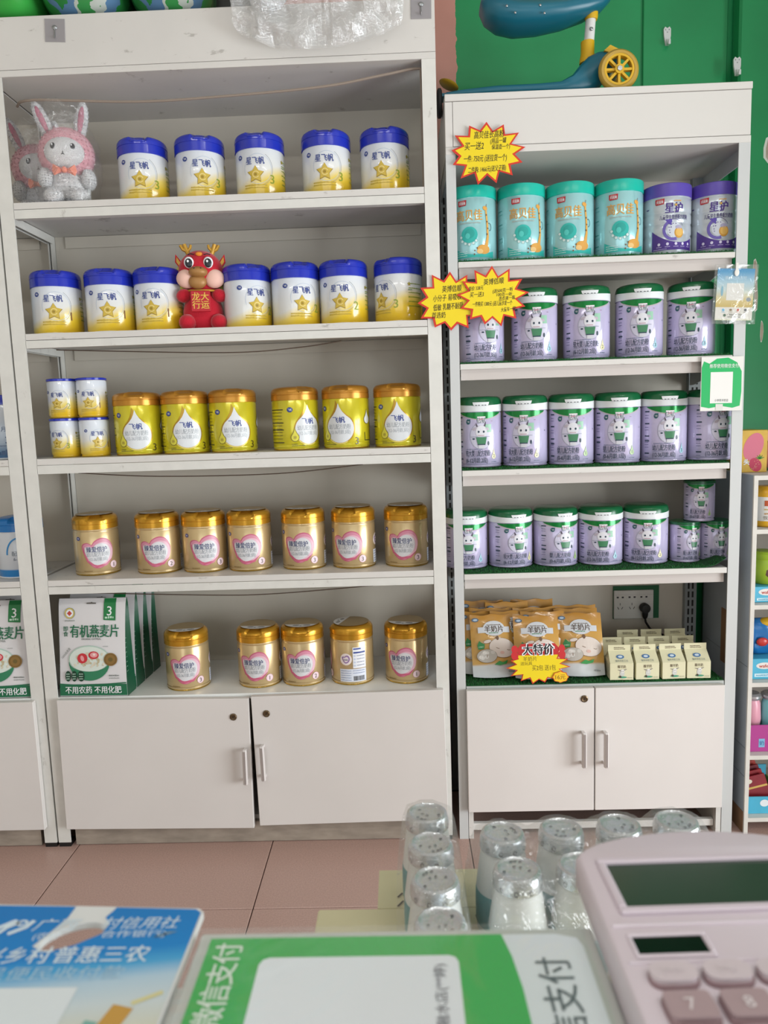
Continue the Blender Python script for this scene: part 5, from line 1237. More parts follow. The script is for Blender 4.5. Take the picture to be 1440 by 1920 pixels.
burst('yellow starburst sign hung over the left end of the upper goat milk row', (0.1165, -0.0100, 1.4355), 0.089, 0.072, 13, 23,
      [('英博佶顺', 0.004, 0.038, 0.014, 0.050), ('原价 328元', -0.040, 0.023, 0.010, 0.036), ('买一送3', -0.038, 0.008, 0.012, 0.034), ('(送500克一听', 0.026, 0.016, 0.009, 0.050), ('100克一听', 0.030, 0.006, 0.009, 0.038), ('洗衣液一瓶', 0.036, -0.003, 0.009, 0.040), ('一件购买 1380元 (送儿童沙发一个', 0.0, -0.015, 0.011, 0.098), ('大童车一辆)', 0.040, -0.030, 0.010, 0.038)])
t = thing('price_sign', 'big yellow and red special-offer sign standing against the tablet pouches', 'price sign', (0.226, -0.008, 0.4390), rot=(R(-7), 0, 0))
p = [(x, z + 0.048) for x, z in burst_pts(15, 0.082, 0.050, 0.74, 5)]
obj('card', G().prism(p, 0, 0.0012, 'y').mesh('card', REDC, smooth=False), t)
obj('headline_board', G().prism([(-0.052, 0.076), (0.052, 0.076), (0.056, 0.092), (0.044, 0.106), (-0.044, 0.106), (-0.056, 0.092)], -0.0015, -0.0003, 'y').mesh('headline_board', mat('red_headline_card', 'c22a2a', rough=0.5)), t)
a = Art(); a.poly([(x * 0.93, (z - 0.048) * 0.92 + 0.048) for x, z in p], SUN, 1)
for x in (-0.019, 0.0, 0.019): pass
a.text('大特价', 0, 0.091, 0.0285, WHITE, 6, off=0.06, w=0.084); a.text('大特价', 0, 0.091, 0.0265, BLACK, 7, off=0.025, w=0.080)
a.text('羊奶片', -0.022, 0.066, 0.011, ink('8a7a1c'), 2); a.text('送玩具', -0.032, 0.054, 0.009, ink('8a7a1c'), 2); a.text('买2包 送1包', 0.014, 0.042, 0.014, ink('7a6a14'), 2, w=0.062)
a.build('sign_print', t)
for sx in (-1, 1):
    obj('side_tab', G().prism([(sx * 0.062 + 0.0085 * math.cos(R(q)), 0.092 + 0.0105 * math.sin(R(q))) for q in range(0, 360, 20)], -0.0022, -0.0010, 'y').prism([(sx * 0.062 + 0.0095 * math.cos(R(q)), 0.0755 + 0.0115 * math.sin(R(q))) for q in range(0, 360, 20)], -0.0018, -0.0006, 'y').mesh('side_tab', mat('red_side_tab', 'c92b2f', rough=0.5)), t)
pp = [(0.056 + 0.021 * (1 + 0.06 * math.cos(R(q * 8))) * math.cos(R(q)), 0.017 + 0.0145 * (1 + 0.06 * math.cos(R(q * 8))) * math.sin(R(q))) for q in range(0, 360, 9)]
pt = obj('price_tag', G().prism(pp, -0.0032, -0.0020, 'y').mesh('price_tag', mat('orange_tag_edge', 'cf5a1c', rough=0.5)), t)
a = Art(); a.poly([(0.056 + (x - 0.056) * 0.9, 0.017 + (z - 0.017) * 0.9) for x, z in pp], mat('amber_tag', 'f3c51a', rough=0.5), 0); a.text('16元', 0.056, 0.017, 0.013, ink('8a6414'), 1); a.build('price_print', pt, base=0.0032)

# ================================================================ payment cards on the right post
CARD = mat('white_card_stock', 'e6e4de', rough=0.5); SLEEVE = film('clear_card_sleeve', opacity=0.09, white=0.05, scale=18, bump=0.7)
t = thing('payment_card', 'blue and sand bank payment card in a clear sleeve hanging on the right post', 'payment card', (0.7125, -0.0045, 1.4215), rot=(0, R(2.5), 0))
SKYC = ramp_mat('printed_sky_and_sand', 'Z', [(-0.065, 'cfd9a0'), (-0.058, 'e3e1d8'), (-0.031, 'e2e0d8'), (-0.030, 'c9b060'), (-0.012, 'd6c58a'), (0.010, 'c6d4d0'), (0.030, 'a8cad8'), (0.055, '3f97c6'), (0.062, '3a8fc2')], rough=0.35)
obj('card', G().rbox(-0.0455, 0.0455, -0.0012, 0.0, -0.062, 0.062, 0.0004).mesh('card', SKYC), t)
a = Art(); a.rect(-0.021, -0.014, 0.021, 0.027, ink('e3e2dc'), 0); a.text('微信扫码支付', 0, 0.040, 0.008, ink('d3e6ef'), 0, w=0.052); a.ell(-0.032, 0.008, 0.003, 0.012, ink('7fb2c6'), 0); a.ell(0.034, -0.012, 0.006, 0.005, ink('8f9aa2'), 0)
for x, c in ((-0.026, '5fb0d8'), (-0.008, '8a7a5a'), (0.010, 'c96a5a'), (0.028, '5a5f62')): a.ell(x, -0.037, 0.0035, 0.003, ink(c), 0, 12); a.lines(x - 0.004, x + 0.004, -0.042, 0.002, ink(c), 0, seed=3)
a.ell(-0.022, -0.050, 0.0035, 0.0035, ink('4a6a52'), 0, 12); a.text('广西融水农村商业银行', 0.007, -0.0485, 0.005, ink('55584f'), 0, w=0.046); a.lines(-0.015, 0.02, -0.054, 0.0026, ink('77786f'), 0, seed=5)
a.build('card_print', t, base=0.0012)
obj('sleeve', G().rbox(-0.0525, 0.0535, -0.0030, 0.0008, -0.071, 0.072, 0.0006).mesh('sleeve', SLEEVE), t)
obj('hanger', G().ball((0, -0.0042, 0.052), (0.006, 0.0012, 0.009), nu=14, nv=8).box(-0.003, 0.003, -0.0044, -0.0034, 0.055, 0.075).mesh('hanger', CARD), t)
t = thing('payment_card', 'green and white payment code card clipped to the right post below the bank card', 'payment card', (0.6860, -0.0040, 1.2055), rot=(0, R(0.6), 0))
obj('card', G().rbox(-0.052, 0.052, -0.0016, 0.0, -0.067, 0.067, 0.0004).mesh('card', CARD), t)
PG = ink('22b463'); a = Art()
a.poly([(-0.050, -0.056), (-0.030, -0.060), (0.0, -0.055), (0.028, -0.060), (0.046, -0.055), (0.049, -0.02), (0.048, 0.030), (0.036, 0.052), (0.014, 0.064), (-0.014, 0.062), (-0.032, 0.050), (-0.046, 0.056), (-0.051, 0.040)], PG, 0)
a.rect(-0.0285, -0.048, 0.0265, 0.029, ink('eceae6'), 1); a.text('小李熊羊奶店', 0, -0.041, 0.0062, ink('6a6a6a'), 2, w=0.034); a.text('推荐使用微信支付', 0.004, 0.044, 0.0095, ink('e8f3ea'), 2, off=0.01, w=0.072)
a.rect(-0.014, -0.066, 0.004, -0.050, ink('dcdad4'), 1)
a.build('card_print', t, base=0.0016)

# ================================================================ cables, hooks, socket
def cable(label, pts, r, m):
    P = [Vector(p) for p in pts]; out = []
    for i in range(len(P) - 1):
        p0, p1, p2, p3 = P[max(i - 1, 0)], P[i], P[i + 1], P[min(i + 2, len(P) - 1)]
        for k in range(6):
            u = k / 6; out.append(0.5 * ((2 * p1) + (-p0 + p2) * u + (2 * p0 - 5 * p1 + 4 * p2 - p3) * u * u + (-p0 + 3 * p1 - 3 * p2 + p3) * u ** 3))
    out.append(P[-1])
    o = obj('cable', G().tube(out, r, 8).mesh('cable', m)); return tag(o, label, 'cable')
CBL = mat('dusty_beige_cable', '94867a', rough=0.6); CBD = mat('brown_wire', '54453a', rough=0.6)
cable('beige lighting cable sagging under the header of the tin shelves', [(-1.06, 0.06, 1.955), (-1.0, 0.02, 1.952), (-0.75, 0.02, 1.938), (-0.55, 0.02, 1.941), (-0.29, 0.02, 1.9535), (-0.14, 0.02, 1.974), (-0.055, 0.022, 1.9865), (-0.045, 0.024, 1.970), (-0.044, 0.05, 1.86), (-0.043, 0.06, 1.712)], 0.0032, CBL)
cable('thin brown wire sagging under the second white shelf', [(-1.0, 0.03, 1.349), (-0.567, 0.03, 1.3275), (-0.374, 0.03, 1.334), (-0.264, 0.03, 1.347)], 0.0014, CBD)
cable('thin brown wire sagging under the third white shelf', [(-0.97, 0.03, 1.0305), (-0.755, 0.03, 1.015), (-0.445, 0.03, 1.0126), (-0.221, 0.03, 1.030)], 0.0014, CBD)
cable('thin brown wire sagging under the fourth white shelf', [(-0.993, 0.03, 0.709), (-0.634, 0.03, 0.6925), (-0.462, 0.03, 0.692), (-0.205, 0.03, 0.707)], 0.0014, CBD)

SOCK = mat('socket_white', 'dcdbd6', rough=0.4); GRD = mat('dark_green_recess', '13603a', rough=0.6)
t = thing('power_socket', 'white six-outlet wall socket with green paint around it behind the milk cartons', 'socket', (0.568, 0.2835, 0.572))
obj('cutout', G().box(-0.066, 0.070, 0.001, 0.004, -0.046, 0.054).mesh('cutout', GRD), t)
pl = obj('face_plate', G().rbox(-0.065, 0.052, -0.006, 0.001, -0.045, 0.042, 0.0015).mesh('face_plate', SOCK), t)
a = Art()
for i in range(3):
    x = -0.047 + 0.035 * i
    for sx in (-1, 1): a.rect(x + sx * 0.0075 - 0.003, 0.019, x + sx * 0.0075 + 0.003, 0.024, BLACK, 0)
    if i < 2: a.rect(x - 0.0009, -0.003, x + 0.0009, 0.004, BLACK, 0)
    for sx in (-1, 1):
        if i < 2: a.stroke([(x + sx * 0.004, -0.015), (x + sx * 0.008, -0.008)], 0.0018, BLACK, 0)
a.rect(-0.064, 0.0285, 0.051, 0.029, ink('a8a7a0'), 0); a.build('outlet_holes', pl, base=0.006)
t2 = thing('plug', 'black plug with cord in the right outlet of the wall socket', 'plug', (0.591, 0.2745, 0.562))
pg = G().lathe([(0.0, -0.022), (0.012, -0.021), (0.0145, -0.016), (0.0145, 0.0), (0.0, 0.0)], 20)
pg.xf(Matrix.Rotation(R(-90), 4, 'X') @ Matrix.Identity(4))
obj('plug_body', pg.ball((0.0, -0.010, -0.014), (0.009, 0.009, 0.020), nu=14, nv=10).mesh('plug_body', BLACKH), t2)
obj('cord', G().tube([(0.0, -0.010, -0.03), (0.002, -0.010, -0.042), (0.014, -0.012, -0.062), (0.035, -0.012, -0.075), (0.060, -0.010, -0.085), (0.085, -0.008, -0.128)], 0.0032, 8).mesh('cord', BLACKH), t2)

ADH = film('clear_adhesive_pad', opacity=0.12, white=0.22, scale=40, bump=0.2); MET = mat('hook_steel', 'a9adb0', rough=0.3, metal=0.9)
for x, z, lab, rr in ((-0.922, 2.0975, 'clear adhesive hook at the left end of the white header', 3), (-0.042, 2.112, 'clear adhesive hook at the right end of the white header', 1)):
    t = thing('adhesive_hook', lab, 'hook', (x, -0.0026, z), rot=(0, R(rr), 0), group='clear hooks on the header')
    obj('pad', G().rbox(-0.0245, 0.0245, -0.0012, 0.0, -0.026, 0.026, 0.0004).mesh('pad', mat('smoky_clear_pad', 'b3afb2', rough=0.15, alpha=0.55)), t)
    obj('hook', G().tube([(0, -0.002, 0.008), (0, -0.002, -0.014), (0, -0.006, -0.019), (0, -0.010, -0.014)], 0.0014, 8).ball((0, -0.002, 0.006), (0.006, 0.002, 0.005), nu=14, nv=8).mesh('hook', MET), t)
WPL = mat('white_hook_plastic', 'd9dcdc', rough=0.35)
for x, y, z, lab in ((0.660, 0.352, 2.180, 'white plastic nail hook on the green wall panel'), (0.838, 0.31, 2.075, 'white plastic nail hook beside the wall pilaster')):
    t = thing('wall_hook', lab, 'hook', (x, y, z), group='white nail hooks')
    obj('plate', G().prism([(-0.010, 0.022), (-0.006, 0.028), (0, 0.024), (0.006, 0.028), (0.010, 0.022), (0.010, 0.004), (0.006, -0.020), (-0.004, -0.020), (-0.009, 0.004)], -0.006, 0.0, 'y').mesh('plate', WPL), t)
    obj('hook', G().tube([(0.001, -0.006, -0.008), (0.001, -0.012, -0.020), (0.001, -0.020, -0.022), (0.001, -0.022, -0.012)], [0.005, 0.0045, 0.004, 0.003], 10).mesh('hook', WPL), t)
    for nx, nz in ((-0.005, 0.020), (0.005, 0.020), (0, 0.013)): obj('nail', G().ball((nx, -0.0066, nz), (0.0015, 0.001, 0.0015), nu=8, nv=6).mesh('nail', MET), t)

# ================================================================ on top of the white unit
RICE = mat('green_rice_bag', '2f7a3c', rough=0.3, var=0.1, scale=5, bump=0.3)
_nt = RICE.node_tree; _rp = [n for n in _nt.nodes if n.type == 'VALTORGB'][0].color_ramp; _rp.interpolation = 'CONSTANT'
_rp.elements[0].position = 0.0; _rp.elements[0].color = (*lin('1f5f30'), 1); _rp.elements[1].position = 0.44; _rp.elements[1].color = (*lin('2f8a44'), 1)
for _p, _c in ((0.55, '5f86ac'), (0.61, 'c9d0c8'), (0.64, '3f9a52')): _e = _rp.elements.new(_p); _e.color = (*lin(_c), 1)
RICEB = mat('dark_glossy_bag', '161a17', rough=0.3, bump=0.4, scale=20)
def sack(loc, r, label, m, prints):
    t = thing('rice_bag', label, 'food bag', loc, group='packed bags on top of the white unit')
    def wp(p):
        z = math.copysign(abs(p.z) ** 0.8, p.z)
        return Vector((math.copysign(abs(p.x) ** 0.7, p.x), p.y, max(z, -0.93)))
    g = G().ball((0, 0, r[2]), r, nu=40, nv=24, warp=wp)
    g.v = [(x, y, z - (0.030 * min(1, max(0, (-loc[1] - 0.012 - y) / 0.03)) if z < r[2] else 0) + 0.0) for x, y, z in g.v]
    obj('sack', g.mesh('sack', m, sharp=70), t)
    # printed patches follow the bulge
    def surf(x, z, d):
        u = 1 - (abs(x) / r[0]) ** 2.2 - (abs(z - r[2]) / r[2]) ** 2.2
        y = -r[1] * math.sqrt(max(0.02, u))
        zz = z - (0.030 * min(1, max(0, (-loc[1] - 0.012 - y) / 0.03)) if z < r[2] else 0)
        return (x, y - 0.003 - d, zz)
    a = Art()
    for kind, x, z, w, h, c in prints:
        n = 6
        for i in range(n):
            for j in range(n):
                x0, x1 = x - w / 2 + w * i / n, x - w / 2 + w * (i + 1) / n; z0, z1 = z - h / 2 + h * j / n, z - h / 2 + h * (j + 1) / n
                if kind == 'e' and ((((x0 + x1) / 2 - x) / (w / 2)) ** 2 + (((z0 + z1) / 2 - z) / (h / 2)) ** 2) > 1: continue
                a.rect(x0, z0, x1, z1, ink(c), 1)
    a.build('bag_print', t, place=surf)
    return t
sack((-0.868, 0.085, 2.1345), (0.108, 0.125, 0.10), 'green and blue rice bag on the white unit, left of the two printed ones', RICE, [('r', 0.035, 0.06, 0.05, 0.10, '5f86a8'), ('e', -0.02, 0.075, 0.09, 0.07, 'd8dcd6'), ('r', -0.03, 0.10, 0.05, 0.05, '2f9a8a'), ('r', -0.065, 0.045, 0.04, 0.02, '8a7a6a')])
sack((-0.655, 0.085, 2.1345), (0.104, 0.125, 0.10), 'green rice bag with rosy print on the white unit, right of the two printed ones', RICE, [('r', 0.0, 0.055, 0.045, 0.09, '5f86a8'), ('e', -0.06, 0.07, 0.06, 0.05, 'c98f86'), ('r', 0.06, 0.09, 0.05, 0.06, '3f9a4a')])
sack((-1.045, 0.085, 2.1345), (0.066, 0.12, 0.10), 'bright green bag at the left end of the white unit top', mat('lime_green_bag', '3fae4a', rough=0.3, bump=0.3, scale=18), [])
sack((-0.77, 0.23, 2.1345), (0.30, 0.05, 0.16), 'dark glossy bag behind the green rice bags', RICEB, [])
# crumpled clear wrap hanging over the header
rb = random.Random(12); nx, nz = 44, 16; vs = []; fs = []
import mathutils
for k in range(nz + 1):
    for i in range(nx + 1):
        u, v = i / nx, k / nz
        x = -0.485 + 0.40 * u
        zb = 2.062 - 0.050 * math.sin(math.pi * min(1, u * 1.0)) ** 0.6 + 0.022 * max(0, 0.25 - u) * 2 + 0.012 * u
        z = 2.19 + (zb - 2.19) * v
        nn = mathutils.noise.noise(Vector((x * 24, z * 24, 1.3))); n2 = mathutils.noise.noise(Vector((x * 70, z * 70, 5)))
        y = -0.030 + 0.020 * nn + 0.006 * n2 - 0.014 * math.sin(math.pi * v)
        vs.append((x + 0.006 * n2, min(y, -0.006), z + 0.004 * nn))
for k in range(nz):
    for i in range(nx): fs.append((k * (nx + 1) + i, k * (nx + 1) + i + 1, (k + 1) * (nx + 1) + i + 1, (k + 1) * (nx + 1) + i))
vs2 = [(x, y - 0.012, z) for x, y, z in vs]
t = thing('crumpled_plastic_wrap', 'crumpled clear plastic wrap hanging over the white header', 'plastic wrap', (0, 0, 0))
WRAP = film('crumpled_wrap', opacity=0.16, white=0.16, scale=45, bump=1.0, rough=0.12)
obj('front_layer', G().add(vs2, fs).mesh('front_layer', WRAP, sharp=20), t)
obj('rear_layer', G().add(vs, fs).mesh('rear_layer', WRAP, sharp=20), t)
obj('foil_lining', G().ball((-0.40, -0.030, 2.165), (0.055, 0.014, 0.062), nu=26, nv=18, warp=lambda p: p * (1 + 0.10 * mathutils.noise.noise(p * 9))).mesh('foil_lining', mat('crinkled_foil', 'c9ccd0', rough=0.2, metal=0.9, bump=1.0, scale=130), sharp=15), t)

# ================================================================ toddler scooter on the display unit
TLB = mat('petrol_blue_plastic', '17677c', rough=0.35); YEL2 = mat('yellow_plastic', 'd9ac1c', rough=0.4); WPIPE = mat('white_tube', 'dfdfdc', rough=0.3); RUB = mat('black_rubber', '17171a', rough=0.6); TYRE = mat('translucent_yellow_tyre', 'b9963c', rough=0.35)
t = thing('toddler_scooter', 'petrol blue and yellow toddler scooter lying on top of the display unit', 'scooter', (0.22, 0.08, 1.916))
def S(x, y, z): return (x - 0.22, y - 0.08, z - 1.916)
# deck: a long shallow board that rises into the front arch
secs = [(0.018, 1.934, 1.946, 0.030), (0.06, 1.9295, 1.9475, 0.042), (0.14, 1.928, 1.951, 0.050), (0.24, 1.927, 1.952, 0.050), (0.30, 1.927, 1.957, 0.046), (0.33, 1.927, 1.974, 0.042), (0.350, 1.927, 1.998, 0.038), (0.370, 1.930, 2.018, 0.036), (0.395, 1.942, 2.028, 0.035), (0.422, 1.972, 2.030, 0.033), (0.448, 1.998, 2.024, 0.028)]
vs = []; fs = []; n = 14
for x, z0, z1, hw in secs:
    for j in range(n):
        a_ = 2 * math.pi * j / n; cy_, cz_ = math.copysign(abs(math.cos(a_)) ** 0.6, math.cos(a_)), math.copysign(abs(math.sin(a_)) ** 0.6, math.sin(a_))
        vs.append(S(x, 0.085 + hw * cy_, (z0 + z1) / 2 + (z1 - z0) / 2 * cz_))
for i in range(len(secs) - 1):
    for j in range(n): fs.append((i * n + j, i * n + (j + 1) % n, (i + 1) * n + (j + 1) % n, (i + 1) * n + j))
fs += [tuple(range(n)), tuple((len(secs) - 1) * n + j for j in range(n))]
obj('deck', G().add(vs, fs).mesh('deck', TLB, sharp=50), t)
# front wheel: tyre, spoked hub
def wheel(c, r, wd, name):
    w = thing  # (kept as a part)
    g = G(); N = 36; K = 10
    for i in range(N):
        a_ = 2 * math.pi * i / N
        for k in range(K):
            b_ = 2 * math.pi * k / K; rr = r - 0.009 + 0.009 * math.cos(b_)
            g.v.append((c[0] + rr * math.cos(a_), c[1] + wd * 0.5 * math.sin(b_), c[2] + rr * math.sin(a_)))
    for i in range(N):
        for k in range(K):
            g.f.append((i * K + k, ((i + 1) % N) * K + k, ((i + 1) % N) * K + (k + 1) % K, i * K + (k + 1) % K)); g.m.append(0)
    return g
c = S(0.434, 0.030, 1.9655); r = 0.0490
wh = obj('front_wheel', wheel(c, r, 0.020, 'front_wheel').mesh('front_wheel', TYRE), t)
g = G()
N = 32
for i in range(N):
    a0, a1 = 2 * math.pi * i / N, 2 * math.pi * (i + 1) / N
    q = [(c[0] + rr * math.cos(a_), c[1] + yy, c[2] + rr * math.sin(a_)) for rr, yy in ((r - 0.013, -0.009), (r - 0.018, -0.009), (r - 0.018, 0.009), (r - 0.013, 0.009)) for a_ in (a0, a1)]
    g.add(q, [(0, 1, 3, 2), (2, 3, 5, 4), (4, 5, 7, 6), (6, 7, 1, 0)])
for i in range(8):
    M = Matrix.Translation(c) @ Matrix.Rotation(math.pi / 4 * i, 4, 'Y')
    k0 = len(g.v); g.box(0.007, r - 0.015, -0.008, 0.004, -0.0028, 0.0028); g.xf(M, k0)
obj('spokes', g.mesh('spokes', YEL2), wh)
h_ = G().lathe([(0.0, -0.004), (0.010, -0.004), (0.011, 0.0), (0.011, 0.012), (0.0, 0.012)], 20); h_.xf(Matrix.Translation((c[0], c[1], c[2])) @ Matrix.Rotation(R(90), 4, 'X'))
obj('hub', h_.mesh('hub', YEL2), wh)
h_ = G().lathe([(0.0062, 0.012), (0.0062, 0.0145), (0.0, 0.0148)], 6); h_.xf(Matrix.Translation((c[0], c[1], c[2])) @ Matrix.Rotation(R(90), 4, 'X'))
obj('axle_nut', h_.mesh('axle_nut', MET), wh)
obj('far_front_wheel', wheel(S(0.434, 0.150, 1.9655), 0.0490, 0.020, 'w').mesh('far_front_wheel', TYRE), t)
obj('axle', G().tube([S(0.434, 0.03, 1.9655), S(0.434, 0.15, 1.9655)], 0.006, 10).mesh('axle', MET), t)
# steering column
obj('lower_collar', G().lathe([(0.0, 0), (0.020, 0), (0.019, 0.012), (0.0165, 0.022), (0.0165, 0.050), (0.0, 0.050)], 24, c=S(0.373, 0.085, 2.008)).mesh('lower_collar', YEL2), t)
obj('column', G().tube([S(0.376, 0.085, 2.05), S(0.381, 0.085, 2.115)], 0.0125, 16).mesh('column', WPIPE), t)
obj('upper_collar', G().lathe([(0.0, 0), (0.0145, 0), (0.016, 0.006), (0.017, 0.036), (0.0, 0.036)], 24, c=S(0.382, 0.085, 2.108)).mesh('upper_collar', YEL2), t)
obj('bolt', G().ball(S(0.379, 0.071, 2.082), (0.0045, 0.003, 0.0045), nu=12, nv=8).mesh('bolt', MET), t)
obj('latch', G().prism([(0.185, 0.106), (0.200, 0.118), (0.228, 0.104), (0.210, 0.096)], -0.030, 0.004, 'y').mesh('latch', YEL2), t)
# seat shell
secs = [(0.108, 2.140, 2.156, 0.030), (0.120, 2.115, 2.166, 0.045), (0.150, 2.096, 2.160, 0.056), (0.192, 2.088, 2.149, 0.062), (0.250, 2.090, 2.145, 0.060), (0.310, 2.098, 2.147, 0.052), (0.365, 2.112, 2.156, 0.042), (0.405, 2.128, 2.168, 0.030), (0.428, 2.150, 2.178, 0.018)]
vs = []; fs = []
for x, z0, z1, hw in secs:
    for j in range(n):
        a_ = 2 * math.pi * j / n
        vs.append(S(x, 0.085 + hw * math.copysign(abs(math.cos(a_)) ** 0.7, math.cos(a_)), (z0 + z1) / 2 + (z1 - z0) / 2 * math.copysign(abs(math.sin(a_)) ** 0.8, math.sin(a_))))
for i in range(len(secs) - 1):
    for j in range(n): fs.append((i * n + j, i * n + (j + 1) % n, (i + 1) * n + (j + 1) % n, (i + 1) * n + j))
fs += [tuple(range(n)), tuple((len(secs) - 1) * n + j for j in range(n))]
st_ = obj('seat', G().add(vs, fs).mesh('seat', TLB, sharp=50), t)
obj('seat_cushion', G().ball(S(0.240, 0.070, 2.146), (0.105, 0.058, 0.012), nu=28, nv=12).mesh('seat_cushion', YEL2), st_)
for x, z in ((0.165, 2.120), (0.245, 2.118), (0.185, 2.104), (0.255, 2.100)): obj('screw', G().ball(S(x, 0.024, z), (0.003, 0.002, 0.003), nu=8, nv=6).mesh('screw', MET), st_)
# rear wheel in the gap beside the unit and its fender
rw = G().lathe([(0.0, -0.0055), (0.030, -0.0055), (0.034, -0.003), (0.034, 0.003), (0.030, 0.0055), (0.0, 0.0055)], 28); rw.xf(Matrix.Translation(S(0.0015, 0.075, 1.925)) @ Matrix.Rotation(R(90), 4, 'Y'))
obj('rear_wheel', rw.mesh('rear_wheel', RUB), t)
obj('fork', G().box(*[v - 0.22 for v in (0.0, 0.03)], -0.02, 0.02, 1.936 - 1.916, 1.9435 - 1.916).mesh('fork', TLB), t)
obj('fender', G().ball(S(0.026, 0.075, 1.968), (0.026, 0.03, 0.005), nu=18, nv=8, M=Matrix.Rotation(R(22), 3, 'Y')).mesh('fender', mat('mustard_plastic', 'a8841c', rough=0.4)), t)

# ================================================================ cardboard display rack at the right edge
RKS = mat('blue_grey_cardboard_side', 'a9b1ba', rough=0.7, var=0.08, scale=6); RKW = mat('white_cardboard_edge', 'dcd8d0', rough=0.7, var=0.06, scale=20); KRAFT = mat('kraft_cardboard', '8d6a4c', rough=0.85, var=0.1, scale=20)
rx0, rx1 = 0.776, 1.26
t = thing('display_rack', 'white cardboard display rack with snacks at the right edge', 'display rack', ((rx0 + rx1) / 2, 0.15, 0))
cx = (rx0 + rx1) / 2
for q in (rx0 - cx, rx1 - cx - 0.008):
    s = obj('side_panel', G().box(q, q + 0.008, -0.146, 0.15, 0.0, 0.972).mesh('side_panel', RKS), t)
    obj('front_edge', G().box(q - 0.0005, q + 0.010, -0.152, -0.146, 0.0, 0.972).mesh('front_edge', RKW), s)
obj('brown_patch', G().box(rx0 - cx - 0.0012, rx0 - cx, -0.07, 0.02, 0.43, 0.585).mesh('brown_patch', KRAFT), t)
obj('brown_foot', G().box(rx0 - cx - 0.0012, rx0 - cx, -0.146, 0.14, 0.0, 0.06).mesh('brown_foot', KRAFT), t)
for z in (0.045, 0.222, 0.424, 0.634, 0.833, 0.972):
    s = obj('shelf', G().box(rx0 - cx + 0.008, rx1 - cx - 0.008, -0.150, 0.145, z - 0.012, z - 0.0005).mesh('shelf', RKW), t)
obj('back_panel', G().box(rx0 - cx + 0.008, rx1 - cx - 0.008, 0.135, 0.145, 0.0, 0.96).mesh('back_panel', mat('rack_back', 'bdb5aa', rough=0.8)), t)
for z in (0.42, 0.50, 0.725): obj('crease', G().box(rx0 - cx - 0.0008, rx0 - cx, -0.146, 0.12, z - 0.26, z - 0.2585).mesh('crease', mat('cardboard_crease', '858c95', rough=0.8)), t)
YB_ = mat('sunny_box', 'dfb54a', rough=0.4, var=0.15, scale=30); PKB = mat('rose_print', 'd9748a', rough=0.4)
b_ = thing('snack_box', 'yellow and pink strawberry candy box on top of the display rack', 'snack box', (0.822, 0.15, 0.9722), R(-4))
obj('box', G().rbox(-0.032, 0.034, -0.055, 0.055, 0, 0.112, 0.0015).mesh('box', YB_), b_)
a = Art(); a.ell(-0.002, 0.068, 0.024, 0.038, PKB, 0, rot=-0.35); a.ell(0.004, 0.020, 0.015, 0.019, ink('c23a5a'), 1, rot=0.5)
rb = random.Random(2)
for i in range(16): a.ell(0.004 + rb.uniform(-0.010, 0.010), 0.020 + rb.uniform(-0.012, 0.012), 0.0007, 0.001, ink('f0d0a8'), 2, 6)
for q in range(5): a.stroke([(0.015, 0.036), (0.015 + 0.012 * math.cos(R(20 + 35 * q)), 0.036 + 0.011 * math.sin(R(20 + 35 * q)))], [0.004, 0.001], ink('3f8a3c'), 2)
a.text('头', -0.019, 0.028, 0.014, WHITE, 2, off=0.03)
a.build('box_print', b_, place=lambda x, y, d: (x, -0.055 - d, y))
b_ = thing('candy_bag', 'pink candy bag beside the strawberry box on the display rack', 'snack bag', (0.905, 0.15, 0.9722)); obj('bag', G().ball((0, 0, 0.042), (0.046, 0.05, 0.042), nu=22, nv=14, warp=lambda p: p * (1 + 0.06 * math.sin(7 * p.x) * math.cos(6 * p.z))).mesh('bag', mat('glossy_pink_bag', 'ec9db0', rough=0.25, bump=0.4, scale=30)), b_)
obj('header_seal', G().box(-0.04, 0.04, -0.002, 0.002, 0.080, 0.105).mesh('header_seal', mat('pink_seal', 'e58aa2', rough=0.3)), b_)
b_ = thing('juice_bottle', 'yellow bottle with white label on the upper rack shelf', 'bottle', (0.838, 0.06, 0.8332))
obj('bottle', G().lathe([(0.0, 0), (0.030, 0), (0.034, 0.004), (0.034, 0.085), (0.030, 0.098), (0.022, 0.106), (0.0, 0.106)], 28).mesh('bottle', mat('yellow_juice', 'dca51e', rough=0.25)), b_)
obj('label', G().lathe([(0.0344, 0.016), (0.0348, 0.017), (0.0348, 0.078), (0.0344, 0.079)], 28).mesh('label', CARD), b_)
a = Art(); a.rect(-0.02, 0.056, -0.004, 0.070, ink('c25a30'), 1); a.lines(-0.02, 0.008, 0.047, 0.004, ink('d9b04a'), 1, seed=1); a.lines(-0.02, -0.006, 0.036, 0.004, ink('c28a40'), 1, seed=2); a.text('饮品', -0.012, 0.025, 0.009, ink('6a5a40'), 1)
a.build('label_print', b_, wrap=0.0350)
LIME = mat('lime_green_plastic', '9cb92e', rough=0.35); CHO = mat('brown_print', '6a4a42', rough=0.4)
b_ = thing('candy_tub', 'lime green candy tub with a brown oval on the second rack shelf', 'candy tub', (0.846, 0.075, 0.6772))
obj('tub', G().lathe([(0.0, 0), (0.030, 0), (0.040, 0.012), (0.044, 0.034), (0.042, 0.054), (0.034, 0.066), (0.036, 0.069), (0.036, 0.080), (0.030, 0.086), (0.0, 0.088)], 28).mesh('tub', LIME), b_); obj('oval_label', G().ball((0.004, -0.026, 0.034), (0.030, 0.020, 0.024), nu=20, nv=12).mesh('oval_label', CHO), b_)

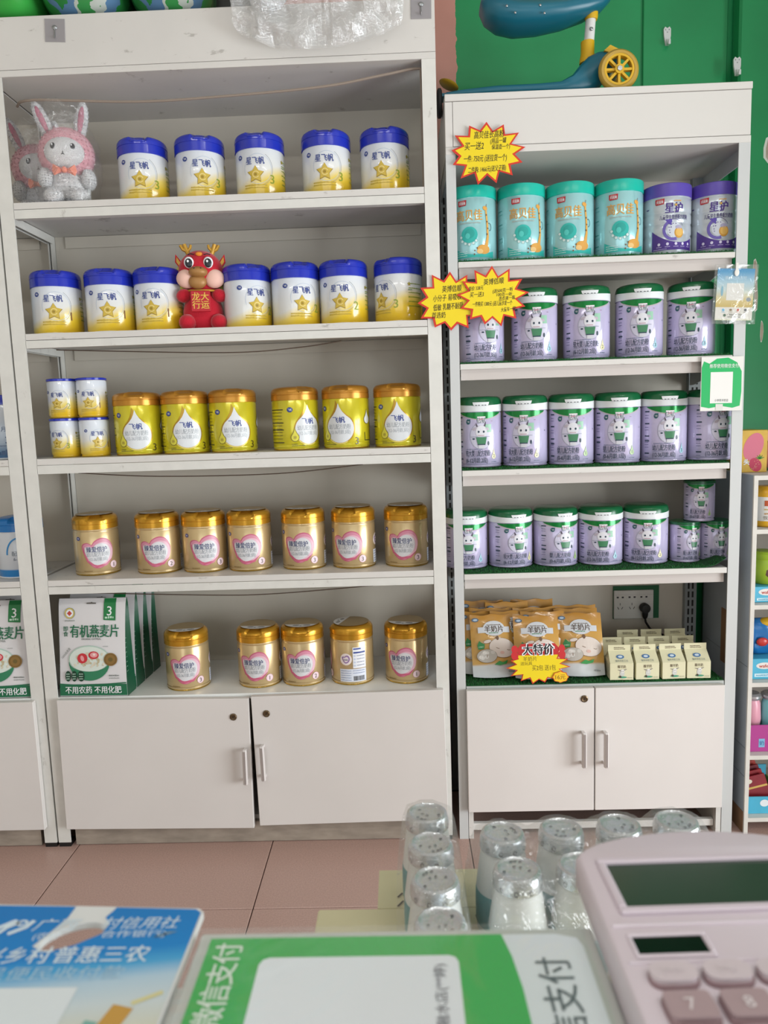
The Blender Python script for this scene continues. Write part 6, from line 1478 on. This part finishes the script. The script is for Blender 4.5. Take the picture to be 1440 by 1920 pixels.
BLB = mat('cyan_box', '4fb3d3', rough=0.4, var=0.08, scale=20)
for z, lab in ((0.6342, 'blue wafer box under the lime green tub'), (0.4242, 'blue wafer box under the blue pouch')):
    b_ = thing('wafer_box', lab + ' on the rack', 'snack box', (0.842, 0.075, z), group='blue wafer boxes'); hh = 0.042 if z > 0.5 else 0.056
    obj('box', G().rbox(-0.046, 0.046, -0.05, 0.05, 0, hh, 0.001).mesh('box', BLB), b_)
    a = Art(); a.ell(-0.012, hh * 0.66, 0.022, 0.009, ink('e8e2dc'), 0); a.text('wafer', -0.012, hh * 0.66, 0.011, ink('c2412f'), 1, off=0.02); a.rect(-0.038, hh * 0.12, 0.008, hh * 0.28, ink('d9eef4'), 0); a.lines(-0.034, 0.004, hh * 0.2, 0.004, ink('4fa3c3'), 1, seed=3)
    a.build('box_print', b_, place=lambda x, y, d: (x, -0.05 - d, y))
b_ = thing('candy_pouch', 'shiny blue candy pouch with yellow top on the rack', 'snack bag', (0.842, 0.07, 0.4804))
obj('pouch', G().ball((0, 0, 0.050), (0.047, 0.022, 0.050), nu=28, nv=18, warp=lambda p: Vector((math.copysign(abs(p.x) ** 0.55, p.x), p.y * (1 + 0.15 * math.sin(9 * p.x + 4 * p.z)), math.copysign(abs(p.z) ** 0.7, p.z)))).mesh('pouch', mat('shiny_blue_pouch', '1f6fb0', rough=0.2, bump=0.3, scale=30)), b_)
obj('yellow_top', G().ball((0.012, -0.006, 0.088), (0.030, 0.016, 0.014), nu=16, nv=10).mesh('yellow_top', YEL2), b_); obj('red_emblem', G().ball((-0.010, -0.025, 0.040), (0.016, 0.006, 0.012), nu=14, nv=8).mesh('red_emblem', mat('red_print', 'c2352f', rough=0.3)), b_)
MAG = mat('magenta_box', 'b23f8e', rough=0.45); b_ = thing('counter_box', 'magenta tray box holding small bottles on the lower rack shelf', 'box', (0.842, 0.075, 0.2222))
obj('tray', G().box(-0.050, 0.05, -0.052, -0.049, 0, 0.074).box(-0.050, 0.05, 0.049, 0.052, 0, 0.09).box(-0.0515, -0.0495, -0.05, 0.05, 0, 0.085).box(0.0495, 0.0515, -0.05, 0.05, 0, 0.085).box(-0.05, 0.05, -0.05, 0.05, 0, 0.003).mesh('tray', MAG), b_)
a = Art(); a.rect(-0.022, 0.012, -0.006, 0.036, ink('7fb8d6'), 0); a.text('奶', -0.014, 0.024, 0.012, ink('2f5f9a'), 1); a.rect(0.002, 0.050, 0.04, 0.066, ink('f0d6e2'), 0); a.build('tray_print', b_, place=lambda x, y, d: (x, -0.052 - d, y))
for i, (x, c, nm) in enumerate(((-0.024, 'e6a3b4', 'left'), (0.026, '7fcfd2', 'right'))):
    b_ = thing('yogurt_bottle', ('pink' if i == 0 else 'pale turquoise') + ' small yogurt bottle standing in the magenta tray', 'bottle', (0.842 + x, 0.065, 0.2262))
    obj('bottle', G().lathe([(0.0, 0), (0.019, 0), (0.021, 0.004), (0.021, 0.055), (0.024, 0.075), (0.022, 0.118), (0.018, 0.128), (0.0, 0.128)], 24).mesh('bottle', mat('bottle_' + c, c, rough=0.3)), b_)
    obj('foil_cap', G().lathe([(0.0, 0.146), (0.018, 0.147), (0.024, 0.142), (0.024, 0.136), (0.018, 0.128), (0.0, 0.128)][::-1], 24).mesh('foil_cap', mat('silver_cap', 'c3c6ca', rough=0.3, metal=0.7)), b_)
    obj('band', G().lathe([(0.0222, 0.040), (0.0226, 0.041), (0.0226, 0.053), (0.0222, 0.054)], 24).mesh('band', mat('teal_band', '5fc3cc', rough=0.4)), b_)
b_ = thing('counter_box', 'green and blue tray box with red packets on the bottom rack shelf', 'box', (0.842, 0.075, 0.0452))
obj('tray', G().box(-0.050, 0.05, -0.054, -0.051, 0, 0.048).box(-0.0515, -0.0495, -0.05, 0.05, 0, 0.06, 1).box(0.0495, 0.0515, -0.05, 0.05, 0, 0.06, 1).box(-0.05, 0.05, 0.049, 0.052, 0, 0.09).box(-0.05, 0.05, -0.05, 0.05, 0, 0.003).mesh('tray', [BLB, LIME]), b_)
a = Art(); a.ell(-0.002, 0.030, 0.012, 0.010, ink('e8eef0'), 0); a.ell(0.03, 0.02, 0.009, 0.008, ink('e3c832'), 0); a.rect(0.02, 0.003, 0.04, 0.010, ink('e0632c'), 0); a.build('tray_print', b_, place=lambda x, y, d: (x, -0.054 - d, y))
cols = ['8f1f2c', 'a8242e', '7a1a28', 'b23a30', 'c29a2c', '8a1f2a']
for i in range(6):
    b_ = thing('snack_packet', f'red and gold snack packet in the bottom tray, {ORD[i]} from the front', 'snack packet', (0.842, 0.038 + 0.014 * i, 0.0502), rot=(R(-18), R(-14), 0), group='snack packets in the bottom tray')
    obj('packet', G().rbox(-0.036, 0.036, -0.003, 0.003, 0.0, 0.088 + 0.006 * i, 0.0012).mesh('packet', mat('packet_' + cols[i], cols[i], rough=0.3, var=0.2, scale=40)), b_)
    a = Art(); a.rect(-0.034, 0.055, 0.034, 0.060, ink('d9b25a'), 0); a.ell(-0.012, 0.075, 0.010, 0.006, ink('e3d9c2'), 0); a.build('packet_print', b_, place=lambda x, y, d: (x, -0.003 - d, y))

# ================================================================ counter with payment plaques, calculator
CT = 0.893
t = thing('counter', 'shop counter in the foreground carrying plaques and calculator', 'counter', (-0.1, -1.86, 0))
obj('counter_top', G().rbox(-0.55, 0.55, -0.26, 0.26, 0.868, CT, 0.003).mesh('counter_top', mat('pale_counter_top', 'd3d3cd', rough=0.3)), t)
obj('counter_body', G().box(-0.53, 0.53, -0.24, 0.20, 0.0, 0.868).mesh('counter_body', mat('counter_body_board', 'bdb6ab', rough=0.6)), t)
obj('kick_strip', G().box(-0.53, 0.53, 0.20, 0.204, 0.0, 0.08).mesh('kick_strip', DARK), t)
# blue bank plaque: origin at its far right corner
PZ = CT + 0.0005
t = thing('payment_plaque', 'blue bank payment plaque with a torn hanging hole at the lower left', 'plaque', (-0.2325, -1.5525, PZ))
W_, L_ = 0.150, 0.20
hole = [(-0.0615 + 0.0155 * math.cos(R(q)) * math.cos(0.5) - 0.010 * math.sin(R(q)) * math.sin(0.5), -0.0205 + 0.0155 * math.cos(R(q)) * math.sin(0.5) + 0.0095 * math.sin(R(q)) * math.cos(0.5)) for q in range(0, 360, 15)]
outer = [(0.0, -0.003), (-0.003, 0.0), (-W_ + 0.003, 0.008), (-W_, 0.005), (-W_, -L_), (0.0, -L_)]
def plate(name, out, hl, z0, z1, m, parent):
    loops = [[Vector((p[0], p[1], 0)) for p in out]] + ([[Vector((p[0], p[1], 0)) for p in hl]] if hl else [])
    flat = out + (hl or []); tri = tessellate_polygon(loops); n = len(flat); g = G()
    g.add([(x, y, z1) for x, y in flat] + [(x, y, z0) for x, y in flat], [tuple(q) for q in tri] + [tuple(i + n for i in reversed(q)) for q in tri])
    k = 0
    for lp in ([out, hl] if hl else [out]):
        for i in range(len(lp)):
            j = (i + 1) % len(lp); g.f.append((k + i, k + j, k + j + n, k + i + n)); g.m.append(0)
        k += len(lp)
    return obj(name, g.mesh(name, m, smooth=False), parent)
plate('board', outer, hole, 0.0, 0.0035, mat('white_plaque_board', 'dfe2e2', rough=0.35), t)
BLG = ramp_mat('blue_plaque_print', 'Y', [(-0.20, 'd9c98c'), (-0.085, 'd6d2b4'), (-0.060, 'cbd8dc'), (-0.046, 'b4cfe0'), (-0.036, '49a6da'), (-0.026, '1685cf'), (0.01, '0f7ac4')], rough=0.3, x_shift=0.14)
# the printed sheet stops short of the torn hang hole
tear = [(-0.0700, 0.0030), (-0.0705, -0.006), (-0.0745, -0.0165), (-0.0790, -0.027), (-0.0705, -0.0315), (-0.058, -0.0265), (-0.0475, -0.0185), (-0.0465, -0.0115), (-0.0505, -0.006), (-0.0485, -0.0015), (-0.0475, 0.0018)]
pr = [(-0.0012, -0.0035), (-0.0045, -0.0008)] + list(reversed(tear)) + [(-W_ + 0.004, 0.0065), (-W_ + 0.0012, 0.004), (-W_ + 0.0012, -L_ + 0.001), (-0.0012, -L_ + 0.001)]
a = Art(); a.poly(pr, BLG, 0)
PW = ink('d8e8f2')
a.text('广西', -0.0735, -0.0115, 0.0085, PW, 1, sx=1.15, shear=0.2); a.text('村信用社', -0.030, -0.0110, 0.0085, PW, 1, w=0.040, shear=0.2); a.text('(农村', -0.075, -0.0200, 0.0050, PW, 1); a.text('合作银行)', -0.031, -0.0192, 0.0048, PW, 1, w=0.033)
a.text('振兴乡村', -0.0895, -0.0335, 0.0105, PW, 1, off=0.015, w=0.046); a.text('普惠三农', -0.0415, -0.0335, 0.0105, PW, 1, off=0.015, w=0.046); a.text('惠民便民收付款', -0.065, -0.0455, 0.008, ink('a9cbe0'), 1, w=0.078)
a.stroke([(-0.104, -0.014), (-0.097, -0.008), (-0.094, -0.009), (-0.099, -0.013), (-0.101, -0.017), (-0.107, -0.0185)], 0.0026, PW, 1); a.stroke([(-0.087, -0.008), (-0.089, -0.013), (-0.096, -0.018)], 0.0026, PW, 1); a.arc(-0.0925, -0.0098, 0.0024, 0.0018, 0.0012, PW, 1)
a.rect(-W_ + 0.010, -0.15, -0.044, -0.0545, ink('dde6ea'), 1); a.stroke([(-0.028, -0.100), (-0.019, -0.066)], 0.010, ink('c79a4a'), 1); a.stroke([(-0.036, -0.100), (-0.030, -0.074)], 0.006, ink('7fb2a8'), 1); a.stroke([(-0.016, -0.0645), (-0.004, -0.058)], 0.0024, ink('d8d29a'), 1); a.poly([(-0.021, -0.022), (-0.014, -0.018), (-0.009, -0.018), (-0.017, -0.022)], ink('6f8fa6'), 1)
a.build('plaque_print', t, place=lambda x, y, d: (x, y, 0.0035 + d * 0.6))
# green payment plaque in a clear case
t = thing('payment_plaque', 'green and white payment plaque in a clear case at the bottom centre', 'plaque', (-0.1325, -1.5715, PZ))
obj('board', G().rbox(-0.0965, 0.0975, -0.145, 0.0, 0.0, 0.0035, 0.0012).mesh('board', mat('clouded_acrylic', 'c9cec8', rough=0.15)), t)
WG = ink('2fb84f'); WPN = ink('e9f1f6'); a = Art()
a.poly([(-0.0905, -0.005), (0.0905 - 0.012, -0.005), (0.0885, -0.008), (0.0905, -0.014), (0.0905, -0.140), (-0.0905, -0.140)], WPN, 0)
a.poly([(-0.0905, -0.005), (0.0525, -0.005), (0.0555, -0.020), (0.0575, -0.040), (0.0580, -0.062), (0.0560, -0.095), (0.050, -0.14), (-0.0905, -0.140)], WG, 1)
rc = [(-0.0635, -0.14), (-0.0635, -0.0235), (-0.0620, -0.0203), (-0.0590, -0.0190), (0.0260, -0.0190), (0.0290, -0.0203), (0.0303, -0.0235), (0.0303, -0.14)]
a.poly(rc, WPN, 2)
for i, ch in enumerate('微信支付'): a.text(ch, -0.0800, -0.0560 + 0.0135 * i, 0.0125, ink('e6f3e8'), 2, off=0.012, rot=90); a.text(ch, 0.0735, -0.0800 + 0.0168 * i, 0.0150, ink('5f6a70'), 2, off=0.004, rot=90)
a.text('融水店(**婷)', 0.0210, -0.0430, 0.0055, ink('4a5560'), 3, rot=90, w=0.036)
a.build('plaque_print', t, place=lambda x, y, d: (x, y, 0.0036 + d * 0.6))
obj('case', G().rbox(-0.0978, 0.0988, -0.146, 0.0013, 0.0042, 0.0054, 0.0004).mesh('case', film('clear_case', opacity=0.05, white=0.03, scale=12, bump=0.1, rough=0.05)), t)

# calculator
CB = mat('pinkish_lilac_plastic', 'dbd0d9', rough=0.4); CB2 = mat('lilac_bezel', 'd6cad4', rough=0.4); LCD = mat('dark_green_lcd', '37473c', rough=0.15); SOLAR = mat('solar_cell', '0b0f0e', rough=0.15); KEY1 = mat('pale_key', 'd3c6cc', rough=0.45); KEY2 = mat('mauve_key', 'ad969a', rough=0.5); KSH = mat('key_skirt', '9a7f84', rough=0.6)
t = thing('calculator', 'pinkish lilac desktop calculator with dark green screen in the foreground', 'calculator', (-0.0350, -1.5330, PZ), R(1.5))
CWd, CL, HT = 0.132, 0.185, 0.0225
top = [(0.006 + (CWd - 0.012) * i / 16, 0.0 + 0.014 * math.sin(math.pi * i / 16) ** 0.7) for i in range(17)]
out = [(-0.006, -CL), (CWd + 0.006, -CL), (CWd, -0.012)] + [(CWd, -0.006)] + list(reversed(top)) + [(0.0, -0.006), (0.0, -0.012)]
ctr = Vector((CWd / 2, -CL / 2, 0))
g = G(); lv = [(0.0, 0.96), (0.004, 1.0), (HT - 0.004, 1.0), (HT - 0.001, 0.985), (HT, 0.965)]
n = len(out)
for z, k in lv: g.v += [(ctr.x + (x - ctr.x) * k, ctr.y + (y - ctr.y) * k, z) for x, y in out]
for l in range(len(lv) - 1):
    for i in range(n): g.f.append((l * n + i, l * n + (i + 1) % n, (l + 1) * n + (i + 1) % n, (l + 1) * n + i)); g.m.append(0)
tri = tessellate_polygon([[Vector((p[0], p[1], 0)) for p in out]])
for q in tri: g.f.append(tuple(q)); g.m.append(0); g.f.append(tuple(i + (len(lv) - 1) * n for i in q)); g.m.append(0)
obj('body', g.mesh('body', CB, sharp=40), t)
def frame(x0, x1, y0, y1, wd, z, h, m):
    return G().rbox(x0 - wd, x1 + wd, y1, y1 + wd, z, z + h, 0.0008).rbox(x0 - wd, x1 + wd, y0 - wd, y0, z, z + h, 0.0008).rbox(x0 - wd, x0, y0, y1, z, z + h, 0.0008).rbox(x1, x1 + wd, y0, y1, z, z + h, 0.0008)
s = obj('screen', G().box(0.0120, 0.1200, -0.0535, -0.0185, HT - 0.0012, HT + 0.0004).mesh('screen', LCD), t)
obj('bezel', frame(0.0120, 0.1200, -0.0535, -0.0185, 0.0042, HT - 0.0005, 0.0030, CB).mesh('bezel', CB2), s)
s = obj('solar_panel', G().box(0.0075, 0.0385, -0.0835, -0.0725, HT - 0.0012, HT + 0.0004).mesh('solar_panel', SOLAR), t)
obj('bezel', frame(0.0075, 0.0385, -0.0835, -0.0725, 0.0022, HT - 0.0005, 0.0020, CB).mesh('bezel', CB), s)
obj('ridge', G().rbox(0.001, CWd - 0.001, -0.0655, -0.0635, HT - 0.001, HT + 0.0012, 0.0006).rbox(0.001, CWd - 0.001, -0.0885, -0.0870, HT - 0.001, HT + 0.001, 0.0005).mesh('ridge', CB), t)
def key(x, y, w, d, m, body, oval, cc):
    k = 20; pts = []
    for i in range(k):
        an = 2 * math.pi * i / k; e = 0.55 if oval else 0.3
        pts.append((x + w / 2 * math.copysign(abs(math.cos(an)) ** e, math.cos(an)), y + d / 2 * math.copysign(abs(math.sin(an)) ** (0.8 if oval else e), math.sin(an))))
    o = obj('key', G().prism([(x + (p[0] - x) * 1.06, y + (p[1] - y) * 1.06 - 0.0006) for p in pts], HT - 0.001, HT + 0.0018, 'z', 0).prism(pts, HT + 0.0018, HT + 0.0042, 'z', 1).mesh('key', [KSH, m]), t)
    a = Art(); a.text(body, x, y, d * 0.52, ink(cc), 1, off=0.01); a.build('legend', o, place=lambda u, v, dd: (u, v, HT + 0.0042 + dd * 0.4))
for i, s_ in enumerate(('M+', 'M-', 'MR', 'MC', 'GT')): key(0.0165 + 0.0225 * i, -0.0975, 0.0195, 0.0110, KEY1, s_, True, 'd9cdd2')
for r_, line in enumerate((('7', '8', '9', '÷', 'C'), ('4', '5', '6', '×', 'CE'), ('1', '2', '3', '-', '%'), ('0', '00', '.', '+', '='))):
    for i, s_ in enumerate(line): key(0.0165 + 0.0228 * i, -0.1150 - 0.0180 * r_, 0.0190, 0.0140, KEY2, s_, False, 'e3d9dc')

# ================================================================ cartons and small yogurt bottles below the counter
CRC = mat('cream_case_board', 'd9d3ae', rough=0.6, var=0.05, scale=10)
for z0, z1, lab in ((0.0, 0.322, 'cream cardboard case at the bottom of the stack in front of the counter'), (0.3225, 0.6445, 'cream cardboard case under the wrapped yogurt bottles')):
    t = thing('cardboard_case', lab, 'carton', (0.0, -1.345, z0), group='cream cases in front of the counter')
    obj('case_body', G().rbox(-0.222, 0.215, -0.155, 0.1485, 0, z1 - z0, 0.002).mesh('case_body', CRC), t)
    if z0 > 0:
        f = obj('flap', G().box(-0.160, 0.215, 0.1490, 0.2145, z1 - z0 - 0.006, z1 - z0 - 0.001).mesh('flap', CRC), t)
        a = Art(); a.poly([(-0.060, 0.135), (-0.038, 0.137), (-0.058, 0.118)], ink('3f382c'), 0); a.stroke([(-0.139, 0.165), (-0.134, 0.172)], 0.002, BLACK, 0); a.stroke([(-0.139, 0.150), (-0.133, 0.159)], 0.002, BLACK, 0); a.build('case_print', t, place=lambda x, y, d: (x, y, z1 - z0 + d))
MILKY = mat('milky_white_bottle', 'e6e9e6', rough=0.3); FOILC = mat('silver_foil_cap', 'dfe4e8', rough=0.2, metal=0.75, bump=0.25, scale=220); BLBL = mat('teal_bottle_label', '5a9a9c', rough=0.4)
bottle_me = G().lathe([(0.0, 0), (0.023, 0), (0.0262, 0.004), (0.0268, 0.030), (0.0262, 0.048), (0.0225, 0.075), (0.0205, 0.088), (0.0200, 0.0930), (0.0, 0.0930)], 28).mesh('bottle', MILKY)
lab_me = G().lathe([(0.0266, 0.010), (0.0270, 0.011), (0.0272, 0.030), (0.0268, 0.044), (0.0264, 0.045)], 28).mesh('label', BLBL)
cap_me = G().lathe([(0.0206, 0.0880), (0.0222, 0.0865), (0.0220, 0.0945), (0.0205, 0.1000), (0.0180, 0.1012), (0.0165, 0.1000), (0.0150, 0.0992), (0.0090, 0.0995), (0.0, 0.0990)], 32, warp=lambda a_, k, rr, z, q: (q[0] * (1 + 0.035 * math.sin(a_ * 16) * (k in (1, 2))), q[1] * (1 + 0.035 * math.sin(a_ * 16) * (k in (1, 2))), q[2])).mesh('foil_cap', FOILC, sharp=40)
a = Art(); rb = random.Random(3)
for i in range(8):
    an = rb.uniform(0, 6.28); rr = rb.choice((0.005, 0.0105, 0.0125)); x, y = rr * math.cos(an), rr * math.sin(an)
    a.arc(x, y, 0.0016, 0.0011, 0.0005, ink('33383c'), 0, 0, 300, 8); a.stroke([(x - 0.0012, y), (x + 0.0014, y + 0.0004)], 0.0004, ink('33383c'), 0)
cap_pr = a.build('cap_print', False, place=lambda x, y, d: (x, y, 0.0996 + d))
a = Art()
for i in range(9): u = -0.055 + 0.0138 * i; a.arc(u, 0.0905, 0.0017, 0.0022, 0.0006, ink('33383c'), 0, 0, 320, 8)
cap_sd = a.build('cap_print', False, wrap=0.0224)
def bottle(x, y, label, group):
    t = thing('yogurt_bottle', label, 'bottle', (x, y, 0.6462), R(rb.uniform(0, 360)), group=group)
    obj('bottle', bottle_me, t); obj('label', lab_me, t); c_ = obj('foil_cap', cap_me, t); obj('cap_print', cap_pr, c_); obj('cap_print', cap_sd, c_)
def shrink(label, pts, x0, x1, y0, y1, rot, about, seed):
    t = thing('shrink_wrap', label, 'plastic wrap', (0, 0, 0), group='shrink-wrapped bottle packs')
    nx, ny = max(16, int((x1 - x0) / 0.0045)), int((y1 - y0) / 0.0045); vs = []; fs = []
    M = Matrix.Translation((about[0], about[1], 0)) @ Matrix.Rotation(rot, 4, 'Z')
    Mi = M.inverted(); lp = [Mi @ Vector((x, y, 0)) for x, y in pts]
    for j in range(ny + 1):
        for i in range(nx + 1):
            x, y = x0 + (x1 - x0) * i / nx, y0 + (y1 - y0) * j / ny
            d1 = min(math.hypot(x - p.x, y - p.y) for p in lp)
            h = 0.1024 - max(0, d1 - 0.0225) * 0.75
            edge = min(x - x0, x1 - x, y - y0, y1 - y)
            h = max(h, 0.074) + 0.0025 * mathutils.noise.noise(Vector((x * 60, y * 60, seed)))
            if edge < 0.0005: h = 0.010
            elif edge < 0.005: h *= 0.62
            elif edge < 0.010: h *= 0.9
            if d1 < 0.0235: h = 0.1024
            p = M @ Vector((x, y, 0.6462 + h)); vs.append(tuple(p))
    for j in range(ny):
        for i in range(nx): fs.append((j * (nx + 1) + i, j * (nx + 1) + i + 1, (j + 1) * (nx + 1) + i + 1, (j + 1) * (nx + 1) + i))
    obj('film', G().add(vs, fs).mesh('film', film('bottle_shrink_film', opacity=0.13, white=0.06, scale=55, bump=0.9, rough=0.1), sharp=80), t)
P1 = [(-0.106 + 0.0015 * i, -1.192 - 0.0560 * i) for i in range(4)]
for i, (x, y) in enumerate(P1): bottle(x, y, f'foil-capped yogurt bottle in the single-file wrapped pack, {ORD[i]} from the back', 'bottles in the single-file pack')
shrink('clear shrink film around the single file of four yogurt bottles', P1, -0.036, 0.036, -0.205, 0.036, 0.0, (-0.104, -1.192), 3)
P2 = []
th = R(5); ax, ay = -0.034, -1.2315
for rr in range(2):
    for cc in range(4):
        x = ax + 0.0580 * cc * math.cos(th) + 0.060 * rr * math.sin(th); y = ay + 0.0580 * cc * math.sin(th) - 0.060 * rr * math.cos(th)
        P2.append((x, y)); bottle(x, y, f'foil-capped yogurt bottle in the wide wrapped pack, {"back" if rr == 0 else "front"} row, {ORD[cc]} from the left', 'bottles in the wide pack')
shrink('clear shrink film around the wide pack of eight yogurt bottles', P2, -0.036, 0.212, -0.098, 0.036, th, (ax, ay), 7)
